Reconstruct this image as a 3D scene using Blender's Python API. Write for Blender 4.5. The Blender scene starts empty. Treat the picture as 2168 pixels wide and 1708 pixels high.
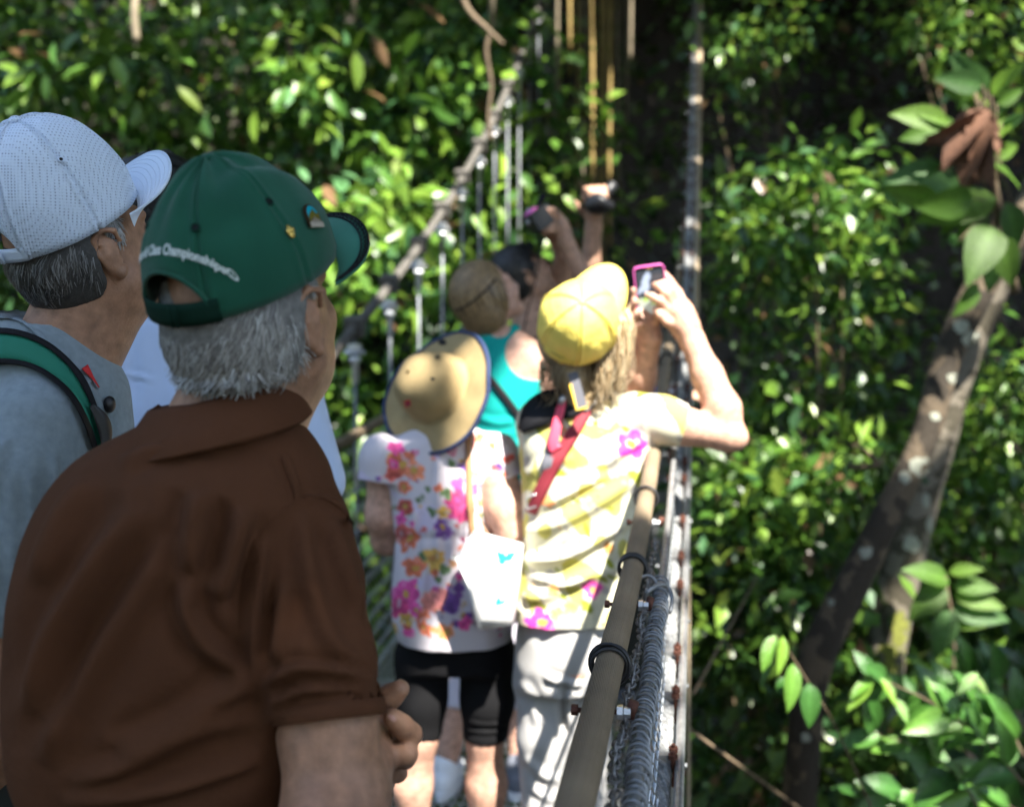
import bpy, math, random
import numpy as np
from mathutils import Vector, Matrix
from mathutils.bvhtree import BVHTree

random.seed(7)
rng = np.random.default_rng(11)
S = bpy.context.scene
COL = S.collection
R = math.radians

# ------------------------------------------------------------------ camera, world, sun, exposure
FPX = 2500.0                      # focal length in pixels of a 2168 px wide picture
TILT = R(4.44)                    # camera looks down by this much
EYE = np.array([0.0, 0.0, 1.55])
cam_data = bpy.data.cameras.new("camera")
cam = bpy.data.objects.new("camera", cam_data)
COL.objects.link(cam)
cam.location = EYE
cam.rotation_euler = (math.pi / 2 - TILT, 0, 0)
cam_data.sensor_width = 36.0
cam_data.lens = 36.0 * FPX / 2168.0
cam_data.clip_start = 0.05
cam_data.clip_end = 400
cam_data.dof.use_dof = True
cam_data.dof.focus_distance = 1.62
cam_data.dof.aperture_fstop = 3.2
cam_data.dof.aperture_blades = 0
S.camera = cam

SUN = np.array([0.25, -0.50, 0.83]); SUN /= np.linalg.norm(SUN)   # towards the sun
world = bpy.data.worlds.new("World")
S.world = world
world.use_nodes = True
wn = world.node_tree.nodes
bg = wn["Background"]
sky = wn.new("ShaderNodeTexSky")
sky.sky_type = 'NISHITA'
sky.sun_disc = False
sky.sun_elevation = math.asin(SUN[2])
sky.sun_rotation = math.atan2(SUN[0], SUN[1])
world.node_tree.links.new(sky.outputs[0], bg.inputs[0])
bg.inputs[1].default_value = 0.095

sun_data = bpy.data.lights.new("sun", 'SUN')
sun_data.energy = 4.0
sun_data.angle = R(0.55)
sun_data.color = (1.0, 0.95, 0.86)
sun = bpy.data.objects.new("sun", sun_data)
COL.objects.link(sun)
sun.location = (0, 0, 30)
sun.rotation_euler = Vector(SUN).to_track_quat('Z', 'Y').to_euler()

S.view_settings.view_transform = 'Standard'
S.view_settings.look = 'None'
S.view_settings.gamma = 1.0
S.view_settings.use_curve_mapping = False
S.view_settings.exposure = 2.5
S.render.engine = 'CYCLES'
S.cycles.use_denoising = True
S.cycles.max_bounces = 6
S.cycles.diffuse_bounces = 3
S.cycles.glossy_bounces = 2
S.cycles.transmission_bounces = 3
S.cycles.transparent_max_bounces = 4
S.cycles.sample_clamp_indirect = 4.0
S.cycles.sample_clamp_direct = 30.0
S.cycles.caustics_reflective = False
S.cycles.caustics_refractive = False


# ------------------------------------------------------------------ helpers: pixels, objects
def w(px, py, Y):
    """point at distance Y in front of the camera that shows at (px, py)"""
    b = (854.0 - py) / FPX
    d = Y / (math.cos(TILT) + b * math.sin(TILT))
    return np.array([d * (px - 1084.0) / FPX, Y, EYE[2] + d * (b * math.cos(TILT) - math.sin(TILT))])


def to_px(V):
    V = np.asarray(V, float)
    y = V[:, 1]; z = V[:, 2] - EYE[2]
    depth = y * math.cos(TILT) - z * math.sin(TILT)
    up = y * math.sin(TILT) + z * math.cos(TILT)
    depth = np.maximum(depth, 0.05)
    return 1084 + FPX * V[:, 0] / depth, 854 - FPX * up / depth


def nrm(v):
    v = np.asarray(v, float)
    return v / (np.linalg.norm(v, axis=-1, keepdims=True) + 1e-12)


def props(o, label=None, cat=None, group=None, kind=None):
    if label: o["label"] = label
    if cat: o["category"] = cat
    if group: o["group"] = group
    if kind: o["kind"] = kind
    return o


def thing(name, label, cat, loc, group=None):
    o = bpy.data.objects.new(name, None)
    o.empty_display_size = 0.1
    COL.objects.link(o)
    o.location = [float(c) for c in loc]
    return props(o, label, cat, group)


def root_loc(parent):
    L = np.zeros(3)
    while parent is not None:
        L += np.array(parent.location); parent = parent.parent
    return L


def mesh_data(name, V, F, mat, smooth=True, col=None):
    """V (n,3); F array (m,3|4) or list of such arrays"""
    me = bpy.data.meshes.new(name)
    V = np.ascontiguousarray(V, dtype=np.float32)
    Fs = [np.asarray(f, dtype=np.int32) for f in (F if isinstance(F, list) else [F]) if len(f)]
    me.vertices.add(len(V)); me.vertices.foreach_set("co", V.ravel())
    tot = np.concatenate([np.full(len(f), f.shape[1], np.int32) for f in Fs])
    idx = np.concatenate([f.ravel() for f in Fs])
    start = np.concatenate([[0], np.cumsum(tot)[:-1]]).astype(np.int32)
    me.loops.add(len(idx)); me.loops.foreach_set("vertex_index", idx)
    me.polygons.add(len(tot)); me.polygons.foreach_set("loop_start", start)
    me.polygons.foreach_set("loop_total", tot)
    me.polygons.foreach_set("use_smooth", np.full(len(tot), smooth, dtype=bool))
    if col is not None:
        a = me.color_attributes.new("col", 'FLOAT_COLOR', 'POINT')
        c = np.ones((len(V), 4), np.float32); c[:, :3] = col
        a.data.foreach_set("color", c.ravel())
    me.update(calc_edges=True)
    if isinstance(mat, (list, tuple)):
        for m in mat: me.materials.append(m)
    elif mat is not None:
        me.materials.append(mat)
    return me


def obj(name, V, F, mat, parent=None, smooth=True, col=None, kind=None):
    V = np.asarray(V, float)
    if parent is not None: V = V - root_loc(parent)
    o = bpy.data.objects.new(name, mesh_data(name, V, F, mat, smooth, col))
    COL.objects.link(o)
    if parent is not None: o.parent = parent
    if kind: o["kind"] = kind
    return o


def inst(name, me, parent, M):
    """object that shares mesh data; M = world matrix (numpy 4x4)"""
    o = bpy.data.objects.new(name, me)
    COL.objects.link(o)
    if parent is not None:
        M = M.copy(); M[:3, 3] -= root_loc(parent); o.parent = parent
    o.matrix_basis = Matrix(M.tolist())
    return o


class MB:
    """collects pieces into one mesh"""
    def __init__(s): s.V = []; s.F3 = []; s.F4 = []; s.n = 0; s.C = []
    def add(s, V, F, col=None):
        V = np.asarray(V, float); F = np.asarray(F, int)
        if len(F): (s.F3 if F.shape[1] == 3 else s.F4).append(F + s.n)
        s.V.append(V); s.n += len(V)
        if col is not None: s.C.append(np.broadcast_to(np.asarray(col, float), (len(V), 3)))
        return s
    def get(s):
        F = []
        if s.F3: F.append(np.concatenate(s.F3))
        if s.F4: F.append(np.concatenate(s.F4))
        return np.concatenate(s.V), F
    def build(s, name, mat, parent=None, smooth=True, kind=None):
        V, F = s.get()
        return obj(name, V, F, mat, parent, smooth, np.concatenate(s.C) if s.C else None, kind)


def catmull(P, n):
    P = np.asarray(P, float)
    if len(P) < 3:
        t = np.linspace(0, 1, n)[:, None]
        return P[0] * (1 - t) + P[-1] * t
    Q = np.vstack([2 * P[0] - P[1], P, 2 * P[-1] - P[-2]])
    out = []
    for u in np.linspace(0, len(P) - 1, n):
        i = min(int(u), len(P) - 2); t = u - i
        a, b, c, d = Q[i], Q[i + 1], Q[i + 2], Q[i + 3]
        out.append(.5 * ((2 * b) + (c - a) * t + (2 * a - 5 * b + 4 * c - d) * t * t + (3 * b - a - 3 * c + d) * t ** 3))
    return np.array(out)


def frames(P):
    T = nrm(np.gradient(P, axis=0))
    ref = np.array([0, 0, 1.0]) if abs(T[0][2]) < .9 else np.array([1.0, 0, 0])
    N = np.zeros_like(P)
    n = np.cross(T[0], ref); n /= np.linalg.norm(n)
    for i in range(len(P)):
        n = n - T[i] * n.dot(T[i]); n /= np.linalg.norm(n) + 1e-12
        N[i] = n
    return T, N, np.cross(T, N)


def tube(P, r, sides=8, cap=True, flat=1.0):
    P = np.asarray(P, float); n = len(P)
    r = np.broadcast_to(np.asarray(r, float), (n,))
    T, N, B = frames(P)
    a = np.linspace(0, 2 * math.pi, sides, endpoint=False)
    V = P[:, None] + r[:, None, None] * (np.cos(a)[None, :, None] * N[:, None] + flat * np.sin(a)[None, :, None] * B[:, None])
    V = V.reshape(-1, 3)
    i = np.arange(n - 1)[:, None] * sides; j = np.arange(sides)[None]; k = (j + 1) % sides
    F = np.stack([i + j, i + k, i + sides + k, i + sides + j], -1).reshape(-1, 4)
    if cap:
        m = len(V)
        V = np.vstack([V, P[0], P[-1]])
        e = (n - 1) * sides
        C1 = np.stack([k[0], j[0], np.full(sides, m), np.full(sides, m)], -1)
        C2 = np.stack([e + j[0], e + k[0], np.full(sides, m + 1), np.full(sides, m + 1)], -1)
        return V, [F, np.vstack([C1, C2])[:, :3]]
    return V, [F]


def add_tube(mb, P, r, sides=8, cap=True, flat=1.0, col=None):
    V, Fs = tube(P, r, sides, cap, flat)
    V = np.asarray(V)
    mb.V.append(V)
    for f in Fs: (mb.F3 if f.shape[1] == 3 else mb.F4).append(f + mb.n)
    mb.n += len(V)
    if col is not None: mb.C.append(np.broadcast_to(np.asarray(col, float), (len(V), 3)))


def box(c, x, y, z, hx, hy, hz):
    """box with axes x, y, z (unit vectors) and half sizes"""
    c = np.asarray(c, float)
    s = np.array([[i, j, k] for i in (-1, 1) for j in (-1, 1) for k in (-1, 1)], float)
    V = c + s[:, :1] * hx * np.asarray(x, float) + s[:, 1:2] * hy * np.asarray(y, float) + s[:, 2:] * hz * np.asarray(z, float)
    F = [[0, 1, 3, 2], [4, 6, 7, 5], [0, 4, 5, 1], [2, 3, 7, 6], [0, 2, 6, 4], [1, 5, 7, 3]]
    return V, np.array(F)


AX = (np.array([1., 0, 0]), np.array([0, 1., 0]), np.array([0, 0, 1.]))


def ball(c, r, axes=AX, seg=14, rings=9):
    """ellipsoid"""
    r = np.broadcast_to(np.asarray(r, float), (3,))
    th = np.linspace(0, 2 * math.pi, seg, endpoint=False); ph = np.linspace(0.001, math.pi - .001, rings)
    q = np.stack([np.outer(np.sin(ph), np.cos(th)), np.outer(np.sin(ph), np.sin(th)), np.outer(np.cos(ph), np.ones(seg))], -1).reshape(-1, 3) * r
    V = np.asarray(c, float) + q @ np.array(axes)
    i = np.arange(rings - 1)[:, None] * seg; j = np.arange(seg)[None]; k = (j + 1) % seg
    return V, np.stack([i + j, i + seg + j, i + seg + k, i + k], -1).reshape(-1, 4)


def cyl(a, b, r, sides=6):
    return tube(np.array([a, b], float), r, sides)


def add_cyl(mb, a, b, r, sides=6): add_tube(mb, np.array([a, b], float), r, sides)


def grid_faces(n, m, wrap=False):
    i = np.arange(n - 1)[:, None]; j = np.arange(m if wrap else m - 1)[None]; k = (j + 1) % m
    return np.stack([i * m + j, i * m + k, (i + 1) * m + k, (i + 1) * m + j], -1).reshape(-1, 4)


def vnormals(V, F):
    N = np.zeros_like(V)
    for f in (F if isinstance(F, list) else [F]):
        a, b, c = V[f[:, 0]], V[f[:, 1]], V[f[:, 2]]
        n = np.cross(b - a, c - a) if f.shape[1] == 3 else np.cross(c - a, V[f[:, 3]] - b)
        for i in range(f.shape[1]): np.add.at(N, f[:, i], n)
    return nrm(N)


# ------------------------------------------------------------------ helpers: soft solids for bodies and clothes
class Field:
    def __init__(s, lo, hi, h):
        s.lo = np.array(lo, float); s.h = h
        n = np.ceil((np.array(hi, float) - s.lo) / h).astype(int) + 1
        s.ax = [s.lo[i] + h * np.arange(n[i]) for i in range(3)]
        s.F = np.full(n, 9.0, np.float32)

    def win(s, lo, hi, m):
        sl = []
        for i in range(3):
            a = int(np.searchsorted(s.ax[i], lo[i] - m)); b = int(np.searchsorted(s.ax[i], hi[i] + m))
            sl.append(slice(max(a, 0), max(b, 0)))
        X = s.ax[0][sl[0]][:, None, None]; Y = s.ax[1][sl[1]][None, :, None]; Z = s.ax[2][sl[2]][None, None, :]
        return tuple(sl), X, Y, Z

    def mix(s, sl, d, k, cut=False):
        A = s.F[sl]
        if A.size == 0: return
        d = np.broadcast_to(d, A.shape).astype(np.float32)
        if cut:
            A2 = -A; h = np.clip(.5 + .5 * (A2 - d) / max(k, 1e-6), 0, 1)
            s.F[sl] = -(A2 * (1 - h) + d * h - k * h * (1 - h))
        else:
            h = np.clip(.5 + .5 * (A - d) / max(k, 1e-6), 0, 1)
            s.F[sl] = A * (1 - h) + d * h - k * h * (1 - h)

    def cone(s, a, b, ra, rb, k=.012, cut=False):
        a = np.asarray(a, float); b = np.asarray(b, float); rm = max(ra, rb)
        sl, X, Y, Z = s.win(np.minimum(a, b) - rm, np.maximum(a, b) + rm, k + 3 * s.h)
        ba = b - a; L = ba.dot(ba) + 1e-12
        t = np.clip(((X - a[0]) * ba[0] + (Y - a[1]) * ba[1] + (Z - a[2]) * ba[2]) / L, 0, 1)
        d = np.sqrt((X - a[0] - t * ba[0]) ** 2 + (Y - a[1] - t * ba[1]) ** 2 + (Z - a[2] - t * ba[2]) ** 2) - (ra + t * (rb - ra))
        s.mix(sl, d, k, cut)

    def chain(s, pts, rad, k=.012):
        for i in range(len(pts) - 1): s.cone(pts[i], pts[i + 1], rad[i], rad[i + 1], k)

    def ell(s, c, r, axes=AX, k=.012, cut=False):
        c = np.asarray(c, float); r = np.asarray(r, float); M = np.array(axes)
        ext = np.sqrt(((M * r[:, None]) ** 2).sum(0))
        sl, X, Y, Z = s.win(c - ext, c + ext, k + 3 * s.h)
        X = X - c[0]; Y = Y - c[1]; Z = Z - c[2]
        q = [X * M[i][0] + Y * M[i][1] + Z * M[i][2] for i in range(3)]
        k0 = np.sqrt(sum((q[i] / r[i]) ** 2 for i in range(3))); k1 = np.sqrt(sum((q[i] / r[i] ** 2) ** 2 for i in range(3))) + 1e-9
        s.mix(sl, k0 * (k0 - 1) / k1, k, cut)

    def loft(s, rows, k=.012, n=2.3, yaw=0.0, grow=0.0):
        """rows: (z, cx, cy, half width, half depth), any order"""
        rows = np.array(sorted(rows, key=lambda r: r[0]), float)
        z0, z1 = rows[0, 0] - grow, rows[-1, 0] + grow
        wm = rows[:, 3:5].max() + grow
        lo = np.array([rows[:, 1].min() - wm, rows[:, 2].min() - wm, z0]); hi = np.array([rows[:, 1].max() + wm, rows[:, 2].max() + wm, z1])
        sl, X, Y, Z = s.win(lo, hi, k + 3 * s.h)
        zz = np.clip(s.ax[2][sl[2]], rows[0, 0], rows[-1, 0])
        fine = np.linspace(rows[0, 0], rows[-1, 0], 200)
        P = []
        for c in range(1, 5):
            v = np.interp(fine, rows[:, 0], rows[:, c])
            kk = np.hanning(23); kk /= kk.sum()
            v = np.convolve(np.pad(v, 11, mode='edge'), kk, 'valid')
            P.append(np.interp(zz, fine, v)[None, None, :])
        cx, cy, wx, wy = P
        wx = wx + grow; wy = wy + grow
        ca, sa = math.cos(yaw), math.sin(yaw)
        u = (X - cx) * ca + (Y - cy) * sa; v = -(X - cx) * sa + (Y - cy) * ca
        q = (np.abs(u / wx) ** n + np.abs(v / wy) ** n) ** (1.0 / n)
        d = (q - 1) * np.minimum(wx, wy)
        d = np.maximum(d, np.maximum(z0 - Z, Z - z1))
        s.mix(sl, d, k)

    def plane_cut(s, c, nrm_, rad=None):
        """remove what lies on the side the normal points to (within rad of c)"""
        c = np.asarray(c, float); nv = nrm(nrm_)
        rad = rad or 9
        sl, X, Y, Z = s.win(c - rad, c + rad, 0)
        if s.F[sl].size == 0: return
        d = (X - c[0]) * nv[0] + (Y - c[1]) * nv[1] + (Z - c[2]) * nv[2]
        inside = ((X - c[0]) ** 2 + (Y - c[1]) ** 2 + (Z - c[2]) ** 2) < rad ** 2
        s.F[sl] = np.where(inside, np.maximum(s.F[sl], d), s.F[sl]).astype(np.float32)

    def mesh(s, smooth=2):
        F = s.F; neg = F < 0
        c = [neg[i:neg.shape[0] - 1 + i, j:neg.shape[1] - 1 + j, k:neg.shape[2] - 1 + k] for i in (0, 1) for j in (0, 1) for k in (0, 1)]
        sm = sum(x.astype(np.int8) for x in c)
        act = (sm > 0) & (sm < 8)
        I = np.argwhere(act)
        idm = np.full(act.shape, -1, np.int64); idm[act] = np.arange(len(I))
        acc = np.zeros((len(I), 3)); cnt = np.zeros(len(I))
        corners = [(i, j, k) for i in (0, 1) for j in (0, 1) for k in (0, 1)]
        val = {cc: F[I[:, 0] + cc[0], I[:, 1] + cc[1], I[:, 2] + cc[2]] for cc in corners}
        for a in corners:
            for ax in range(3):
                if a[ax]: continue
                b = list(a); b[ax] = 1; b = tuple(b)
                fa, fb = val[a], val[b]
                m = (fa < 0) != (fb < 0)
                t = fa[m] / (fa[m] - fb[m])
                p = np.tile(np.array(a, float), (m.sum(), 1)); p[:, ax] += t
                acc[m] += p; cnt[m] += 1
        V = s.lo + s.h * (I + acc / cnt[:, None])
        Q = []
        for ax in range(3):
            o1, o2 = [(1, 2), (2, 0), (0, 1)][ax]
            n0 = np.take(neg, range(neg.shape[ax] - 1), ax); n1 = np.take(neg, range(1, neg.shape[ax]), ax)
            E = np.argwhere(n0 != n1)
            ok = (E[:, o1] > 0) & (E[:, o2] > 0) & (E[:, o1] < neg.shape[o1] - 1) & (E[:, o2] < neg.shape[o2] - 1)
            E = E[ok]
            flip = n0[tuple(E.T)]
            d1 = np.zeros(3, int); d1[o1] = 1; d2 = np.zeros(3, int); d2[o2] = 1
            q = np.stack([idm[tuple((E - d1 - d2).T)], idm[tuple((E - d2).T)], idm[tuple(E.T)], idm[tuple((E - d1).T)]], -1)
            q[~flip] = q[~flip][:, ::-1]
            Q.append(q)
        Q = np.concatenate(Q)
        Q = Q[(Q >= 0).all(1)]
        for _ in range(smooth):
            A = np.zeros_like(V); n = np.zeros(len(V))
            for i in range(4):
                a, b = Q[:, i], Q[:, (i + 1) % 4]
                np.add.at(A, a, V[b]); np.add.at(n, a, 1)
            V = np.where(n[:, None] > 0, .5 * V + .5 * A / np.maximum(n, 1)[:, None], V)
        return V, Q


def pxrows(Y, rows):
    """rows (py, left px, right px, depth centre Y, half depth) -> loft rows"""
    out = []
    for py, l, r, cy, hd in rows:
        a = w(l, py, cy); b = w(r, py, cy)
        out.append((a[2], (a[0] + b[0]) / 2, cy, (b[0] - a[0]) / 2, hd))
    return out


def seg_dist(px, py, P):
    """distance to a polyline, and the signed side"""
    best = np.full(len(px), 1e9); side = np.zeros(len(px)); tt = np.zeros(len(px))
    n = len(P) - 1
    for i in range(n):
        ax, ay = P[i]; bx, by = P[i + 1]
        dx, dy = bx - ax, by - ay; L = dx * dx + dy * dy + 1e-9
        t = np.clip(((px - ax) * dx + (py - ay) * dy) / L, 0, 1)
        d = np.hypot(px - ax - t * dx, py - ay - t * dy)
        m = d < best
        best[m] = d[m]; tt[m] = (i + t[m]) / n
        side[m] = np.sign(dx * (py[m] - ay) - dy * (px[m] - ax))
    return best, side, tt


def folds(V, F, specs):
    """cloth creases on the side that faces the bridge entrance: (polyline px, width px, height m)"""
    N = vnormals(V, F)
    view = nrm(EYE - V)
    face = np.clip((N * view).sum(1) * 2.0, 0, 1)
    px, py = to_px(V)
    D = np.zeros(len(V))
    for P, wd, amp in specs:
        P2 = catmull([(a, b, 0) for a, b in P], 4 * len(P))[:, :2] if len(P) > 2 else np.array(P, float)
        d, sd, t = seg_dist(px, py, P2)
        fade = np.clip(np.minimum(t, 1 - t) * 6, 0, 1) ** .7
        D += amp * np.exp(-(d / wd) ** 2) * fade - .55 * amp * np.exp(-((d - 1.7 * wd) / (wd)) ** 2) * fade
    return V + N * (D * face)[:, None]


def waves(V, F, amp, scale, seed=0, stretch=(1, 1, 1), n=14):
    r = np.random.default_rng(seed)
    K = r.normal(size=(n, 3)) * np.array(stretch) / scale
    ph = r.uniform(0, 6.28, n)
    N = vnormals(V, F)
    s = np.sin(V @ K.T + ph).sum(1) / math.sqrt(n)
    return V + N * (amp * s)[:, None]


def noise3(V, scale, seed=0, n=18):
    r = np.random.default_rng(seed)
    K = r.normal(size=(n, 3)) / scale; ph = r.uniform(0, 6.28, n)
    return np.sin(V @ K.T + ph).sum(1) / math.sqrt(n)


def bvh(V, F):
    return BVHTree.FromPolygons([tuple(v) for v in V], [tuple(int(i) for i in f) for f in F])


def drape(tree, px, py, off, Y0):
    """point on a surface seen at (px, py), lifted by off"""
    d = nrm(w(px, py, 2.0) - EYE)
    hit, n, i, dist = tree.ray_cast(Vector(EYE), Vector(d))
    if hit is None: return w(px, py, Y0)
    n = np.array(n)
    if n.dot(d) > 0: n = -n
    return np.array(hit) + n * off


def ribbon(tree, pts, wid, off, Y0, n=24, thick=.003):
    """strap that lies on a surface: pts px polyline, wid px (scalar or list)"""
    P = catmull([(a, b, 0) for a, b in pts], n)[:, :2]
    T = nrm(np.gradient(P, axis=0)); Nn = np.stack([-T[:, 1], T[:, 0]], 1)
    W = np.interp(np.linspace(0, 1, n), np.linspace(0, 1, len(wid)), wid) if np.ndim(wid) else np.full(n, wid)
    rows = []
    for s in (-.5, -.17, .17, .5):
        rows.append([drape(tree, *(P[i] + Nn[i] * s * W[i]), off, Y0) for i in range(n)])
    A = np.array(rows).transpose(1, 0, 2)                    # n,4,3
    # smooth along the strap
    for _ in range(4):
        A[1:-1] = .5 * A[1:-1] + .25 * (A[:-2] + A[2:])
    view = nrm(EYE - A.mean(1))[:, None]
    top = A + view * thick
    V = np.concatenate([top.reshape(-1, 3), A.reshape(-1, 3)])
    f = grid_faces(n, 4)
    m = n * 4
    e1 = np.array([[i * 4, (i + 1) * 4, m + (i + 1) * 4, m + i * 4] for i in range(n - 1)])
    e2 = np.array([[i * 4 + 3, m + i * 4 + 3, m + (i + 1) * 4 + 3, (i + 1) * 4 + 3] for i in range(n - 1)])
    e3 = np.array([[0, m, m + 1, 1], [1, m + 1, m + 2, 2], [2, m + 2, m + 3, 3]])
    return V, np.vstack([f, f[:, ::-1] + m, e1, e2, e3, e3[:, ::-1] + (n - 1) * 4])


# ------------------------------------------------------------------ materials
def lk(nt, a, b): nt.links.new(a, b)


def mat(name, color=(.5, .5, .5), rough=.6, metal=0.0, var=0.0, vscale=20, bump=0.0, bscale=200, spec=.5, attr=False,
        sss=0.0, sheen=0.0, weave=0.0, wscale=900, trans=0.0, bdist=.002, col2=None, var_detail=4):
    m = bpy.data.materials.new(name); m.use_nodes = True
    nt = m.node_tree; b = nt.nodes["Principled BSDF"]
    b.inputs["Roughness"].default_value = rough
    b.inputs["Metallic"].default_value = metal
    b.inputs["Specular IOR Level"].default_value = spec
    b.inputs["Base Color"].default_value = (*color, 1)
    tc = nt.nodes.new("ShaderNodeTexCoord")
    src = None
    if attr:
        a = nt.nodes.new("ShaderNodeAttribute"); a.attribute_name = "col"; src = a.outputs["Color"]
    if var > 0:
        nz = nt.nodes.new("ShaderNodeTexNoise"); nz.inputs["Scale"].default_value = vscale; nz.inputs["Detail"].default_value = var_detail
        lk(nt, tc.outputs["Object"], nz.inputs["Vector"])
        if col2 is not None:
            mx = nt.nodes.new("ShaderNodeMix"); mx.data_type = 'RGBA'
            rp = nt.nodes.new("ShaderNodeMapRange"); rp.inputs[1].default_value = .5 - .25 * (1.01 - var); rp.inputs[2].default_value = .5 + .25 * (1.01 - var)
            lk(nt, nz.outputs["Fac"], rp.inputs[0]); lk(nt, rp.outputs[0], mx.inputs[0])
            mx.inputs[6].default_value = (*color, 1); mx.inputs[7].default_value = (*col2, 1)
            if src: lk(nt, src, mx.inputs[6])
            src = mx.outputs[2]
        else:
            hs = nt.nodes.new("ShaderNodeHueSaturation")
            mr = nt.nodes.new("ShaderNodeMapRange")
            mr.inputs[1].default_value = .25; mr.inputs[2].default_value = .75
            mr.inputs[3].default_value = 1 - var; mr.inputs[4].default_value = 1 + var
            lk(nt, nz.outputs["Fac"], mr.inputs[0]); lk(nt, mr.outputs[0], hs.inputs["Value"])
            hs.inputs["Color"].default_value = (*color, 1)
            if src: lk(nt, src, hs.inputs["Color"])
            src = hs.outputs[0]
    if src: lk(nt, src, b.inputs["Base Color"])
    nor = None
    if bump > 0:
        bz = nt.nodes.new("ShaderNodeTexNoise"); bz.inputs["Scale"].default_value = bscale; bz.inputs["Detail"].default_value = 5
        lk(nt, tc.outputs["Object"], bz.inputs["Vector"])
        bp = nt.nodes.new("ShaderNodeBump"); bp.inputs["Strength"].default_value = bump; bp.inputs["Distance"].default_value = bdist
        lk(nt, bz.outputs["Fac"], bp.inputs["Height"]); nor = bp.outputs[0]
    if weave > 0:
        vz = nt.nodes.new("ShaderNodeTexVoronoi"); vz.inputs["Scale"].default_value = wscale; vz.inputs["Randomness"].default_value = .1
        lk(nt, tc.outputs["Object"], vz.inputs["Vector"])
        b2 = nt.nodes.new("ShaderNodeBump"); b2.inputs["Strength"].default_value = weave; b2.inputs["Distance"].default_value = .001
        b2.invert = True
        lk(nt, vz.outputs["Distance"], b2.inputs["Height"])
        if nor: lk(nt, nor, b2.inputs["Normal"])
        nor = b2.outputs[0]
    if nor: lk(nt, nor, b.inputs["Normal"])
    if sss > 0:
        b.inputs["Subsurface Weight"].default_value = sss
        b.inputs["Subsurface Radius"].default_value = (.012, .005, .003)
        b.inputs["Subsurface Scale"].default_value = 1.0
    if sheen > 0:
        b.inputs["Sheen Weight"].default_value = sheen
        b.inputs["Sheen Roughness"].default_value = .5
    if trans > 0:
        tr = nt.nodes.new("ShaderNodeBsdfTranslucent")
        if src: lk(nt, src, tr.inputs["Color"])
        else: tr.inputs["Color"].default_value = (*color, 1)
        gm = nt.nodes.new("ShaderNodeMixShader"); gm.inputs[0].default_value = trans
        lk(nt, b.outputs[0], gm.inputs[1]); lk(nt, tr.outputs[0], gm.inputs[2])
        lk(nt, gm.outputs[0], nt.nodes["Material Output"].inputs["Surface"])
    return m

# ------------------------------------------------------------------ materials used all over
M_soil = mat("soil", (.02, .016, .011), .95, var=.5, vscale=.8, bump=.8, bscale=6, bdist=.05)
M_leaf = mat("leaf", attr=True, rough=.36, spec=.5, trans=.28)
M_leaf_gloss = mat("glossy_leaf", attr=True, rough=.26, spec=.6, trans=.3, var=.3, vscale=30, bump=.4, bscale=60, bdist=.004)
M_bark = mat("bark", (.026, .019, .0115), .9, var=1.0, vscale=7, col2=(.085, .062, .038), var_detail=9, bump=.9, bscale=35, bdist=.012)
M_bark_dark = mat("dark_bark", (.05, .042, .026), .9, var=1.0, vscale=8, col2=(.14, .12, .09), var_detail=9, bump=.8, bscale=30, bdist=.01)
M_lichen = mat("lichen", (.24, .25, .2), .9, var=.3, vscale=60, bump=.5, bscale=120)
M_moss = mat("moss", (.16, .17, .03), .95, var=.4, vscale=40, bump=.8, bscale=150, bdist=.004)
M_vine = mat("vine", (.3, .21, .07), .75, var=.35, vscale=8, bump=.3, bscale=60)
M_vine_pale = mat("pale_vine", (.22, .18, .12), .8, var=.3, vscale=8)
M_twig = mat("twig", (.12, .085, .05), .8, var=.3, vscale=20)
M_galv = mat("galvanised_steel", (.62, .63, .64), .38, .85, var=.22, vscale=60)
M_steel_dull = mat("dull_steel", (.34, .34, .34), .55, .7, var=.3, vscale=50)
M_wire = mat("galvanised_wire", (.5, .53, .55), .4, .75, var=.2, vscale=70)
M_hanger = mat("grey_painted_rod", (.20, .215, .235), .5, .2, var=.2, vscale=30)
M_rust = mat("rusty_steel", (.11, .042, .027), .7, .35, var=.45, vscale=80, bump=.4, bscale=300)
M_lacing = mat("dull_wire", (.27, .28, .29), .5, .5, var=.5, vscale=45)
M_black_wire = mat("black_wire", (.03, .03, .032), .45, .2)
M_cable_white = mat("pale_cable", (.26, .265, .265), .5, .3, var=.55, vscale=110, bump=.6, bscale=160, bdist=.004)
M_cable_old = mat("weathered_cable", (.10, .092, .08), .75, .1, var=.45, vscale=30, bump=.5, bscale=90, bdist=.006)
M_tan_rope = mat("tan_rope", (.33, .26, .17), .8, var=.25, vscale=60, bump=.6, bscale=300)
M_plastic_white = mat("white_plastic", (.78, .79, .8), .35)


def hose_material():
    m = mat("fabric_hose", (.215, .16, .10), .75, var=.3, vscale=7, bump=.25, bscale=90)
    nt = m.node_tree; b = nt.nodes["Principled BSDF"]
    tc = nt.nodes.new("ShaderNodeTexCoord")
    v = nt.nodes.new("ShaderNodeTexVoronoi"); v.inputs["Scale"].default_value = 330; v.inputs["Randomness"].default_value = .12
    nt.links.new(tc.outputs["Object"], v.inputs["Vector"])
    bp = nt.nodes.new("ShaderNodeBump"); bp.inputs["Strength"].default_value = .9; bp.inputs["Distance"].default_value = .002; bp.invert = True
    nt.links.new(v.outputs["Distance"], bp.inputs["Height"]); nt.links.new(bp.outputs[0], b.inputs["Normal"])
    return m


M_hose = hose_material()


# ------------------------------------------------------------------ ground: the ravine under the bridge and the slope beyond
def smooth01(x):
    x = np.clip(x, 0, 1); return x * x * (3 - 2 * x)


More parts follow.
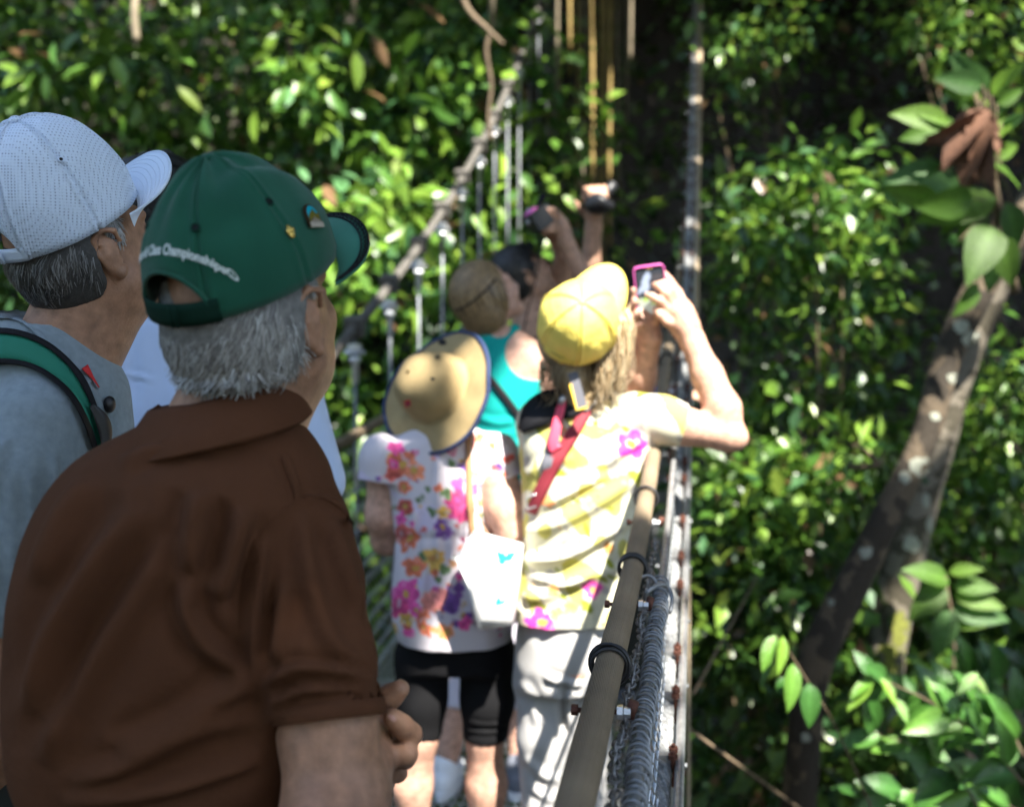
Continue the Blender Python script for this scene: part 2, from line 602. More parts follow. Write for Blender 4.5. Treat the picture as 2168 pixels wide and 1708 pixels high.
def ground_z(x, y):
    z = -5.0 + 13 * smooth01((y - 9.8 - 1.1 * np.clip(x + .3, 0, 6)) / 9.0) + 22 * smooth01((y - 18) / 40)
    z = z + 9 * smooth01((-x - 5) / 10) * smooth01((y + 4) / 10) + 5 * smooth01((x - 7) / 14) * smooth01((y - 2) / 10)
    z = z + 4.0 * smooth01((-y - 1.0) / 4.0)
    return z + .35 * np.sin(x * .9 + 1.3 * np.sin(y * .5)) * np.cos(y * .7) + .15 * np.sin(2.3 * x - 1.7 * y)


gx = np.concatenate([np.linspace(-160, -24, 14), np.linspace(-20, 26, 93), np.linspace(30, 160, 14)])
gy = np.concatenate([np.linspace(-120, -14, 12), np.linspace(-10, 32, 85), np.linspace(36, 200, 16)])
GX, GY = np.meshgrid(gx, gy)
GV = np.stack([GX.ravel(), GY.ravel(), ground_z(GX.ravel(), GY.ravel())], 1)
g = obj("ground", GV, grid_faces(len(gy), len(gx)), M_soil)
props(g, kind="structure")

# ------------------------------------------------------------------ suspension footbridge
ANG = R(8.9)
BT = np.array([math.sin(ANG), math.cos(ANG), 0]); BL = np.array([math.cos(ANG), -math.sin(ANG), 0])


DECK = -.12                                 # walking surface; the feet of the people


def zr(t):                                  # height of the deck above its lowest stretch
    return .017 * max(0.0, t - 3.4) ** 2


def bp(t, l, z): return BT * t + BL * l + np.array([0, 0, z])


def zc(t): return .51 + .0257 * (t + 1) ** 2     # main cables


L_R, L_L = -.111, -1.47


def zrail(t): return 1.078 + .075 * max(0.0, t - 1.95) ** 1.6 / 1.0 if t < 3.2 else 1.078 + .075 * 1.25 ** 1.6 + .1543 * (t - 3.2)


bridge = thing("suspension_bridge", "narrow suspension footbridge with wrapped handrails and galvanised side mesh the people stand on", "footbridge", bp(3, -.8, DECK))
TT = np.linspace(-2.2, 15, 90)
for l in (L_R, L_L):
    P = np.array([bp(t, l, zrail(t) if l == L_R else .97 + zr(t)) for t in TT])
    hr = obj("handrail", *tube(P, .0196 if l == L_R else .0245, 24), M_hose, bridge)
    if l == L_R: handrail_right = hr
    else: handrail_left = hr

# wire lashings and through bolts on the near handrail
def lashing(t, l, parent, r=.0245, turns=4, seed=0):
    rr = np.random.default_rng(seed)
    mb = MB()
    c = bp(t, l, zrail(t) if l == L_R else .97 + zr(t))
    for k in range(turns):
        a = np.linspace(0, 2 * math.pi, 26)
        tilt = rr.uniform(-.3, .3); sh = (k - turns / 2) * .0052 + rr.uniform(-.003, .003)
        q = (r if l == L_R else r + .006) + rr.uniform(-.001, .0035)
        P = c + np.outer(np.cos(a) * q, BL) + np.outer(np.sin(a) * q, [0, 0, 1]) + np.outer(sh + tilt * np.cos(a) * q, BT)
        add_tube(mb, P, .0026, 7, cap=False)
    return mb.build("lashing", M_black_wire, parent)


for i, t in enumerate((1.56, 2.14, 2.70, 3.28, 4.4, 5.4)): lashing(t, L_R, handrail_right, seed=i, turns=4 + i % 2)
for i, t in enumerate((4.6, 5.5, 6.4, 7.3)): lashing(t, L_L, handrail_left, seed=20 + i)
mb = MB()                                     # loose loop of wire at the second lashing
a = np.linspace(-.6, 5.0, 30)
c = bp(2.0, L_R + .05, 1.058)
add_tube(mb, c + np.outer(np.cos(a) * .024, BL) + np.outer(np.sin(a) * .027, [0, 0, 1]) + np.outer(.02 * np.sin(2 * a), BT), .0035, 7)
c = bp(2.06, L_R + .028, 1.065)
add_tube(mb, c + np.outer(np.cos(a) * .019, BL) + np.outer(np.sin(a) * .016, [0, 0, 1]) + np.outer(.03 * np.sin(a), BT), .003, 7)
mb.build("wire_loop", M_steel_dull, handrail_right)


def bolt(t, parent, l=L_R, long=.032):
    z = zrail(t) - .004
    sh = MB(); add_cyl(sh, bp(t, l - .029, z), bp(t, l + long, z), .0034, 8)
    add_cyl(sh, bp(t, l - .033, z), bp(t, l - .025, z), .0068, 6)
    sh.build("bolt", M_rust, parent, smooth=False)
    n = MB(); add_cyl(n, bp(t, l + .022, z), bp(t, l + .029, z), .009, 6); add_cyl(n, bp(t, l + .030, z), bp(t, l + .038, z), .0068, 6)
    n.build("nut", M_galv, parent, smooth=False)
    k = MB(); add_cyl(k, bp(t + .006, l + .036, z - .008), bp(t + .006, l + .042, z + .012), .0065, 8)
    k.build("clamp_block", M_rust, parent)


for t in (1.38, 1.9, 2.5, 3.15, 3.9): bolt(t, handrail_right)

# lacing: a cable below the rail with a spiral of wire round it and a chain beside it
P = np.array([bp(t, L_R + .053, zrail(t) - .02) for t in np.linspace(-1, 12, 60)])
obj("edge_cable", *tube(P, .007, 10), M_steel_dull, bridge)
rl_ = np.random.default_rng(14)
s = np.linspace(0, 1, 1500)
t = .7 + s * 1.42; a = s * 2 * math.pi * (1.42 / .0195) + .9 * np.sin(s * 37) + .6 * np.sin(s * 91 + 1)
rr = .0122 + .0013 * np.sin(s * 53) + .001 * np.sin(s * 141)
P = BT[None] * t[:, None] + BL[None] * (L_R + .053 + rr * np.cos(a) + .002 * np.sin(s * 23))[:, None] + np.array([0, 0, 1.])[None] * (rr * np.sin(a) + np.array([zrail(q) - .02 for q in t]))[:, None]
obj("lacing_spiral", *tube(P, .0019, 6), M_lacing, bridge)
# chain
aa = np.linspace(0, 2 * math.pi, 15)[:-1]
ring = np.stack([.006 * np.sign(np.cos(aa)) * np.abs(np.cos(aa)) ** .8, .0108 * np.sin(aa), 0 * aa], 1)
ring = np.vstack([ring, ring[:1]])
chain_me = mesh_data("chain_link", *tube(ring, .0021, 5), M_steel_dull)
chain = bpy.data.objects.new("chain", None); COL.objects.link(chain); chain.parent = bridge
for i in range(96):
    t = .95 + i * .0156
    M = np.eye(4); q = math.pi / 2 * (i % 2) + .25 * math.sin(i * 1.7)
    ex = BL * math.cos(q) + np.array([0, 0, 1.]) * math.sin(q)
    M[:3, 0] = ex; M[:3, 1] = BT; M[:3, 2] = np.cross(ex, BT)
    M[:3, 3] = bp(t, L_R + .029 + .003 * math.sin(i * .5), zrail(t) - .027 + .005 * math.sin(i * .35))
    inst("chain_link", chain_me, chain, M)

# main cables with clamps
for l in (L_R + .057, L_L - .05):
    near = l > -1
    P = np.array([bp(t, l, zc(t)) for t in np.linspace(-1.5, 16, 110)])
    mc = obj("main_cable", *tube(P, .0165 if near else .021, 12), M_cable_white if near else M_cable_old, bridge)
    # strands laid round the cable
    mb = MB()
    s = np.linspace(-1.2, 15.5, 1500)
    for k in range(5):
        a = s * 2 * math.pi / .22 + k * 2 * math.pi / 5
        C = np.stack([bp(q, l, zc(q)) for q in s])
        add_tube(mb, C + np.outer(np.cos(a), BL) * (.0145 if near else .018) + np.outer(np.sin(a), [0, 0, 1]) * (.0145 if near else .018), .006 if near else .0085, 4, cap=False)
    mb.build("strand", M_cable_white if near else M_cable_old, mc)
    step = .24 if near else .62
    for i, t in enumerate(np.arange(1.3 if near else 3.9, 13, step) + (.05 * np.sin(np.arange(len(np.arange(1.3 if near else 3.9, 13, step))) * 2.3) if near else 0)):
        c = bp(t, l, zc(t)); tg = nrm(bp(t + .1, l, zc(t + .1)) - c); up = nrm(np.cross(BL, tg))
        mb = MB()
        mb.add(*box(c + up * .004, BL, tg, up, .024 if near else .042, .008 if near else .03, .022 if near else .044))
        mb.build("cable_clamp", M_steel_dull if near else M_cable_old, mc, smooth=False)
        mb = MB()
        for sgn in (-1, 1):
            for dt in (-.012, .012):
                x = c + BL * sgn * .021 + tg * dt
                add_cyl(mb, x - up * .03, x + up * .038, .0042, 6)
                add_cyl(mb, x + up * .024, x + up * .032, .009, 6)
        if near and i % 3 != 1:
            q_ = up * (.012 * math.sin(i * 1.7))
            add_cyl(mb, c + BL * .02 + q_, c + BL * (.043 + .012 * math.sin(i * 2.1)) + q_, .0045, 6)
            if i % 2: add_cyl(mb, c + BL * .022 + tg * .03 - q_, c + BL * (.04) + tg * .034 - q_, .004, 6)
        mb.build("clamp_bolt", M_rust if near else M_galv, mc, smooth=False)
# second, thinner cable beside the near one
P = np.array([bp(t, L_R + .09, zc(t) + .012) for t in np.linspace(-1.5, 16, 80)])
obj("stay_cable", *tube(P, .0085, 10), M_galv, bridge)
P = np.array([bp(t, L_R + .085 + .0012 * t, zc(t) - .06 + .05 * t / 8) for t in np.linspace(5.2, 16, 60)])
obj("tan_rope", *tube(P, .026, 12), M_tan_rope, bridge)

# hangers from the cables to the deck edge
for l in (L_R + .057, L_L - .05):
    near = l > -1
    for t in np.arange(1.55 if near else 3.28, 13, .31 if near else .62):
        z1 = zc(t) - .012; z0 = zr(t) + DECK - .02
        mb = MB(); add_cyl(mb, bp(t, l, z0), bp(t, l, z1), .0055 if near else .0075, 8)
        hg = mb.build("hanger", M_hanger if not near else M_steel_dull, bridge)
        zt = z1 - (.12 if not near else .07)
        mb = MB()
        add_tube(mb, np.array([bp(t, l, zt), bp(t, l, zt - .02), bp(t, l, zt - .022), bp(t, l, zt - (.12 if not near else .05))]), [.026, .026, .016, .016] if not near else [.012, .012, .009, .009], 10)
        mb.build("turnbuckle", M_plastic_white if (not near and int(t * 10) % 3 == 0) else M_galv, hg)
        mb = MB()
        mb.add(*box(bp(t, l, zt + .045), BL, BT, AX[2], .03 if not near else .014, .016, .014 if not near else .01))
        add_cyl(mb, bp(t, l - .045, zt + .02), bp(t, l + .045, zt + .02), .01 if not near else .005, 8)
        add_cyl(mb, bp(t, l, z1 - .03), bp(t, l, z1 + .03), .02 if not near else .009, 8)
        mb.build("hanger_clamp", M_galv, hg, smooth=False)

# side mesh: zigzag wires hooked into each other (chain-link), one piece per side
def side_net(l, zt, t0, t1, pitch, r, out=0.0):
    mb = MB(); n = int((t1 - t0) / pitch); ph = pitch * .9
    for i in range(n):
        tc = t0 + (i + .5) * pitch
        zz = np.arange(zr(tc) + DECK + .02, zt(tc), ph)
        sg = np.where(np.arange(len(zz)) % 2, 1.0, -1.0)
        P = np.array([bp(tc + s_ * pitch * .52, l + out * (q - .5) * .05 + .003 * s_, q) for q, s_ in zip(zz, sg)])
        if len(P) > 2: add_tube(mb, P, r, 4, cap=False)
    return mb


side_net(L_R + .053, lambda t: zrail(t) - .03, .6, 9.5, .045, .0016).build("side_mesh", M_wire, bridge, smooth=False, kind="stuff")
side_net(L_L, lambda t: .96 + zr(t), 2.6, 11.0, .05, .0022).build("side_mesh", M_steel_dull, bridge, smooth=False, kind="stuff")
for zz in (.3, .62):
    P = np.array([bp(t, L_R + .057, zz + zr(t)) for t in np.linspace(-1, 10, 40)]); obj("mesh_cable", *tube(P, .004, 8), M_steel_dull, bridge)
    P = np.array([bp(t, L_L - .005, zz + zr(t)) for t in np.linspace(2, 11, 30)]); obj("mesh_cable", *tube(P, .004, 8), M_steel_dull, bridge)

# deck: steel gratings laid across two edge beams
for l in (L_R + .05, L_L + .01):
    P = np.array([bp(t, l, zr(t) + DECK - .05) for t in np.linspace(-2, 15, 60)]); obj("edge_beam", *tube(P, .03, 8), M_steel_dull, bridge)
wd = (L_R - L_L) / 2 - .03
mb = MB()
for i in range(42):
    mb.add(*box((-wd + (i + .5) * 2 * wd / 42, 0, -.0125), *AX, .0022, .485, .0125))
for j in range(15):
    mb.add(*box((0, -.47 + j * .94 / 14, -.006), *AX, wd, .003, .005))
for s_ in (-1, 1): mb.add(*box((0, s_ * .488, -.013), *AX, wd, .003, .0135))
Vg, Fg = mb.get()
grate = mesh_data("deck_panel", Vg, Fg, M_galv, smooth=False)
for i in range(15):
    t = -1.5 + i
    M = np.eye(4); dz = zr(t + .5) - zr(t - .5); d = nrm(BT + np.array([0, 0, dz]))
    M[:3, 0] = BL; M[:3, 1] = d; M[:3, 2] = np.cross(BL, d); M[:3, 3] = bp(t, (L_R + L_L) / 2, zr(t) + DECK)
    inst("deck_panel", grate, bridge, M)

# guy ropes outside the near edge
P = np.array([w(1458, 1290, 3.6), w(1458, 1900, 3.6)])
gr1 = obj("guy_rope", *tube(catmull(np.array([w(1459, 1180, 3.62), w(1458, 1500, 3.6), w(1458, 2600, 3.6)]), 12), .0055, 8), M_tan_rope, bridge)
obj("guy_rope", *tube(np.array([w(1604, 1218, 5.6), w(1468, 1468, 3.62)]), .0052, 8), M_twig, bridge)
obj("guy_rope", *tube(np.array([w(1462, 1545, 3.62), w(1760, 1760, 5.0)]), .006, 8), M_twig, bridge)


# ------------------------------------------------------------------ foliage
LEAF = {
    'small': (np.array([[0, 0, 0], [.42, -.5, .03], [.42, .5, .03], [1, 0, -.1], [.5, 0, -.06]]), np.array([[0, 4, 2], [0, 1, 4], [4, 3, 2], [1, 3, 4]])),
    'long': (np.array([[0, 0, 0], [.3, -.45, .02], [.3, .45, .02], [.65, -.42, -.03], [.65, .42, -.03], [1, 0, -.2], [.3, 0, -.05], [.65, 0, -.09]]),
             np.array([[0, 6, 2], [0, 1, 6], [1, 3, 7], [1, 7, 6], [6, 7, 4], [6, 4, 2], [3, 5, 7], [7, 5, 4]])),
}
GREENS = np.array([[.032, .08, .014], [.045, .11, .016], [.062, .135, .018], [.088, .17, .02], [.11, .2, .025], [.15, .22, .03], [.022, .06, .02], [.05, .12, .045]])


def leaf_colors(n, r, bright=1.0, pale=0.0, brown=.03):
    p = np.array([.18, .2, .2, .14, .08, .04, .1, .06]); p = p / p.sum()
    c = GREENS[r.choice(len(GREENS), n, p=p)] * r.uniform(.75, 1.25, (n, 1)) * bright
    m = r.random(n) < pale; c[m] = np.array([.14, .24, .03]) * r.uniform(.8, 1.2, (m.sum(), 1))
    m = r.random(n) < brown; c[m] = np.array([.17, .10, .05]) * r.uniform(.6, 1.2, (m.sum(), 1))
    return c


def leaf_arrays(P, D, Nn, L, W, C, kind='small'):
    T, Fa = LEAF[kind]
    D = nrm(D); B = nrm(np.cross(Nn, D)); U = np.cross(D, B)
    V = P[:, None] + T[None, :, 0:1] * (L[:, None, None] * D[:, None]) + T[None, :, 1:2] * (W[:, None, None] * B[:, None]) + T[None, :, 2:3] * (L[:, None, None] * U[:, None])
    n, m = len(P), len(T)
    F = (Fa[None] + (np.arange(n) * m)[:, None, None]).reshape(-1, 3)
    return V.reshape(-1, 3), F, np.repeat(C, m, 0)


def leaf_cloud(r, clusters, per, spread, L=(.05, .12), ratio=.5, kind='small', bright=1.0, pale=0.0, brown=.03, droop=.5, up=.9):
    """clusters (k,3 or k,4 with a size factor): leaves on short sprays round each centre"""
    k = len(clusters); c = np.repeat(clusters[:, :3], per, 0); sz = np.repeat(clusters[:, 3], per) if clusters.shape[1] > 3 else 1.0
    n = len(c)
    off = r.normal(size=(n, 3)) * np.array([1, 1, .75]) * spread * np.atleast_1d(sz).reshape(-1, 1)
    P = c + off
    D = nrm(off) * .8 + r.normal(size=(n, 3)) * .6; D[:, 2] -= droop
    Nn = r.normal(size=(n, 3)) * .55 + np.array([0, -.1, up])
    ln = r.uniform(*L, n); 
    cb = np.repeat(r.uniform(.8, 1.25, k), per)[:, None]
    C = leaf_colors(n, r, bright, pale, brown) * cb
    return leaf_arrays(P, D, Nn, ln, ln * ratio * r.uniform(.8, 1.2, n), C, kind)


def inframe(P, Y0=.5, mx=250):
    px, py = to_px(P)
    return (px > -mx) & (px < 2168 + mx) & (py > -mx) & (py < 1708 + mx) & (P[:, 1] > Y0)


def trunk_tube(pts, rad, n=40, sides=16, seed=0, rough=.08):
    P = catmull(pts, n); rr = np.interp(np.linspace(0, 1, n), np.linspace(0, 1, len(rad)), rad)
    V, F = tube(P, rr, sides)
    V = np.asarray(V)
    N = vnormals(V, F)
    V = V + N * np.r_[np.repeat(rr, sides), rr[0], rr[-1]][:, None] * rough * noise3(V, .16, seed)[:, None]
    return V, F


def blobs_px(pts, Yr, seed):
    """(px, py, rx, ry, count) ellipses of the picture filled with leaf sprays at distances Yr"""
    r = np.random.default_rng(seed); out = []
    for px, py, rx, ry, n in pts:
        for _ in range(n):
            a = r.uniform(0, 6.28); q = math.sqrt(r.random())
            out.append([*w(px + rx * q * math.cos(a), py + ry * q * math.sin(a), r.uniform(*Yr)), r.uniform(.7, 1.25)])
    return np.array(out)


# ---- jungle wall on the slope beyond the left side of the bridge
def wall_clusters(r, n, x0, x1, z0, z1, yfun, depth, dens):
    out = []
    while len(out) < n:
        x = r.uniform(x0, x1, 4000); z = r.uniform(z0, z1, 4000); y = yfun(x, z) + depth * r.random(4000) ** 1.3
        P = np.stack([x, y, z, r.uniform(.7, 1.3, 4000)], 1)
        keep = (r.random(4000) < dens(P)) & inframe(P[:, :3])
        out += list(P[keep])
    return np.array(out[:n])


r1 = np.random.default_rng(3)
def dens_left(P):
    px, py = to_px(P[:, :3])
    d = .10 + .90 * (noise3(P[:, :3], .62, 5) > -.15)
    d = d * np.where(px > 1130 + .08 * py, .06, 1) * np.where(px > 1320, 0, 1)
    return d
cl = wall_clusters(r1, 760, -6.5, 2.2, -4.5, 5.0, lambda x, z: 8.6 + .42 * (z + 1.5) + .25 * np.sin(x * 1.3) - .12 * x, 3.0, dens_left)
mb = MB()
V, F, C = leaf_cloud(r1, cl[:520], 36, .30, (.11, .23), .5, 'small', 1.28, .2)
mb.add(V, F, C)
V, F, C = leaf_cloud(r1, cl[520:], 30, .36, (.17, .32), .38, 'long', 1.25, .22)
mb.add(V, F, C)
mb.build("jungle_foliage", M_leaf)
props(bpy.data.objects["jungle_foliage"], "dense dappled jungle foliage covering the slope beyond the left handrail", "foliage", kind="stuff")

# sprays of larger leaves standing out of the jungle wall on the left bank
LB = "larger leaved branches in front of the jungle wall"
for i, (px_, py_, rx_, ry_, n_, Y_, kd, br, pl, lab) in enumerate([
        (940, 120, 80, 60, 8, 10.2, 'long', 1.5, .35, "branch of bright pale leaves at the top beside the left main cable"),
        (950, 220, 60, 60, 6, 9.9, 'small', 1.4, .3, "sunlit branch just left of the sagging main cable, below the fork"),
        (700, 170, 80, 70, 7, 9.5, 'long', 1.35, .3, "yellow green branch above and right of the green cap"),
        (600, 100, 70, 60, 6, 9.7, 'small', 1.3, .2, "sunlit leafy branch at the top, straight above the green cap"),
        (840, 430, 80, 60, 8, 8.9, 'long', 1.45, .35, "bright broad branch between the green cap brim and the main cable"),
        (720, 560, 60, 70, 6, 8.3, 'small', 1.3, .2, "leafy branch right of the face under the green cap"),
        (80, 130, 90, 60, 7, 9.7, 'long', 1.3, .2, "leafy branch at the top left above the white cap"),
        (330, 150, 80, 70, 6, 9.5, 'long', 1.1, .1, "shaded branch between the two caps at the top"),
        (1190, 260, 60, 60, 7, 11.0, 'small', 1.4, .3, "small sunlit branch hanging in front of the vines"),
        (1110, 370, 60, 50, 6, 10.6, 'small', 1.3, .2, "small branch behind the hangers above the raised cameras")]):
    rb_ = np.random.default_rng(300 + i)
    bl_ = blobs_px([(px_, py_, rx_, ry_, n_)], (Y_, Y_ + .7), 300 + i)
    root = thing("leafy_branch", lab, "branch", w(px_, py_ + ry_, Y_ + .6), LB)
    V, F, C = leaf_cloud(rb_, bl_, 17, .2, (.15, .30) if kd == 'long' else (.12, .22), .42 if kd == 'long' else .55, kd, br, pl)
    obj("leaves", V, F, M_leaf, root, True, C)
    mb = MB(); b0 = w(px_ + rb_.uniform(-80, 80), py_ + ry_ * 1.6, Y_ + 1.3)
    for q in bl_[:6, :3]: add_tube(mb, catmull(np.array([b0, .5 * (b0 + q) + rb_.normal(size=3) * .08, q]), 8), np.linspace(.014, .004, 8), 5)
    mb.build("stem", M_twig, root)

# thin dark backing of undergrowth on the slope, everywhere in view
r2 = np.random.default_rng(4)
xs = r2.uniform(-9, 14, 9000); ys = r2.uniform(9, 28, 9000)
Pq = np.stack([xs, ys, ground_z(xs, ys) + r2.uniform(.1, 1.3, 9000)], 1)
Pq = Pq[inframe(Pq)]
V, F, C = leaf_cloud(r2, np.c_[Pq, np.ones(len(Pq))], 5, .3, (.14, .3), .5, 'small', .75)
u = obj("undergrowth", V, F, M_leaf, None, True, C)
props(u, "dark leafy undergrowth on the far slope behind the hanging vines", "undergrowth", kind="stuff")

# ---- foliage on the right of the bridge: shrubs and saplings standing one behind another
def bush(name, label, cat, base, blobs, per, spread, L, seed, ratio=.5, kind='small', bright=1.0, pale=.05, group=None, stems=4, material=None, droop=.5):
    r = np.random.default_rng(seed)
    root = thing(name, label, cat, base, group)
    blobs = np.array(blobs, float)
    V, F, C = leaf_cloud(r, blobs, int(per * .72) if per > 12 else per, spread, (L[0] * 1.25, L[1] * 1.35) if per > 12 else L, ratio, kind, bright, pale, droop=droop)
    obj("crown", V, F, material or M_leaf, root, True, C)
    mb = MB(); base = np.asarray(base, float)
    for i in range(stems):
        e = blobs[r.integers(len(blobs)), :3]
        m_ = .5 * (base + e) + r.normal(size=3) * .12
        add_tube(mb, catmull(np.array([base + r.normal(size=3) * [.05, .05, 0], m_, e]), 10), np.linspace(.022, .006, 10), 6)
    mb.build("stem", M_twig, root)
    return root


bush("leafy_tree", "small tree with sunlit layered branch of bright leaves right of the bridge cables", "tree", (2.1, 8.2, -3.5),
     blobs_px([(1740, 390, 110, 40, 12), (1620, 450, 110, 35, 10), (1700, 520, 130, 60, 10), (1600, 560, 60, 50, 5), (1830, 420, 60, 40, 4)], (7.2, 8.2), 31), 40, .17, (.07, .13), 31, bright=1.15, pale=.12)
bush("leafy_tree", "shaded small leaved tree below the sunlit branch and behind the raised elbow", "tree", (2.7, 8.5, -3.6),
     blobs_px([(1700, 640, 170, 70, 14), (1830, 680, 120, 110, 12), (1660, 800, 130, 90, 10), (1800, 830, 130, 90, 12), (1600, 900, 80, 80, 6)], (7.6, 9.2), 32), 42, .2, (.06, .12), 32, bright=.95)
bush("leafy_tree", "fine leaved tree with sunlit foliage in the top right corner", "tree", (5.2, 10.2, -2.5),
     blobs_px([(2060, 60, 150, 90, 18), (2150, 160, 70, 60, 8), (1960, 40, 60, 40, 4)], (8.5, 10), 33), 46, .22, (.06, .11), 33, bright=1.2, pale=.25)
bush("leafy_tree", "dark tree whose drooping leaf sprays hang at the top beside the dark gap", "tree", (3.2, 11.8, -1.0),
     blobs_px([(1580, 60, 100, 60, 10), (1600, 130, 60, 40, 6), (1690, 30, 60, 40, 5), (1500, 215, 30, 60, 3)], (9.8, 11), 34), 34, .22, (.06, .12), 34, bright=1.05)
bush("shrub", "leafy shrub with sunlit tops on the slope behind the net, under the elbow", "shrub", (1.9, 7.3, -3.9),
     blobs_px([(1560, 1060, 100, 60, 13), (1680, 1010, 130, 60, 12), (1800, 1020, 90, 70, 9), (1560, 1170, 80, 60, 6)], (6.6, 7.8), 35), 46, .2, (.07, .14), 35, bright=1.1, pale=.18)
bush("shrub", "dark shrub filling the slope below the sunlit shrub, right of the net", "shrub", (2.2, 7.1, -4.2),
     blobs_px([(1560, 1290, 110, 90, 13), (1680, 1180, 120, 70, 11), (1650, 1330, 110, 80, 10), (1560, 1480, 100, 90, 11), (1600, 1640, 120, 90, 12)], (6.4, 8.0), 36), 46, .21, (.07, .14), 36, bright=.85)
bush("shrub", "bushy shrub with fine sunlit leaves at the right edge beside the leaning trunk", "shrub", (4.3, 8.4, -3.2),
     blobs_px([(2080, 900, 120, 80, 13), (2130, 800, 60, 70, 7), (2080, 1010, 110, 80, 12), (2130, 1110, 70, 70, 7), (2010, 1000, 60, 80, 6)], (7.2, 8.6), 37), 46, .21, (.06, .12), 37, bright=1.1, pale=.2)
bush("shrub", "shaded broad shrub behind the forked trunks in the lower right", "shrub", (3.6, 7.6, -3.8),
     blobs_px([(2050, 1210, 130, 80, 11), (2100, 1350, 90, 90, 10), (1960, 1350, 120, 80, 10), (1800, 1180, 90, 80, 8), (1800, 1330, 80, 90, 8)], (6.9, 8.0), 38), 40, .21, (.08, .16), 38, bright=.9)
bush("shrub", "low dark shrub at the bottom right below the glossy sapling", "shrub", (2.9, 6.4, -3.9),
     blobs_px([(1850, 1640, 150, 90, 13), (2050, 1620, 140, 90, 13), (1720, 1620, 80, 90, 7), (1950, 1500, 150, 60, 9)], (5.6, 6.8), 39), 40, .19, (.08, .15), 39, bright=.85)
# fern-like sunlit tuft at the trunk
bush("fern", "bright yellow green fern tuft in front of the leaning trunk", "fern", w(1835, 985, 6.3), np.array([[*w(1835, 950, 6.3), 1], [*w(1870, 955, 6.3), .8], [*w(1800, 945, 6.3), .8]]), 9, .05, (.14, .22), 41, .22, 'long', 1.5, .9, stems=2, droop=-.2)

# ---- leaning trunk and its neighbour
t1 = thing("leaning_tree", "dark leaning tree trunk with pale lichen patches right of the bridge", "tree", w(1660, 2500, 5.3))
pts = [(1640, 2500), (1660, 1900), (1690, 1700), (1722, 1420), (1800, 1245), (1905, 1040), (1960, 920), (2010, 750), (2075, 610), (2150, 490), (2260, 380)]
Pl = np.array([w(x, y, 5.3 + .0004 * (1700 - y)) for x, y in pts])
V, F = trunk_tube(Pl, np.array([46, 40, 37, 35, 36, 33, 30, 33, 36, 36, 34]) / 455.0, 90, 22, 3, .05)
tk = obj("trunk", V, F, M_bark, t1)
tr_bvh = bvh(V, np.vstack([F[0][:, :3], F[0][:, [0, 2, 3]]]))
rl = np.random.default_rng(8)
for (x, y, rad) in [(1945, 985, 26), (1915, 1010, 16), (1835, 1170, 16), (2035, 690, 20), (2055, 715, 22), (2015, 800, 12), (1760, 1275, 9), (1980, 880, 12), (1705, 1560, 12)]:
    ring_ = []
    m = 16
    for k in range(m):
        a = 2 * math.pi * k / m; q = rad * rl.uniform(.6, 1.15)
        ring_.append(drape(tr_bvh, x + q * math.cos(a), y + q * .9 * math.sin(a), .003, 6.2))
    c_ = drape(tr_bvh, x, y, .008, 6.2)
    V_ = np.vstack([c_, ring_]); F_ = np.array([[0, 1 + k, 1 + (k + 1) % m] for k in range(m)])
    obj("lichen_patch", V_, F_, M_lichen, tk)
t2 = thing("mossy_tree", "second upright mossy trunk behind the leaning one", "tree", w(1835, 2300, 6.7))
Pl = np.array([w(x, y, 6.42) for x, y in [(1800, 2300), (1830, 1700), (1868, 1420), (1890, 1280), (1915, 1180), (1945, 1070), (1985, 950), (2040, 780), (2110, 600), (2200, 380)]])
V, F = trunk_tube(Pl, np.array([55, 50, 42, 40, 42, 38, 32, 30, 30, 28]) / 392.0, 60, 16, 6, .07)
tk2 = obj("trunk", V, F, M_bark_dark, t2)
tr2 = bvh(V, np.vstack([F[0][:, :3], F[0][:, [0, 2, 3]]]))
for (x, y, rad, mm, yy) in [(1930, 1150, 20, M_lichen, 1), (1960, 1060, 10, M_lichen, 1.6), (1885, 1395, 38, M_moss, .9), (1850, 1420, 24, M_moss, 1.1), (1905, 1330, 20, M_moss, 2.0), (1968, 1110, 8, M_lichen, 2.4)]:
    m = 18; ring_ = []
    for k in range(m):
        a = 2 * math.pi * k / m; q = rad * rl.uniform(.7, 1.1)
        ring_.append(drape(tr2, x + q * math.cos(a), y + q * yy * math.sin(a), .003, 6.6))
    V_ = np.vstack([drape(tr2, x, y, .01, 6.6), ring_]); F_ = np.array([[0, 1 + k, 1 + (k + 1) % m] for k in range(m)])
    obj("lichen_patch" if mm is M_lichen else "moss_patch", V_, F_, mm, tk2)


# ---- individually built leaves
def big_leaf_mesh(name, color, mat_, wid=.42, droop=.25, n=9, fold=.12, tip=1.0, col2=None):
    s = np.linspace(0, 1, n)
    prof = np.sin(math.pi * s ** (.75)) ** .85 * wid; prof[0] = .02; prof[-1] = .004
    rows = []
    for k, q in enumerate((-1, -.5, 0, .5, 1)):
        y = prof * q * .5
        z = -droop * s ** 2 + abs(q) * prof * fold + .012 * np.sin(s * 30) * abs(q)
        rows.append(np.stack([s, y, z], 1))
    V = np.array(rows).transpose(1, 0, 2).reshape(-1, 3)
    C = np.tile(np.array(color), (len(V), 1)); C.reshape(n, 5, 3)[:, 2] *= 1.35
    F = grid_faces(n, 5)
    V2 = np.vstack([V])
    return mesh_data(name, V2, F, mat_, True, C)


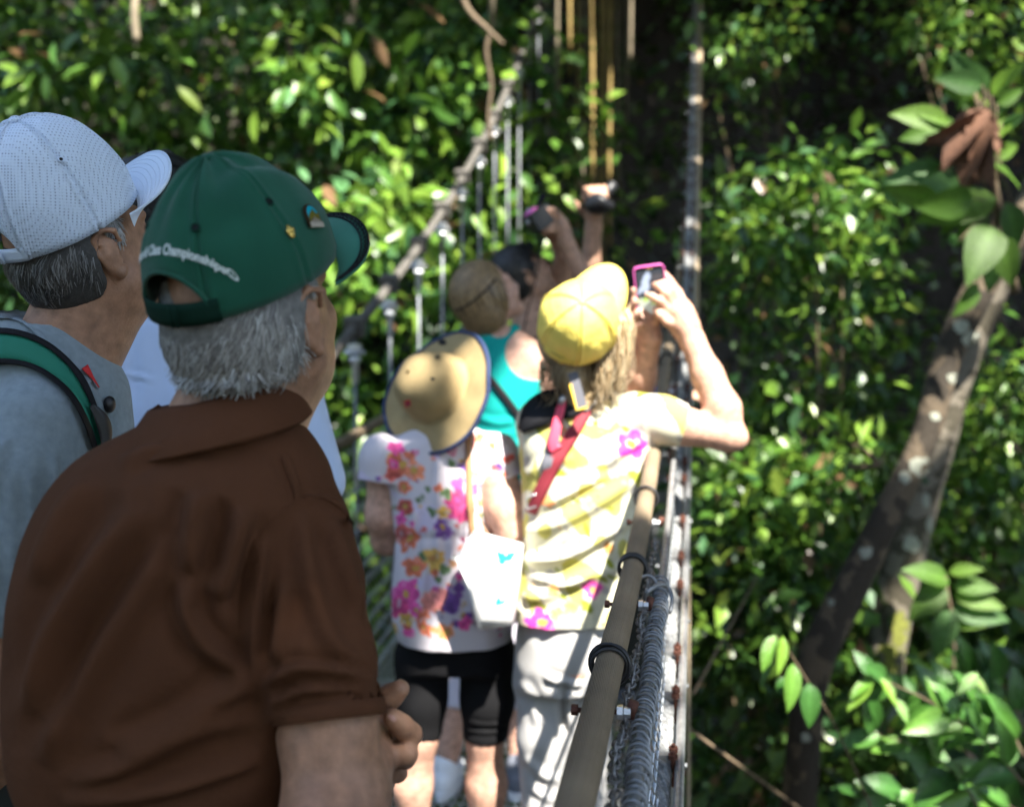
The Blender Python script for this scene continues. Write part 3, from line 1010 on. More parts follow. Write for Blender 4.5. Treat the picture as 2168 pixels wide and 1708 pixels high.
LEAFM = [big_leaf_mesh("leaf", c, M_leaf_gloss, wd, dr) for c, wd, dr in
         [((.10, .22, .03), .42, .2), ((.06, .16, .025), .45, .3), ((.14, .26, .03), .38, .15), ((.04, .12, .022), .5, .28)]]
M_backlit = mat("broad_leaf", attr=True, rough=.42, trans=.6, var=.3, vscale=22, bump=.5, bscale=45, bdist=.006)
BROAD = [big_leaf_mesh("leaf", c, M_backlit, wd, dr) for c, wd, dr in
         [((.10, .21, .03), .5, .25), ((.08, .18, .05), .52, .35), ((.14, .26, .035), .44, .2), ((.08, .16, .025), .6, .4)]]


def place_leaf(me, parent, a, b, roll=0.0, facing=None):
    """leaf from its stalk end a to its tip b"""
    d = b - a; L = np.linalg.norm(d); d = d / L
    f = nrm(EYE - a) if facing is None else nrm(facing)
    u = f - d * f.dot(d); u = nrm(u); v = np.cross(u, d)
    c_, s_ = math.cos(roll), math.sin(roll)
    v, u = v * c_ + u * s_, u * c_ - v * s_
    M = np.eye(4); M[:3, 0] = d * L; M[:3, 1] = v * L; M[:3, 2] = u * L; M[:3, 3] = a
    return inst("leaf", me, parent, M)


sp = thing("leafy_twig", "arching twig with hanging bright glossy leaves in front of the dark trunk", "twig", w(1720, 1500, 3.7))
st = catmull(np.array([w(1640, 1344, 3.6), w(1668, 1375, 3.6), w(1715, 1450, 3.62), w(1770, 1540, 3.7), w(1850, 1720, 3.9)]), 20)
obj("stem", *tube(st, np.linspace(.0016, .004, 20), 6), M_twig, sp)
for (a, b, ya, yb, m, ro) in [((1641, 1344), (1613, 1418), 3.6, 3.55, 0, .4), ((1657, 1346), (1654, 1430), 3.58, 3.53, 2, -.3), ((1636, 1405), (1602, 1447), 3.62, 3.6, 1, .9),
                              ((1678, 1404), (1678, 1507), 3.58, 3.52, 0, -.1), ((1660, 1432), (1645, 1472), 3.64, 3.62, 3, .5), ((1712, 1445), (1722, 1540), 3.6, 3.55, 3, .15)]:
    place_leaf(LEAFM[m], sp, w(*a, ya), w(*b, yb), ro, facing=(0.3, -1, .75))

sap = thing("sapling", "glossy leaved sapling reaching into the lower right corner", "sapling", w(2060, 2300, 4.5))
rr = np.random.default_rng(51)
mb = MB()
twigs = [[(2168, 1660), (2080, 1560), (1960, 1480), (1850, 1432)], [(2100, 1760), (2040, 1660), (1960, 1590), (1850, 1550)], [(2168, 1600), (2120, 1520), (2040, 1480), (1930, 1490)],
         [(2168, 1720), (2090, 1690), (1980, 1670), (1830, 1690)], [(2140, 1760), (2110, 1680), (2080, 1600), (2060, 1500)], [(2168, 1540), (2130, 1460), (2090, 1430), (2040, 1440)]]
for ti, tw in enumerate(twigs):
    Yt = 4.1 + .12 * ti
    P = catmull(np.array([w(x, y, Yt) for x, y in tw]), 24)
    add_tube(mb, P, np.linspace(.006, .002, 24), 6)
    for k in range(2, 24, 1):
        if rr.random() < .2: continue
        sgn = 1 if k % 2 else -1
        px, py = to_px(P[k:k + 1]); px, py = px[0], py[0]
        ang = rr.uniform(.5, 1.1) * (1 if sgn > 0 else -1) * .9
        tdx, tdy = tw[-1][0] - tw[0][0], tw[-1][1] - tw[0][1]
        base_a = math.atan2(tdy, tdx) + ang
        Ln = rr.uniform(60, 105)
        b = w(px + Ln * math.cos(base_a), py + Ln * math.sin(base_a) + rr.uniform(5, 30), Yt - rr.uniform(-.05, .12))
        place_leaf(LEAFM[rr.choice([0, 1, 1, 3, 3])], sap, P[k], b, rr.uniform(-.5, .5), facing=(rr.uniform(-.3, .3), -1, rr.uniform(.4, 1.2)))
mb.build("stem", M_twig, sap)
for (a, b, m, ro) in [((1845, 1434), (1793, 1502), 2, .3), ((1863, 1434), (1906, 1494), 2, -.2), ((1899, 1480), (1926, 1530), 0, .2), ((1850, 1436), (1800, 1470), 0, .6), ((2060, 1430), (2095, 1470), 2, .2), ((2070, 1425), (2030, 1465), 0, .1)]:
    place_leaf(LEAFM[m], sap, w(*a, 4.05), w(*b, 4.0), ro, facing=(.3, -1, .9))

ep = thing("broad_leaved_plant", "broad leaved plant with a brown dead leaf cluster at the top of the leaning trunk", "plant", w(2120, 640, 5.4))
rr = np.random.default_rng(52)
mb = MB()
core = (2110, 460)
add_tube(mb, catmull(np.array([w(2150, 620, 5.4), w(2120, 470, 5.35), w(2090, 300, 5.3), w(2060, 180, 5.3)]), 16), np.linspace(.022, .008, 16), 8)
LV = [((2010, 262), (1865, 225), 2), ((2030, 268), (1880, 290), 0), ((2010, 370), (1850, 362), 1), ((1985, 420), (1845, 400), 2), ((2040, 400), (1935, 390), 1), ((2060, 420), (1930, 450), 0),
      ((2050, 420), (1985, 520), 0), ((2080, 440), (2030, 530), 3), ((2100, 480), (2060, 590), 3), ((2120, 500), (2140, 620), 3), ((2110, 420), (1900, 470), 2), ((2130, 430), (2180, 560), 1),
      ((2080, 180), (1975, 160), 1), ((2090, 190), (2000, 110), 1), ((2100, 200), (2170, 120), 2), ((2080, 210), (1970, 195), 2), ((2110, 220), (2190, 180), 0), ((2100, 330), (2185, 300), 2),
      ((2100, 350), (2195, 390), 0), ((2070, 600), (2020, 690), 0), ((2100, 300), (2150, 215), 2), ((2060, 190), (2010, 240), 0), ((2120, 260), (2200, 250), 1), ((2030, 510), (1985, 500), 1), ((2110, 530), (2090, 640), 1)]
for a, b, m in LV:
    ya = 5.3 + rr.uniform(-.1, .1); b = (a[0] + .78 * (b[0] - a[0]), a[1] + .78 * (b[1] - a[1]))
    o = place_leaf(BROAD[m], ep, w(*a, ya), w(*b, ya - rr.uniform(-.1, .2)), rr.uniform(-.5, .5), facing=(rr.uniform(-.4, .2), -1, rr.uniform(-.5, .9)))
    mid = .5 * (w(*core, 5.35) + w(*a, ya)) + np.array([0, 0, .03])
    add_tube(mb, catmull(np.array([w(*core, 5.36), mid, w(*a, ya)]), 8), .003, 5)
mb.build("stem", M_twig, ep)
M_dead = mat("dead_leaf", (.12, .055, .03), .8, var=.4, vscale=15, bump=.5, bscale=40)
DEAD = big_leaf_mesh("dead_leaf", (.1, .05, .03), M_dead, .5, .5)
for k in range(16):
    a = w(2075 + rr.uniform(-20, 20), 250 + rr.uniform(-20, 40), 5.25)
    an = rr.uniform(.2, 2.9)
    b = w(2060 + 75 * math.cos(an), 270 + 110 * abs(math.sin(an)), 5.25 + rr.uniform(-.1, .1))
    o = place_leaf(DEAD, ep, a, b, rr.uniform(-1, 1)); o.name = "dead_leaf"

# pale sunlit leaves in front of the second trunk
rp = thing("round_leaved_plant", "round leaved plant with soft green leaves right of the forked trunks", "plant", w(2010, 1500, 6.0))
mb = MB(); add_tube(mb, catmull(np.array([w(2010, 1500, 6.0), w(2020, 1350, 6.0), w(2000, 1220, 6)]), 10), .008, 6); mb.build("stem", M_twig, rp)
for a, b, m in [((2020, 1260), (2130, 1280), 2), ((2015, 1290), (2140, 1300), 1), ((2010, 1230), (1930, 1195), 0), ((2010, 1210), (2080, 1200), 2), ((2010, 1290), (1990, 1390), 1), ((2020, 1320), (2085, 1320), 2), ((2000, 1240), (1935, 1300), 3), ((2020, 1240), (2110, 1240), 0)]:
    place_leaf(BROAD[m], rp, w(*a, 6.0), w(*b, 5.9), 0.1, facing=(.2, -1, .7))

# ---- hanging vines and bare stems
ORD = ["leftmost", "second", "third", "fourth", "fifth", "sixth", "seventh", "eighth", "ninth", "tenth", "eleventh", "twelfth", "thirteenth", "rightmost"]
_px = [1180, 1208, 1206, 1232, 1253, 1243, 1272, 1292, 1310, 1186, 1325, 1335, 1222, 1280]
_mm = [1, 0, 0, 1, 0, 1, 0, 0, 1, 1, 1, 1, 0, 0]
_rank = list(np.argsort(np.argsort(_px)))
VL = [("%s, %s vine from the left among those hanging in the dark gap" if 0 < r_ < 13 else "%s, %s of the vines hanging in the dark gap beyond the bridge") % (("pale" if m_ else "yellow brown"), ORD[r_]) for r_, m_ in zip(_rank, _mm)]
VG = "vines hanging down in the dark gap beyond the bridge"
for i, (px, y0, y1, Y, rpx, mm) in enumerate([(1180, -60, 330, 11.5, 5, 1), (1208, -60, 110, 11.6, 6, 0), (1206, 120, 160, 12, 4, 0), (1232, -60, 400, 12.2, 5, 1), (1253, -60, 470, 11.6, 7, 0), (1243, -60, 380, 12.6, 4, 1),
                                     (1272, 120, 430, 12.4, 5, 0), (1292, 60, 520, 11.9, 7, 0), (1310, -60, 420, 12.8, 5, 1), (1186, 150, 430, 12.9, 4, 1), (1325, -60, 300, 13, 4, 1), (1335, 50, 130, 11.5, 6, 1), (1222, 200, 520, 13, 4, 0), (1280, -60, 560, 13.2, 4, 0)]):
    rr = np.random.default_rng(i)
    v = thing("hanging_vine", VL[i], "vine", w(px, y1, Y), VG)
    P = np.array([w(px + 1.6 * math.sin(q * 5 + i), y0 - 350 + (y1 - y0 + 350) * q, Y) for q in np.linspace(0, 1, 22)])
    obj("stem", *tube(P, .75 * rpx / FPX * Y * np.linspace(1, .75, 22), 7), (M_vine, M_vine_pale)[mm], v)
b1 = thing("forked_branch", "bare forked branch hanging above the left main cable", "branch", w(1000, 40, 8.6))
P = catmull(np.array([w(960, -90, 8.7), w(985, 10, 8.7), w(1035, 65, 8.6), (w(1066, 95, 8.6))]), 16); obj("limb", *tube(P, np.linspace(.026, .017, 16), 7), M_twig, b1)
P = catmull(np.array([w(1038, 70, 8.6), w(1030, 110, 8.6), w(1040, 180, 8.6), w(1034, 250, 8.6), w(1042, 300, 8.6)]), 20); obj("limb", *tube(P, np.linspace(.017, .012, 20), 7), M_twig, b1)
b2 = thing("pale_vine", "thin pale stem hanging straight down left of the forked branch", "vine", w(748, 40, 9))
obj("stem", *tube(np.array([w(745, -150, 9), w(750, 42, 9)]), .02, 7), M_vine_pale, b2)
b3 = thing("pale_vine", "thin upright stem just above the forked branch", "vine", w(1042, 60, 9.3))
obj("stem", *tube(np.array([w(1041, -150, 9.3), w(1042, 58, 9.3)]), .028, 7), M_vine_pale, b3)
b5 = thing("pale_vine", "bare pale limb sticking up among leaves at the top left", "vine", w(285, 80, 9))
obj("stem", *tube(catmull(np.array([w(290, 90, 9), w(285, 20, 9), w(300, -80, 9.1)]), 10), .03, 7), M_vine_pale, b5)

# ---- tree crowns overhead that shade the bridge; leaves left out where sun should land
S_DIR = SUN


def sun_hits(P, c, r):
    """leaf positions whose shadow falls within r of point c"""
    v = P - c; t = v @ S_DIR
    d = np.linalg.norm(v - t[:, None] * S_DIR, axis=1)
    return (d < r) & (t > 0)


LIT = []      # (centre, radius) of sunlit places
def lit(px, py, Y, rpx): LIT.append((w(px, py, Y), rpx * Y / FPX))

# people and bridge places in the sun
for a in [(1235, 690, 3.06, 125), (1290, 570, 3.1, 65), (1270, 930, 3.05, 130), (1400, 890, 3.08, 90), (1530, 880, 3.1, 110), (1500, 770, 3.12, 90), (1430, 650, 3.18, 95), (1380, 575, 3.2, 45),
          (1220, 1080, 3.05, 110), (1210, 1210, 3.05, 110), (1150, 1295, 3.05, 55), (1240, 1290, 3.05, 50), (1150, 1560, 3.05, 26), (1175, 1620, 3.05, 22), (1130, 1690, 3.05, 30), (1105, 1430, 3.05, 20),
          (1052, 1185, 3.02, 38), (1050, 1265, 3.02, 40), (1014, 1235, 3.02, 20), (872, 1650, 3.26, 60), (1030, 1640, 3.26, 62), (1040, 1500, 3.24, 42), (945, 1625, 4.0, 65), (925, 1690, 4.0, 50), (840, 1680, 4.2, 50), (1090, 1640, 4, 30),
          (985, 760, 3.22, 20), (1140, 790, 4.0, 36), (1075, 930, 4.0, 40), (1262, 415, 4.75, 36), (1252, 520, 4.82, 26), (1143, 440, 4.4, 10), (1365, 812, 4.72, 18), (1452, 830, 4.6, 32), (1370, 700, 3.25, 22), (1352, 760, 3.3, 12), (835, 960, 3.3, 18),
          (1425, 1000, 3.4, 45), (1425, 1130, 3.1, 45), (1420, 1250, 2.85, 45), (1415, 1370, 2.6, 45), (1410, 1480, 2.4, 45), (1405, 1600, 2.15, 50), (1440, 560, 6, 30), (1440, 470, 6.6, 25), (1395, 955, 4.2, 24), (1450, 1400, 2.9, 20), (1440, 690, 5.2, 30), (1455, 250, 9, 16),
          (875, 640, 6.4, 18), (735, 850, 5.1, 24), (640, 870, 5.0, 26), (1000, 440, 8.0, 14), (820, 560, 6.2, 12), (960, 400, 7.3, 14)]:
    lit(*a)

# along the cables
for t_ in np.arange(5.6, 13.5, .33):
    for l_, r_ in ((L_L - .05, .05),): LIT.append((bp(t_, l_, zc(t_)), r_))

# patches of sun on the foliage (px, py, distance, radius px)
for a in [(620, 90, 9.5, 60), (690, 170, 9.3, 70), (790, 120, 9.2, 60), (940, 90, 9.4, 80), (960, 200, 9.2, 70), (900, 300, 9.2, 60), (820, 330, 9.0, 60), (700, 300, 9.0, 55), (860, 420, 9.0, 70), (640, 220, 9.2, 60),
          (760, 440, 8.8, 60), (930, 420, 9, 50), (700, 560, 8.8, 50), (800, 590, 8.8, 55), (900, 540, 9, 55), (40, 150, 9.4, 50), (90, 120, 9.4, 35), (130, 250, 9.3, 30), (300, 130, 9.2, 35), (360, 200, 9.2, 25), (440, 110, 9.3, 40), (530, 250, 9, 45),
          (500, 60, 9.3, 40), (1170, 200, 9.6, 60), (1200, 260, 9.6, 40), (1100, 330, 9.6, 40), (1180, 330, 9.8, 30), (1010, 280, 9.4, 40), (720, 870, 8.4, 50), (670, 790, 8.5, 35), (750, 980, 8.2, 40), (790, 720, 8.5, 40),
          (1740, 380, 7.6, 90), (1640, 450, 7.6, 90), (1720, 500, 7.6, 80), (1560, 470, 7.6, 40), (1830, 430, 7.6, 40), (1590, 560, 7.6, 40),
          (1650, 650, 8.2, 40), (1760, 690, 8.2, 35), (1700, 780, 8.2, 30), (1850, 610, 8.2, 30), (1640, 870, 8.2, 35), (1880, 690, 8.2, 24), (1600, 930, 8.0, 50),
          (2060, 40, 9.2, 90), (2130, 130, 9.2, 80), (1980, 60, 9.2, 50), (1600, 60, 10.3, 45), (1560, 130, 10.3, 30), (1690, 30, 10.3, 30), (1640, 130, 10.3, 20), (1500, 215, 10.3, 25),
          (1560, 1040, 7.2, 100), (1660, 1000, 7.2, 80), (1780, 1000, 7.2, 45), (1500, 1100, 7.2, 60), (1620, 1120, 7.2, 50), (1850, 960, 6.3, 60), (1720, 1060, 7.2, 40),
          (2080, 870, 8, 80), (2130, 980, 8, 70), (2050, 960, 8, 50), (2140, 800, 8, 50), (2130, 1090, 8, 45), (2030, 1060, 8, 35), (2100, 1290, 6, 60), (1960, 1200, 6, 40), (1880, 1390, 6.7, 45), (1960, 1090, 6.7, 40),
          (1650, 1400, 3.6, 60), (1700, 1490, 3.6, 60), (1850, 1470, 4.1, 60), (1910, 1490, 4.1, 45), (2080, 1440, 4.2, 50), (1990, 1600, 4.3, 30), (1840, 1560, 4.2, 30), (2150, 1600, 4.3, 45),
          (1530, 1250, 7.2, 30), (1640, 1230, 7.2, 25), (1500, 1650, 7, 35), (1590, 1590, 6.8, 30), (1560, 1400, 7, 25), (1700, 1650, 6, 30), (1800, 1650, 6, 25), (1930, 1660, 6, 30), (2080, 1650, 6, 30), (1770, 1180, 7.2, 25),
          (2080, 200, 5.2, 90), (2140, 280, 5.2, 80), (1960, 270, 5.2, 60), (1930, 400, 5.2, 60), (1995, 340, 5.3, 26), (2010, 170, 5.3, 30), (2150, 440, 5.3, 35), (1900, 225, 5.3, 22), (1255, 150, 11.6, 24), (1255, 300, 11.6, 24), (1293, 200, 11.9, 20), (1293, 330, 11.9, 20), (1208, 40, 11.6, 20), (1460, 200, 10, 14), (1460, 480, 8, 18)]:
    lit(a[0], a[1], a[2], a[3] * (1.6 if a[0] < 1250 and a[2] > 8 else 1.12))
# smaller random specks of sun all over the two banks
rs = np.random.default_rng(77)
for _ in range(110):
    px = rs.uniform(0, 1120); py = rs.uniform(0, 1000); lit(px, py, 9.2, rs.uniform(7, 20))
for _ in range(110):
    px = rs.uniform(1480, 2168); py = rs.uniform(350, 1708); lit(px, py, rs.uniform(5, 8.5), rs.uniform(7, 18))


def canopy(name, label, base, limbs, targets, per, seed, L=(.18, .32), zs=(6.4, 9.8)):
    """crown of a tall tree overhead; targets are the shaded places below it"""
    r = np.random.default_rng(seed)
    n = len(targets)
    zt = np.maximum(r.uniform(*zs, n), targets[:, 2] + 2.5)
    C0 = targets + S_DIR * ((zt - targets[:, 2]) / S_DIR[2])[:, None]
    c = np.repeat(C0, per, 0)
    off = r.normal(size=c.shape) * np.array([.3, .3, .18])
    P = c + off
    D = nrm(off) + r.normal(size=P.shape) * .5; D[:, 2] -= .2
    Nn = r.normal(size=P.shape) * .35 + S_DIR
    ln = r.uniform(*L, len(P))
    mid = P + nrm(D) * ln[:, None] * .5
    keep = np.ones(len(P), bool)
    for ce, ra in LIT: keep &= ~sun_hits(mid, ce, ra + min(.13, .03 + .8 * ra))
    keep &= ~inframe(P, .3, 60)
    P, D, Nn, ln = P[keep], D[keep], Nn[keep], ln[keep]
    root = thing(name, label, "tree", base)
    V, F, C = leaf_arrays(P, D, Nn, ln, ln * .52, leaf_colors(len(P), r, 1.0, .05), 'small')
    obj("crown", V, F, M_leaf, root, True, C)
    mb = MB()
    for i, (pts, ra) in enumerate(limbs):
        add_tube(mb, catmull(np.array(pts, float), 24), np.linspace(ra, ra * .35, 24), 12)
    mb.build("trunk", M_bark, root)
    return root


rc = np.random.default_rng(91)
n = 1300                                        # over the people
TA = np.stack([rc.uniform(-2.6, 1.6, n), rc.uniform(-.2, 6.5, n), rc.uniform(.6, 1.7, n)], 1)
canopy("shade_tree", "tall tree behind the photographer whose crown shades the group", (-3.4, -4.5, ground_z(np.array([-3.4]), np.array([-4.5]))[0]),
       [([(-3.4, -4.5, -3), (-3.1, -4.3, 3), (-2.2, -3.6, 7), (-.5, -2.4, 8.6)], .3), ([(-3.1, -4.3, 3.5), (-1, -4.2, 7), (1.5, -3.0, 8.8)], .14), ([(-2.6, -4, 5.5), (-3, -2, 7.5), (-2, 0, 8.6)], .12)], TA, 34, 92, (.10, .19))
n = 1500                                       # over the left bank and the dark gap
pxs = rc.uniform(-150, 1560, n); pys = rc.uniform(-150, 1250, n)
TB = np.array([w(a, b, c) for a, b, c in zip(pxs, pys, rc.uniform(7.6, 12.5, n))])
canopy("shade_tree", "tall tree on the left bank with a spreading crown above the frame", (-9, 6.5, ground_z(np.array([-9.]), np.array([6.5]))[0]),
       [([(-9, 6.5, 0), (-8.6, 6.4, 5), (-6, 6, 8), (-1, 5.5, 8.8)], .3), ([(-8.6, 6.4, 5.5), (-6, 4, 8), (-3, 3, 9)], .15), ([(-7, 6.1, 7), (-4, 7.5, 8.6), (0, 7.5, 9)], .12)], TB, 8, 93)
n = 2600                                       # over the gap beyond the bridge, added to keep sun off it
pxs = rc.uniform(1080, 2300, n); pys = rc.uniform(-200, 640, n)
TD = np.array([w(a, b, c) for a, b, c in zip(pxs, pys, rc.uniform(11.5, 26, n))])
SAVED = LIT; LIT = [q for q in LIT if q[0][1] > 9.5]
canopy("shade_tree", "tree added beyond the bridge, its unseen crown keeping sun off the gap", (9, 24, 6), [([(9, 24, 4), (8.5, 23, 10), (5, 20, 13)], .4), ([(8.7, 23.5, 9), (4, 17, 11.5), (1, 14, 12)], .2)], TD, 16, 95, (.3, .5), (9, 14))
LIT = SAVED
n = 1500                                       # over the right bank
pxs = rc.uniform(1420, 2400, n); pys = rc.uniform(-150, 1850, n)
TC = np.array([w(a, b, c) for a, b, c in zip(pxs, pys, rc.uniform(3.4, 11, n))])
canopy("shade_tree", "tall tree on the right bank with a spreading crown above the frame", (8.5, 3.5, ground_z(np.array([8.5]), np.array([3.5]))[0]),
       [([(8.5, 3.5, -4), (8.2, 3.4, 3), (7, 3.8, 7), (4, 4.5, 8.8)], .3), ([(8.1, 3.4, 4), (6, 2, 7.5), (3, 1, 9)], .15), ([(7.4, 3.6, 6), (6, 6, 8.5), (4, 8, 9.2)], .12)], TC, 18, 94)


# unseen crowns added behind the photographer and over the banks to block sky light
def sky_blocker(label, base, cl_, per, seed, spread=.8, L=(.3, .55)):
    r = np.random.default_rng(seed)
    V0 = np.repeat(cl_, per, 0); off = r.normal(size=V0.shape) * spread
    P = V0 + off; D = nrm(off) + r.normal(size=P.shape) * .5; D[:, 2] -= .4; Nn = r.normal(size=P.shape) * .6 + np.array([0, 0, 1.])
    ln = r.uniform(*L, len(P)); mid = P + nrm(D) * ln[:, None] * .5
    keep = ~inframe(P, .3, 80)
    for ce, ra in LIT: keep &= ~sun_hits(mid, ce, ra + min(.28, .1 + ra))
    P, D, Nn, ln = P[keep], D[keep], Nn[keep], ln[keep]
    root = thing("shade_tree", label, "tree", base)
    V, F, C = leaf_arrays(P, D, Nn, ln, ln * .5, leaf_colors(len(P), r, .9, .03), 'small')
    obj("crown", V, F, M_leaf, root, True, C)
    b = np.asarray(base, float); top = cl_.mean(0); top[2] = cl_[:, 2].max() - .5
    mb = MB(); add_tube(mb, catmull(np.array([b, .6 * b + .4 * np.array([b[0], b[1], top[2]]), np.array([.7 * b[0] + .3 * top[0], .7 * b[1] + .3 * top[1], top[2]])]), 16), np.linspace(.32, .12, 16), 12)
    mb.build("trunk", M_bark, root)


rw = np.random.default_rng(97)
def pts_box(n, x, y, z): return np.stack([rw.uniform(*x, n), rw.uniform(*y, n), rw.uniform(*z, n)], 1)
sky_blocker("unseen tree added behind the photographer on the left to block sky light", (-5, -10.5, -1.5), pts_box(240, (-12, 0), (-13, -8.5), (-4, 13)), 40, 98)
sky_blocker("unseen tree added behind the photographer on the right to block sky light", (5, -10.5, -1.5), pts_box(240, (0, 12), (-13, -8.5), (-4, 13)), 40, 99)
sky_blocker("unseen tree added far out on the right bank to block sky light", (12, 3, -3), pts_box(150, (9.5, 13), (-6, 10), (-5, 11)), 40, 100)
sky_blocker("unseen tree added far out on the left bank to block sky light", (-12.5, 3, -1), pts_box(150, (-13.5, -10), (-6, 9), (-5, 11)), 40, 101)
sky_blocker("tree added beyond the bridge, its unseen crown roofing the gap to darken it", (3, 21, 2), pts_box(420, (-8, 11), (6.5, 22), (7.6, 12)), 34, 102, .7)

q_ = pts_box(640, (-.6, 13), (6.5, 25), (0, 1)); q_[:, 2] = .3 * q_[:, 1] + 3.6 + 1.6 * q_[:, 2]
sky_blocker("low tree added behind the vines, its unseen crown shutting sky light out of the gap", (6, 26.5, 6), q_, 36, 103, .55)

# ------------------------------------------------------------------ people: materials
def skin(name, c, var=.34):
    return mat(name, c, .5, var=var, vscale=55, bump=.45, bscale=330, bdist=.0016, sss=.1, spec=.4, var_detail=8)


M_skin_ruddy = skin("ruddy_skin", (.35, .185, .112))
M_skin_brown = skin("brown_skin", (.20, .095, .058))
M_skin_fair = skin("fair_skin", (.50, .29, .21))
M_skin_tan = skin("tan_skin", (.42, .24, .16))
M_brown_polo = mat("brown_cotton", (.086, .0345, .0165), .9, var=.1, vscale=14, weave=.3, wscale=1400, sheen=0, bump=.4, bscale=70, bdist=.004)
M_green_cap = mat("green_twill", (.012, .088, .052), .8, var=.14, vscale=22, weave=.3, wscale=1500, sheen=.2, bump=.2, bscale=45)
M_green_brim = mat("teal_twill", (.03, .16, .11), .8, var=.06, vscale=20, weave=.3, wscale=1500, sheen=.15)
M_dark_green = mat("dark_green_twill", (.006, .028, .018), .85, weave=.3, wscale=1500)
M_white_cap = mat("white_mesh_knit", (.65, .74, .88), .7, weave=1.0, wscale=230, bump=.1, bscale=40)
def knit_holes(m, scale):
    nt = m.node_tree; b = nt.nodes["Principled BSDF"]; tc = nt.nodes.new("ShaderNodeTexCoord")
    v = nt.nodes.new("ShaderNodeTexVoronoi"); v.inputs["Scale"].default_value = scale; v.inputs["Randomness"].default_value = .08
    r_ = nt.nodes.new("ShaderNodeMapRange"); r_.inputs[1].default_value = .12; r_.inputs[2].default_value = .42
    mx = nt.nodes.new("ShaderNodeMix"); mx.data_type = 'RGBA'
    lk(nt, tc.outputs["Object"], v.inputs["Vector"]); lk(nt, v.outputs["Distance"], r_.inputs[0]); lk(nt, r_.outputs[0], mx.inputs[0])
    c = b.inputs["Base Color"].default_value
    mx.inputs[6].default_value = (c[0] * .5, c[1] * .52, c[2] * .58, 1); mx.inputs[7].default_value = c
    lk(nt, mx.outputs[2], b.inputs["Base Color"])


knit_holes(M_white_cap, 250)
M_white_twill = mat("white_twill", (.64, .73, .87), .75, weave=.6, wscale=520)
M_white_brim = mat("white_brim", (.64, .74, .88), .7, weave=.3, wscale=800)
M_grey_tee = mat("grey_jersey", (.23, .28, .31), .9, var=.14, vscale=90, weave=.2, wscale=1600, sheen=.2)
M_blue_shirt = mat("pale_blue_poplin", (.50, .60, .80), .75, var=.06, vscale=10, bump=.1, bscale=50)
M_black = mat("black_nylon", (.012, .012, .014), .6)
M_black_gloss = mat("black_plastic", (.010, .010, .012), .45)
M_green_strap = mat("green_webbing", (.012, .19, .12), .75, weave=.4, wscale=900)
M_red = mat("red_cotton", (.6, .02, .02), .7)
M_thread = mat("pale_thread", (.75, .8, .77), .7)
M_gold = mat("gold_pin", (.85, .6, .16), .25, 1.0, bump=.9, bscale=260, bdist=.003)
M_hair_grey = mat("grey_hair", attr=True, rough=.42, spec=.45)
M_trouser_dark = mat("dark_trousers", (.03, .032, .028), .9, weave=.3, wscale=1200)
M_print = mat("printed_cotton", attr=True, rough=.85, sheen=.1, trans=.12)
M_leggings = mat("black_leggings", (.008, .008, .009), .85)
M_khaki = mat("pale_grey_trousers", (.42, .41, .40), .85, var=.05, vscale=12, bump=.1, bscale=60)
M_teal = mat("turquoise_jersey", (.008, .30, .27), .8, var=.06, vscale=18)
M_straw = mat("tan_canvas", (.35, .26, .13), .85, var=.1, vscale=30, weave=.4, wscale=700)
M_navy = mat("navy_binding", (.015, .03, .09), .7)
M_yellow = mat("yellow_nylon", (.84, .68, .14), .6, var=.06, vscale=25, bump=.55, bscale=24, bdist=.012)
M_pink = mat("pink_plastic", (.65, .12, .42), .3)
M_bag = mat("white_leather", (.80, .79, .77), .45, bump=.15, bscale=200)
M_tan_leather = mat("tan_leather", (.36, .19, .09), .55)
M_teal_print = mat("teal_print", (.01, .36, .36), .6)
M_maroon = mat("maroon_webbing", (.22, .018, .03), .75)
M_pinkred = mat("pink_red_cord", (.75, .07, .13), .6)
M_shoe_white = mat("white_shoe", (.78, .79, .82), .6, var=.08, vscale=40)
M_shoe_blue = mat("blue_trim", (.03, .25, .5), .6)
M_shoe_dark = mat("grey_shoe", (.12, .13, .16), .7)
M_nail = mat("fingernail", (.48, .27, .22), .3, sss=.1)
M_eye = mat("eyeball", (.7, .68, .65), .15)
M_lens = mat("dark_lens", (.01, .01, .012), .12)
M_screen = mat("phone_screen", (.02, .02, .025), .15)
M_gold_yellow = mat("yellow_edging", (.75, .45, .03), .6)
M_grey_tag = mat("grey_fabric", (.12, .12, .14), .8)


for m_ in (M_brown_polo, M_green_cap, M_green_brim, M_dark_green, M_grey_tee, M_leggings, M_khaki, M_teal, M_straw, M_trouser_dark, M_print, M_black, M_blue_shirt, M_white_cap):
    m_.node_tree.nodes["Principled BSDF"].inputs["Specular IOR Level"].default_value = .12


# ------------------------------------------------------------------ people: anatomy helpers
class Frame:
    """local axes: x right, y forward, z up"""
    def __init__(s, o, fwd, up, scale=1.0):
        s.o = np.asarray(o, float)
        f = nrm(np.asarray(fwd, float)); u = np.asarray(up, float); u = nrm(u - f * u.dot(f))
        s.x = np.cross(f, u); s.y = f; s.z = u; s.k = scale
    def __call__(s, x, y=None, z=None):
        if y is None: x, y, z = x
        return s.o + s.k * (x * s.x + y * s.y + z * s.z)
    def arr(s, P): return s.o + s.k * (P[:, :1] * s.x + P[:, 1:2] * s.y + P[:, 2:] * s.z)
    def axes(s): return (s.x, s.y, s.z)
    def rot(s, ax, a):
        g = Frame(s.o, s.y, s.z, s.k)
        c, n = math.cos(a), math.sin(a)
        if ax == 'x': g.y = s.y * c + s.z * n; g.z = s.z * c - s.y * n
        if ax == 'y': g.x = s.x * c - s.z * n; g.z = s.z * c + s.x * n
        if ax == 'z': g.x = s.x * c + s.y * n; g.y = s.y * c - s.x * n
        return g


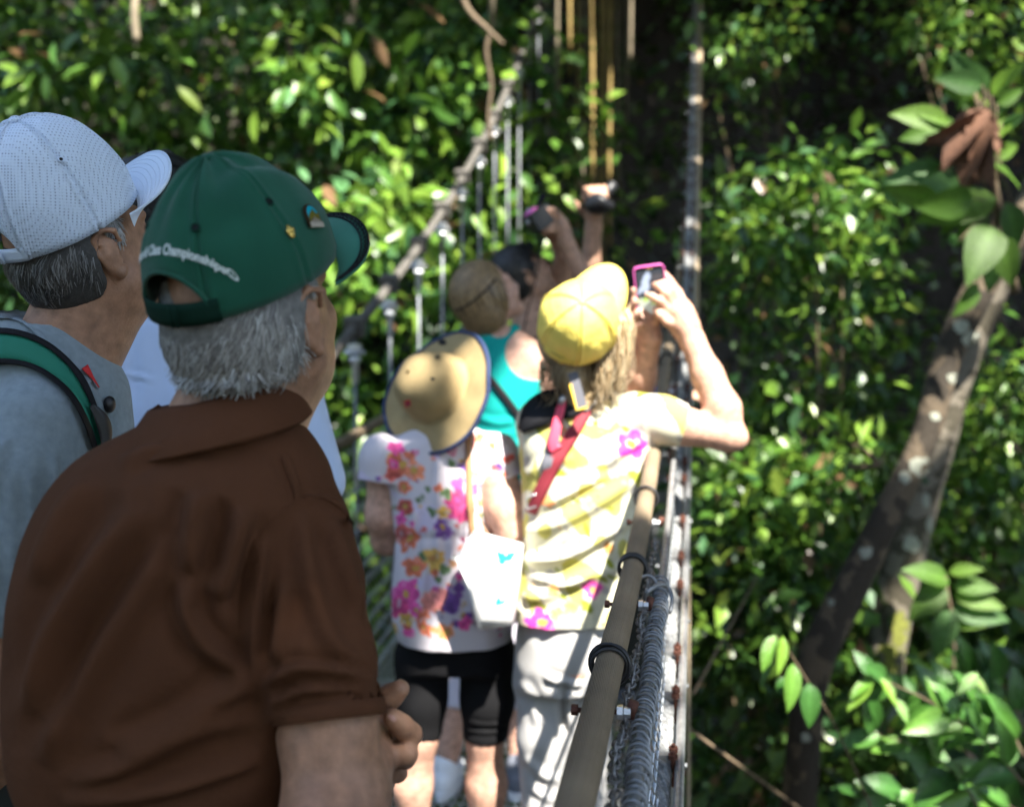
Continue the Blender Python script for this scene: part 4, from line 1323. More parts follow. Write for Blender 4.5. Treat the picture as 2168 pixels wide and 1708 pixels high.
def yawpitch(a, p):
    """face direction: a degrees to the right of straight away, p degrees up; and the head's up axis"""
    a, p = R(a), R(p)
    f = np.array([math.sin(a) * math.cos(p), math.cos(a) * math.cos(p), math.sin(p)])
    u = np.array([-math.sin(a) * math.sin(p), -math.cos(a) * math.sin(p), math.cos(p)])
    return f, u


def rolled(f, u, deg):
    """lean the head towards its right side"""
    x = np.cross(f, u); return f, u * math.cos(R(deg)) + x * math.sin(R(deg))


def head(F, H, ear=1.0, jaw=1.0):
    """skull, face and ears in field F; H is the head frame with its origin between the ears"""
    k = H.k
    ax = H.axes()
    e = lambda c, r, kk=.012, a=ax, cut=False: F.ell(H(c), np.array(r) * k, a, kk * k, cut)
    c = lambda a, b, ra, rb, kk=.012, cut=False: F.cone(H(a), H(b), ra * k, rb * k, kk * k, cut)
    e((0, -.012, .035), (.0745, .098, .092))
    e((0, .03, -.02), (.064, .072, .08), .02)
    e((0, .045, -.065), (.05 * jaw, .05, .05), .03)
    c((-.045, .01, -.06), (0, .078, -.098), .022 * jaw, .02, .025); c((.045, .01, -.06), (0, .078, -.098), .022 * jaw, .02, .025)
    e((0, .085, -.1), (.02, .016, .016), .015)                       # chin
    for s in (-1, 1):
        e((s * .033, .078, -.03), (.022, .02, .022), .02)            # cheek
        c((s * .008, .098, .022), (s * .045, .082, .02), .009, .008, .012)   # brow
        e((s * .032, .1, .003), (.015, .012, .011), .012, ax, True)  # eye socket
        c((s * .019, .091, -.002), (s * .044, .084, 0), .006, .005, .006)
    c((0, .099, .012), (0, .117, -.03), .008, .012, .012)            # nose
    for s in (-1, 1): e((s * .011, .107, -.034), (.009, .012, .008), .008)
    c((-.02, .094, -.062), (.02, .094, -.062), .006, .006, .008)     # lips
    c((-.017, .092, -.072), (.017, .092, -.072), .007, .007, .008)
    c((-.022, .103, -.067), (.022, .103, -.067), .0022, .0022, .003, True)
    for s in (-1, 1):                                                # ears
        E = H.rot('z', -s * .42); E.o = H(s * .072, -.006, -.004)
        q = lambda x, y, z: E(s * x * ear, y * ear, z * ear)
        F.ell(q(.008, -.006, 0), np.array([.0055, .014, .026]) * k * ear, E.axes(), .006 * k)
        rim = [(.006, .012, .012), (.013, .008, .029), (.016, -.008, .036), (.016, -.022, .026), (.014, -.024, .006), (.011, -.014, -.014), (.008, -.001, -.028), (.004, .006, -.022)]
        F.chain([q(*p) for p in rim], [.0038 * k, .0042 * k, .0045 * k, .0045 * k, .0042 * k, .004 * k, .0062 * k, .005 * k], .004 * k)
        F.chain([q(.012, -.014, .02), q(.013, -.013, .004), q(.011, -.006, -.012)], [.003 * k, .0035 * k, .003 * k], .004 * k)


def eyes(H, root):
    for s in (-1, 1):
        V, Fc = ball(H(s * .032, .079, .003), .0125 * H.k)
        o = obj("eye", V, Fc, M_eye, root)
        V, Fc = ball(H(s * .033, .0895, .003), np.array([.0055, .003, .0055]) * H.k, H.axes())
        obj("iris", V, Fc, M_lens, o)


def hand(F, wrist, mid, side, palm, s=1.0, curl=(.5, .5, .5, .5), spread=.16, thumb=(.6, .5), k=.004):
    """relaxed or gripping hand: wrist point, direction towards the knuckles (mid), side = towards the thumb,
    palm = direction the palm faces"""
    d = nrm(mid); sd = np.asarray(side, float); sd = nrm(sd - d * sd.dot(d)); pn = np.cross(d, sd)
    if pn.dot(palm) < 0: pn = -pn
    wr = np.asarray(wrist, float)
    F.chain([wr - d * .02 * s, wr + d * .03 * s, wr + d * .075 * s], [.022 * s, .024 * s, .018 * s], .012)
    for i, off in enumerate((.026, .009, -.009, -.025)):
        kn = wr + d * (.088 - .004 * abs(i - 1)) * s + sd * off * s
        F.cone(wr + d * .03 * s + sd * off * .6 * s, kn, .013 * s, .0105 * s, .008)
        L = (.040, .045, .041, .032)[i] * s
        dirn = nrm(d + sd * (spread * (1.3 - i) * .5)); p = kn; r0 = (.0098, .01, .0096, .0086)[i] * s
        for j in range(3):
            a = curl[i] * (.55, .95, .7)[j]
            dirn = nrm(dirn * math.cos(a) + pn * math.sin(a))
            n = p + dirn * L * (1, .64, .5)[j]
            F.cone(p, n, r0 * (1 - .1 * j), r0 * (.92 - .11 * j), k if j else .006)
            p = n
    b = wr + d * .022 * s + sd * .022 * s
    dirn = nrm(d * .55 + sd * .8 + pn * thumb[0] * .5)
    F.cone(wr + d * .02 * s, b + dirn * .028 * s, .016 * s, .0135 * s, .01)
    p = b + dirn * .028 * s
    for j in range(2):
        dirn = nrm(dirn + d * thumb[1] * .6 + pn * thumb[0] * .35)
        n = p + dirn * (.032, .026)[j] * s
        F.cone(p, n, (.0115, .0105)[j] * s, (.0105, .0085)[j] * s, k); p = n


def hair_ribbons(name, root, H, matr, n, th, zr_, L, radii, lift, seed, cols, width=.0022, back=0.0, wave=.25, seg=6, centre=(0, -.012, .035), flow=(0, 0, -1), curl=0.0, tilt=0.0, zfun=None, clumps=0, floor=None):
    """locks of hair lying on an ellipsoid (radii) round the head; th: angle range measured from the nose, zr_: heights of the roots"""
    r = np.random.default_rng(seed)
    a = r.uniform(th[0], th[1], n); z0 = r.uniform(zr_[0], zr_[1], n); ln = r.uniform(*L, n)
    if clumps:                                   # locks: strands of one lock bend alike
        cid = r.integers(clumps, size=n); ca = r.uniform(th[0], th[1], clumps); cz = r.uniform(zr_[0], zr_[1], clumps)
        a = ca[cid] + r.normal(size=n) * .05; z0 = cz[cid] + r.normal(size=n) * .004
        ctw = r.normal(size=clumps) * wave; ctl = r.uniform(.3, 1.0, clumps)
    if zfun is not None: z0 = zfun(a, z0)
    tw = (ctw[cid] + r.normal(size=n) * wave * .35) if clumps else r.normal(size=n) * wave
    ph = r.uniform(0, 6.28, n); lf = (ctl[cid] * r.uniform(.4, 1, n) if clumps else r.uniform(.15, 1, n) ** 1.6) * lift
    col = np.array(cols)[r.integers(len(cols), size=n)] * r.uniform(.75, 1.25, (n, 1))
    rows = []
    for i in range(seg + 1):
        q = i / seg
        z = z0 - ln * q
        aa = a + tw * q + .05 * wave * np.sin(q * 5 + ph) + tilt * q
        zz = np.clip((z - centre[2]) / radii[2], -.999, .999)
        rr_ = np.sqrt(np.maximum(1 - zz ** 2, .12))
        under = np.maximum(0, -(zz + .35))
        g = 1.0 + lf / radii[0] * (.25 + q * .9) + curl * q * q
        x = radii[0] * rr_ * g * np.sin(aa) + centre[0]; y = radii[1] * rr_ * g * np.cos(aa) + centre[1]
        tx, ty = np.cos(aa), -np.sin(aa)
        wd = width * (1 - .75 * q ** 1.5) * r.uniform(.8, 1.2, n)
        rows.append((np.stack([x - tx * wd, y - ty * wd, z], 1), np.stack([x + tx * wd, y + ty * wd, z], 1)))
    m = 2 * (seg + 1)
    V = np.stack([p for ab in rows for p in ab], 1).reshape(-1, 3)
    Fq = np.array([[2 * i, 2 * i + 1, 2 * i + 3, 2 * i + 2] for i in range(seg)])
    F = (Fq[None] + (np.arange(n) * m)[:, None, None]).reshape(-1, 4)
    W = H.arr(V)
    if floor is not None:                        # trimmed at the nape
        fl = floor + np.repeat(np.where(r.random(n) < .25, r.normal(size=n) * .016 - .006, r.normal(size=n) * .005), m)
        W[:, 2] = np.where(W[:, 2] < fl, fl + (W[:, 2] - fl) * .3, W[:, 2])
    return obj(name, W, F, matr, root, True, np.repeat(col, m, 0))


def cap(root, name, Hc, matc, matb, a=.105, b=.086, h=.135, brim=.068, open_h=.058, open_w=.5, mat_strap=None, seed=0, flat=.75, label=None,
        wrinkle=.0012, brim_drop=.22, puff=None, strap=True, border=None, eyelet_mat=None, eyelets=True, button=True, brim_up=0.0, brim_w=1.0, brim_ang=74, seam=1.4, strap_h=.019):
    """baseball cap; frame Hc: origin at the middle of its lower edge"""
    nt_, nv = 240, 26
    th = np.linspace(0, 2 * math.pi, nt_, endpoint=False)
    dth = np.abs((th - math.pi + math.pi) % (2 * math.pi) - math.pi)
    arch = open_h * np.sqrt(np.clip(1 - (dth / open_w) ** 2, 0, 1)) if open_h > 0 else np.zeros(nt_)
    def surf(th, v, lift=0.0):
        ph = v * math.pi / 2
        rho = np.sin(ph) ** flat; ze = np.cos(ph) ** .92
        aa = np.where(np.cos(th) > 0, a * 1.0, a * .98)
        x = (b + lift) * rho * np.sin(th); y = (aa + lift) * rho * np.cos(th); z = (h + lift) * ze
        y = y + .012 * ze * 0
        return np.stack([x, y, z], -1)
    def v_at(z): return np.arccos(np.clip(z / h, 0, 1) ** (1 / .92)) / (math.pi / 2)
    vmax = v_at(arch)
    rows = []
    for i in range(nv + 1):
        v = np.maximum(vmax * i / nv, 1e-4)
        rows.append(surf(th, v))
    A = np.array(rows)
    sd = np.random.default_rng(seed)
    Vl = A.reshape(-1, 3)
    # panel seams: shallow ridges either side of a groove
    dseam = np.abs(((th - math.pi / 6) + math.pi / 6) % (math.pi / 3) - math.pi / 6)
    ridge = seam * .0011 * np.exp(-((dseam - .05) / .03) ** 2) - seam * .0012 * np.exp(-(dseam / .025) ** 2)
    V0 = Hc.arr(Vl)
    Fg = grid_faces(nv + 1, nt_, True)
    N = vnormals(V0, Fg)
    if (N * (V0 - Hc.o)).sum() < 0: N = -N; Fg = Fg[:, ::-1]
    disp = np.tile(ridge, nv + 1) + wrinkle * noise3(Vl, .018, seed) + 1.6 * wrinkle * noise3(Vl, .045, seed + 1)
    if puff is not None: disp = disp + puff(Vl, np.tile(th, nv + 1))
    V = V0 + N * disp[:, None] * Hc.k
    if root is None: return V, Fg
    m = len(V)
    Vin = V - N * .0022
    e = nv * nt_
    j = np.arange(nt_); k = (j + 1) % nt_
    rim = np.stack([e + j, e + k, m + e + k, m + e + j], -1)
    c = obj(name, np.vstack([V, Vin]), np.vstack([Fg, Fg[:, ::-1] + m, rim]), matc, root)
    if label: c["label"] = label
    if border is None: border = matb
    # sweat band rim / binding along the opening
    P = Hc.arr(A[nv] + np.array([0, 0, .0005]))
    sel = np.where(dth < open_w * 1.0)[0]
    if open_h > 0 and strap:
        P2 = P[sel]
        obj("binding", *tube(P2, .0026, 6), matc, c)
        tt = np.linspace(math.pi - open_w * 1.12, math.pi + open_w * 1.12, 40)
        rows = []
        for z_ in (.0, strap_h * .33, strap_h * .68, strap_h):
            q = surf(tt, v_at(np.full(40, z_)), .0025); q[:, 2] = z_ - .001; rows.append(q)
        for z_ in (strap_h, .0):
            q = surf(tt, v_at(np.full(40, z_)), -.0005); q[:, 2] = z_ - .001; rows.append(q)
        V_ = Hc.arr(np.array(rows).reshape(-1, 3)); F_ = np.vstack([grid_faces(6, 40), np.array([[5 * 40 + i, 5 * 40 + i + 1, i + 1, i] for i in range(39)])])
        s_ = obj("strap", V_, F_, mat_strap or matc, c)
        tt = np.linspace(math.pi - .12, math.pi + .06, 8)
        mb = MB()
        for tq in (math.pi - .16, math.pi - .1):
            q = Hc.arr(np.array([surf(np.array([tq]), v_at(np.array([z_])), .006)[0] for z_ in (.0, .01, .02)]))
            add_tube(mb, q, .0018, 6)
        mb.build("buckle", mat_strap or matc, s_)
    # brim
    nu, nw = 41, 10
    u = np.linspace(-1, 1, nu)
    def brim_pts(u, wq, top=0.0):
        tin = u * R(brim_ang)
        xi, yi = b * 1.0 * np.sin(tin), a * 1.0 * np.cos(tin)
        y0 = a * math.cos(R(brim_ang)); tau = u * math.pi / 2
        xo = b * brim_w * (np.sin(R(brim_ang)) / np.sin(R(74))) * np.sin(tau) * (1 + .06 * np.cos(tau)); yo = y0 + (a + brim - y0) * np.cos(tau) ** .8
        x = xi + (xo - xi) * wq; y = yi + (yo - yi) * wq
        z = -brim_drop * (x / b) ** 2 * .1 - .01 * wq ** 2 + .004 + top + brim_up * wq
        return np.stack([x, y, z + 0 * x], -1)
    G = np.array([brim_pts(u, q) for q in np.linspace(0, 1, nw)]); G2 = np.array([brim_pts(u, q, -.0035) for q in np.linspace(0, 1, nw)])
    Vb = Hc.arr(np.vstack([G.reshape(-1, 3), G2.reshape(-1, 3)])); mb_ = nu * nw
    fb = grid_faces(nw, nu)
    e = (nw - 1) * nu
    rimb = np.array([[e + i, e + i + 1, mb_ + e + i + 1, mb_ + e + i] for i in range(nu - 1)])
    br = obj("brim", Vb, np.vstack([fb, fb[:, ::-1] + mb_, rimb]), matb, c)
    brim_top = lambda uu, wq, lift=.0012: Hc.arr(brim_pts(np.atleast_1d(uu), np.atleast_1d(wq), lift))
    if button:
        V_, F_ = ball(Hc(0, 0, h + .001), np.array([.0085, .0085, .0045]) * Hc.k, Hc.axes()); obj("button", V_, F_, matc, c)
    if eyelets:
        for i in range(6):
            t_ = math.pi / 6 + i * math.pi / 3
            p = surf(np.array([t_]), np.array([.56]), .0008)[0]; p2 = surf(np.array([t_]), np.array([.56]), .004)[0]
            n_ = nrm(Hc.arr(p2[None])[0] - Hc.arr(p[None])[0])
            e1 = nrm(np.cross(n_, [0.2, .3, 1])); e2 = np.cross(n_, e1); cc = Hc.arr(p[None])[0]
            aa = np.linspace(0, 2 * math.pi, 16)
            mbq = MB(); add_tube(mbq, cc + np.outer(np.cos(aa) * .0036, e1) + np.outer(np.sin(aa) * .0036, e2), .0013, 6, cap=False)
            ey = mbq.build("eyelet", eyelet_mat or matc, c)
            V_ = np.vstack([cc + n_ * .0003] + [cc + n_ * .0003 + math.cos(x) * .003 * e1 + math.sin(x) * .003 * e2 for x in aa[:-1]])
            o = obj("eyelet_hole", V_, np.array([[0, 1 + i, 1 + (i + 1) % 15] for i in range(15)]), M_black, c)
    return c, br, surf, v_at, brim_top


def text_mesh(body, size, shear=.25):
    cu = bpy.data.curves.new("lettering", 'FONT'); cu.body = body; cu.size = size; cu.shear = shear; cu.offset = size * .028; cu.align_x = 'CENTER'; cu.resolution_u = 3
    o = bpy.data.objects.new("lettering", cu); COL.objects.link(o)
    dg = bpy.context.evaluated_depsgraph_get()
    me = bpy.data.meshes.new_from_object(o.evaluated_get(dg))
    V = np.zeros(len(me.vertices) * 3); me.vertices.foreach_get("co", V)
    F = [tuple(p.vertices) for p in me.polygons]
    bpy.data.objects.remove(o); bpy.data.curves.remove(cu); bpy.data.meshes.remove(me)
    T = []
    for f in F:
        for i in range(1, len(f) - 1): T.append((f[0], f[i], f[i + 1]))
    return V.reshape(-1, 3), np.array(T)


def collect(fields, sm=2):
    mb = MB()
    for f in fields:
        V, Q = f.mesh(sm); mb.add(V, Q)
    V, F = mb.get()
    return V, F[0] if len(F) == 1 else F


def stand_legs(F, hip, knee_, foot, rs, k=.03):
    F.chain([hip, knee_, foot], rs, k)


def shoe(root, ank, d, matm, trim, L=.27):
    """sports shoe: ankle point on the ground, direction of the toe"""
    d = nrm(np.array([d[0], d[1], 0.])); s_ = np.cross(d, AX[2])
    f = Field(ank - .2 + np.array([0, 0, .15]), ank + np.array([.2, .2, .16]), .006)
    g = ank + np.array([0, 0, .0])
    f.ell(g + d * .01 + AX[2] * .055, (.042, .06, .05), (s_, d, AX[2]), .02)
    f.ell(g + d * .12 + AX[2] * .04, (.045, .09, .036), (s_, d, AX[2]), .03)
    f.ell(g - d * .03 + AX[2] * .045, (.036, .04, .045), (s_, d, AX[2]), .02)
    f.cone(g + AX[2] * .06, g + AX[2] * .1, .042, .044, .015)
    f.plane_cut(g + AX[2] * .022, -AX[2])
    V, Q = f.mesh(1); sh = obj("shoe", V, Q, matm, root)
    a = np.linspace(0, 2 * math.pi, 29)[:-1]
    out = np.array([(.044 + .006 * math.cos(t)) * math.sin(t) * s_ + (.055 + .142 * math.cos(t)) * d for t in a])
    V = np.vstack([g + out, g + out + AX[2] * .026]); n = 28; j = np.arange(n); kx = (j + 1) % n
    V = np.vstack([V, g + d * .055, g + d * .055 + AX[2] * .026])
    obj("sole", V, [np.stack([j, kx, n + kx, n + j], -1), np.vstack([np.stack([kx, j, np.full(n, 2 * n)], -1), np.stack([n + j, n + kx, np.full(n, 2 * n + 1)], -1)])], M_shoe_white, sh, smooth=False)
    mb = MB()
    for i in range(4):
        q = .035 + i * .026
        add_tube(mb, catmull(np.array([g + d * q + s_ * -.028 + AX[2] * (.072 - .1 * (q - .035) ), g + d * q + AX[2] * (.092 - .14 * (q - .035)), g + d * q + s_ * .028 + AX[2] * (.072 - .1 * (q - .035))]), 7), .003, 5)
    mb.build("lace", trim, sh)
    return sh

# ================================================================== man in the green cap
YH = 1.25
hero = thing("person", "man in brown polo shirt and green cap, seen from behind, hands clasped", "person", (w(400, 1000, 1.25)[0], 1.27, DECK))
f_, u_ = rolled(*yawpitch(33, 25), 4)
Hc = Frame(w(517, 592, YH), f_, u_)
f2_, u2_ = yawpitch(19, 20)
Hh = Frame(Hc(-.009, .008, -.046), f2_, u2_, .96)
lo = np.array([-.60, 1.05, 1.36]); hi = np.array([-.14, 1.48, 1.82])
F1 = Field(lo, hi, .0032)
head(F1, Hh, 1.18, 1.1)
nb = w(455, 960, 1.255)
F1.cone(Hh(0, -.022, -.05), nb, .058, .066, .03)
F1.cone(Hh(0, .03, -.09), nb + np.array([.03, .03, .02]), .045, .06, .03)
F1.plane_cut(nb + np.array([0, 0, .005]), -AX[2])
# right arm and hand
F2 = Field(np.array([-.36, .98, .88]), np.array([-.05, 1.46, 1.24]), .0035)
F2.chain([w(690, 1380, 1.2), w(694, 1540, 1.17), w(700, 1735, 1.135)], [.050, .0475, .047], .02)
F2.chain([w(700, 1745, 1.135), w(728, 1680, 1.165), w(752, 1608, 1.215), w(768, 1572, 1.24)], [.048, .045, .037, .030], .02)
F2.ell(w(690, 1760, 1.10), (.03, .03, .03), AX, .03)
F2.chain([w(755, 1600, 1.225), w(775, 1562, 1.245)], [.032, .027], .012)
# thumb
F2.chain([w(768, 1535, 1.255), w(798, 1494, 1.25), w(826, 1474, 1.245), w(847, 1458, 1.24)], [.016, .0138, .0132, .0108], .006)
# curled index finger, tip with the nail towards us
F2.chain([w(775, 1572, 1.25), w(822, 1560, 1.25), w(866, 1552, 1.243), w(871, 1556, 1.235)], [.015, .0118, .0118, .0118], .004)
F2.chain([w(871, 1552, 1.238), w(850, 1536, 1.222), w(831, 1519, 1.212)], [.0122, .0125, .0108], .003)
# middle finger below
F2.chain([w(775, 1602, 1.232), w(830, 1598, 1.225), w(860, 1596, 1.225), w(858, 1606, 1.245)], [.015, .0125, .0125, .012], .004)
F2.chain([w(775, 1632, 1.245), w(825, 1634, 1.25), w(842, 1636, 1.262), w(830, 1628, 1.28)], [.014, .0105, .0105, .0095], .004)
F2.chain([w(775, 1650, 1.26), w(812, 1656, 1.27), w(822, 1656, 1.285)], [.013, .0098, .009], .004)
# left forearm and hand meeting the right one (in front of the body)
F3 = Field(np.array([-.66, 1.25, .86]), np.array([.02, 1.62, 1.30]), .005)
F3.chain([w(190, 1500, 1.37), w(260, 1760, 1.42), w(520, 1720, 1.50), w(680, 1655, 1.40)], [.05, .046, .036, .026], .02)
hand(F3, w(668, 1660, 1.40), (.15, 1, .1), (0, 0.2, 1), (1, 0, 0), .9, (.9, .9, .9, .9))
# trunk and legs inside the clothes
F4 = Field(np.array([-.74, 1.0, DECK]), np.array([-.12, 1.56, 1.4]), .011)
tr_rows = pxrows(1.27, [(905, 330, 590, 1.275, .06), (950, 260, 630, 1.275, .07), (1010, 200, 650, 1.275, .085), (1130, 150, 650, 1.275, .10), (1400, 110, 650, 1.28, .115), (1640, 110, 640, 1.285, .115)])
tr_rows += [(.78, -.37, 1.29, .165, .12), (.72, -.37, 1.29, .15, .11)]
F4.loft(tr_rows, .02)
for s in (-1, 1):
    hp = np.array([-.37 + s * .085, 1.29 - s * .02, .82]); F4.chain([hp, hp + [s * .01, .01, -.42], hp + [s * .01, -.01, -.88]], [.09, .06, .042], .03)
V, F = collect([F1, F2, F3, F4])
hbody = obj("body", V, F, M_skin_ruddy, hero)
hbv = bvh(V, F if not isinstance(F, list) else F[0])
ring_ = [drape(hbv, 830 + 9 * math.cos(q) + 2 * math.sin(q), 1519 + 7 * math.sin(q) + 3 * math.cos(q), .0006, 1.2) for q in np.linspace(0, 6.28, 13)[:-1]]
obj("fingernail", np.vstack([drape(hbv, 830, 1519, .0012, 1.2), ring_]), np.array([[0, 1 + i, 1 + (i + 1) % 12] for i in range(12)]), M_nail, hbody)
eyes(Hh, hero)
# bald crown that shows through the cap's opening is the head itself; hair below the cap
greys = [(.30, .29, .27), (.40, .39, .37), (.22, .21, .2), (.5, .5, .48), (.33, .31, .28), (.14, .13, .125)]
Fh = Field(lo, hi, .004)
Fh.ell(Hh(0, -.014, .004), (.084, .106, .115), Hh.axes(), .01)
Fh.ell(Hh(.02, -.115, .092), (.075, .05, .052), Hh.axes(), .006, True)
Fh.plane_cut(w(480, 792, 1.2), -AX[2])
Fh.plane_cut(Hh(0, .0, .072), Hh.z)
Fh.plane_cut(Hh(0, -.004, 0), nrm(Hh.y + .1 * Hh.z)); Fh.plane_cut(Hh(0, -.032, -.015), nrm(Hh.y - .8 * Hh.z))
Fh.ell(Hh(.085, -.006, -.02), (.03, .03, .05), Hh.axes(), .006, True); Fh.ell(Hh(-.085, -.006, -.02), (.03, .03, .05), Hh.axes(), .006, True)
V, F = Fh.mesh(2)
hb = obj("hair", V, F, mat("grey_hair_base", (.16, .155, .145), .7, var=.4, vscale=120, bump=.6, bscale=260), hero)
hair_ribbons("hair_locks", hb, Hh, M_hair_grey, 5600, (1.86, 2 * math.pi - 1.86), (-.012, .072), (.03, .058), (.084, .106, .118), .005, 5, greys, .0012, wave=.22, curl=.02, centre=(0, -.014, .004), tilt=.3, clumps=150, zfun=lambda a, z: np.where(np.abs(a - math.pi - .3) < .95, np.minimum(z, .036), z), floor=w(480, 806, 1.2)[2])
hair_ribbons("nape_locks", hb, Hh, M_hair_grey, 900, (2.3, 2 * math.pi - 2.3), (-.035, -.012), (.018, .034), (.077, .1, .098), .009, 6, greys, .0016, wave=.2, curl=.16, centre=(0, -.016, -.0), tilt=.1, clumps=90, floor=w(480, 812, 1.2)[2])
hair_ribbons("sideburn", hb, Hh, M_hair_grey, 260, (1.25, 1.5), (.035, .06), (.014, .024), (.077, .1, .094), .002, 7, [(.42, .41, .4), (.5, .5, .5), (.3, .3, .3)], .0018, wave=.1, centre=(0, -.012, .02))


def green_puff(V, th):
    # the front panels sag behind the button, and the cloth gathers round the button
    z = V[:, 2]; x = V[:, 0]; y = V[:, 1]
    d = -.007 * np.exp(-(((x - .028) / .008) ** 2)) * np.exp(-(((y - .03) / .045) ** 2)) * np.clip((z - .06) / .04, 0, 1)
    d += .004 * np.exp(-(((x - .045) / .01) ** 2)) * np.exp(-(((y - .03) / .045) ** 2))
    d += .0022 * np.sin(th * 9 + 2 * np.sin(th * 2)) * np.exp(-((z - .12) / .03) ** 2)
    d += -.004 * np.exp(-((z - .085) / .012) ** 2) * np.exp(-((th - 2.3) / .35) ** 2)
    return d


green_cap, brim, csurf, cv, btop = cap(hero, "cap", Hc, M_green_cap, M_green_brim, mat_strap=M_dark_green, h=.132, a=.112, b=.088, brim=.057, brim_ang=66, flat=1.12, puff=green_puff, wrinkle=.0011, brim_drop=.3,
    label="green cap with white lettering over the back opening and two pins", eyelet_mat=M_dark_green, seed=4, open_h=.052, open_w=.56, strap_h=.023, brim_up=.014)
# dark net print along the brim's edge
mb = MB(); rb = np.random.default_rng(2)
for i in range(40):
    u0 = -1 + 2 * (i + .5) / 40
    for (ua, wa, ub, wb_) in ((u0, .80, u0 + .035, .9), (u0 + .035, .9, u0, .985), (u0, .80, u0 - .02, .9), (u0 - .02, .9, u0 + .02, .985)):
        add_tube(mb, np.array([btop(np.clip(ua, -1, 1), wa)[0], btop(np.clip(ub, -1, 1), wb_)[0]]), .0008, 4, flat=.4)
for wq in (.78, .99):
    add_tube(mb, btop(np.linspace(-.98, .98, 60), np.full(60, wq)), .0011, 5)
add_tube(mb, btop(np.linspace(-.98, .98, 40), np.full(40, .9)), .0006, 4)
mb.build("net_print", M_black, brim)
# lettering
TV, TF = text_mesh("World Class Championships®", .0122, .22)
tw_ = TV[:, 0].max() - TV[:, 0].min()
xx = (TV[:, 0] - TV[:, 0].min()) / tw_ - .5
th_ = math.pi - .16 - xx * 1.44
base = .064 * np.sqrt(np.clip(1 - ((th_ - math.pi + .05) / .9) ** 2, .02, 1)) + .004
PV = np.array([csurf(np.array([t]), cv(np.array([b_ + y])), .0024)[0] for t, b_, y in zip(th_, base, TV[:, 1])])
obj("lettering", Hc.arr(PV), TF, M_thread, green_cap, smooth=False)
# pins
def pin_frame(px, py):
    t = bvh(np.array([v.co for v in green_cap.data.vertices]) + root_loc(hero), [list(p.vertices) for p in green_cap.data.polygons])
    p0 = drape(t, px, py, .0025, 1.2); px_ = drape(t, px + 8, py, .0025, 1.2); py_ = drape(t, px, py - 8, .0025, 1.2)
    x = nrm(px_ - p0); y = py_ - p0; y = nrm(y - x * y.dot(x)); n = np.cross(x, y)
    if n.dot(EYE - p0) < 0: n = -n
    return p0, x, y, n
p0, x_, y_, n_ = pin_frame(657, 463)
def disc_shape(pts, c, x, y, n, th):
    P = np.array([c + x * a + y * b for a, b in pts]); m = len(P)
    V = np.vstack([P, P + n * th, c[None], (c + n * th)[None]]); j = np.arange(m); k = (j + 1) % m
    return V, [np.stack([j, k, m + k, m + j], -1), np.vstack([np.stack([m + j, m + k, np.full(m, 2 * m + 1)], -1), np.stack([k, j, np.full(m, 2 * m)], -1)])]
arc = [(.0125 * math.cos(a), .002 + .0125 * math.sin(a)) for a in np.linspace(0, math.pi, 16)] + [(-.0125, -.011), (.0125, -.011)]
pb = obj("pin_badge", *disc_shape(arc, p0, x_, y_, n_, .002), mat("bronze", (.11, .06, .03), .35, .8), green_cap, smooth=False)
sk = [(.0102 * math.cos(a), .002 + .0102 * math.sin(a)) for a in np.linspace(0, math.pi, 16)] + [(-.0102, -.004), (.0102, -.004)]
mb = MB()
def shape(pts, off, col):
    V_, F_ = disc_shape(pts, p0 + n_ * .0021, x_, y_, n_, off)
    mb.V.append(V_); [(mb.F3 if f.shape[1] == 3 else mb.F4).append(f + mb.n) for f in F_]; mb.n += len(V_); mb.C.append(np.tile(col, (len(V_), 1)))
shape(sk, .0002, (.01, .34, .42))
shape([(-.0102, -.001), (-.006, .004), (-.002, .0055), (.002, .0085), (.006, .003), (.0102, .004), (.0102, -.006), (-.0102, -.006)], .0005, (.16, .13, .02))
shape([(-.0125, -.0065), (.0125, -.0065), (.0125, -.0115), (-.0125, -.0115)], .0009, (.5, .43, .34))
o = mb.build("badge_picture", mat("enamel", attr=True, rough=.25), green_cap, smooth=False)
p0, x_, y_, n_ = pin_frame(609, 494)
mb = MB()
for a, b, r_ in [(0, .003, .0042), (.0015, -.004, .0038), (-.002, -.001, .0036), (.003, .0055, .0026), (-.0025, .0055, .0022), (.003, -.0005, .003)]:
    mb.add(*ball(p0 + x_ * a + y_ * b + n_ * .001, np.array([r_, r_, r_ * .6]), (x_, y_, n_), 8, 6))
mb.build("gold_pin", M_gold, green_cap)

# polo shirt
FS = Field(np.array([-.78, 1.0, .88]), np.array([-.10, 1.56, 1.47]), .006)
rows = pxrows(1.27, [(862, 385, 590, 1.265, .055), (885, 318, 618, 1.265, .078), (915, 250, 645, 1.265, .09), (950, 188, 672, 1.265, .106), (1000, 140, 700, 1.265, .127), (1060, 100, 712, 1.265, .137),
                     (1130, 74, 716, 1.265, .145), (1250, 48, 716, 1.268, .153), (1400, 38, 712, 1.272, .16), (1550, 38, 706, 1.275, .16), (1620, 46, 700, 1.278, .156), (1665, 66, 690, 1.28, .15), (1705, 80, 672, 1.28, .14), (1745, 100, 660, 1.28, .135)])
FS.chain([w(598, 1045, 1.25), w(632, 1125, 1.23), w(655, 1230, 1.205), w(672, 1400, 1.18), w(694, 1540, 1.163)], [.052, .054, .0565, .0605, .0585], .016)
FS.chain([w(210, 1080, 1.32), w(150, 1200, 1.37), w(130, 1420, 1.38)], [.05, .055, .05], .02)
cd = nrm(w(705, 1735, 1.135) - w(690, 1420, 1.18))
FS.plane_cut(w(694, 1522, 1.165), cd, .1)
FS.cone(w(693, 1490, 1.17), w(700, 1600, 1.155), .0515, .055, .004, True)
FS.loft(rows, .018, 2.25)
V, F = FS.mesh(3)
V = waves(V, F, .0022, .07, 3, (1, 1, .45))
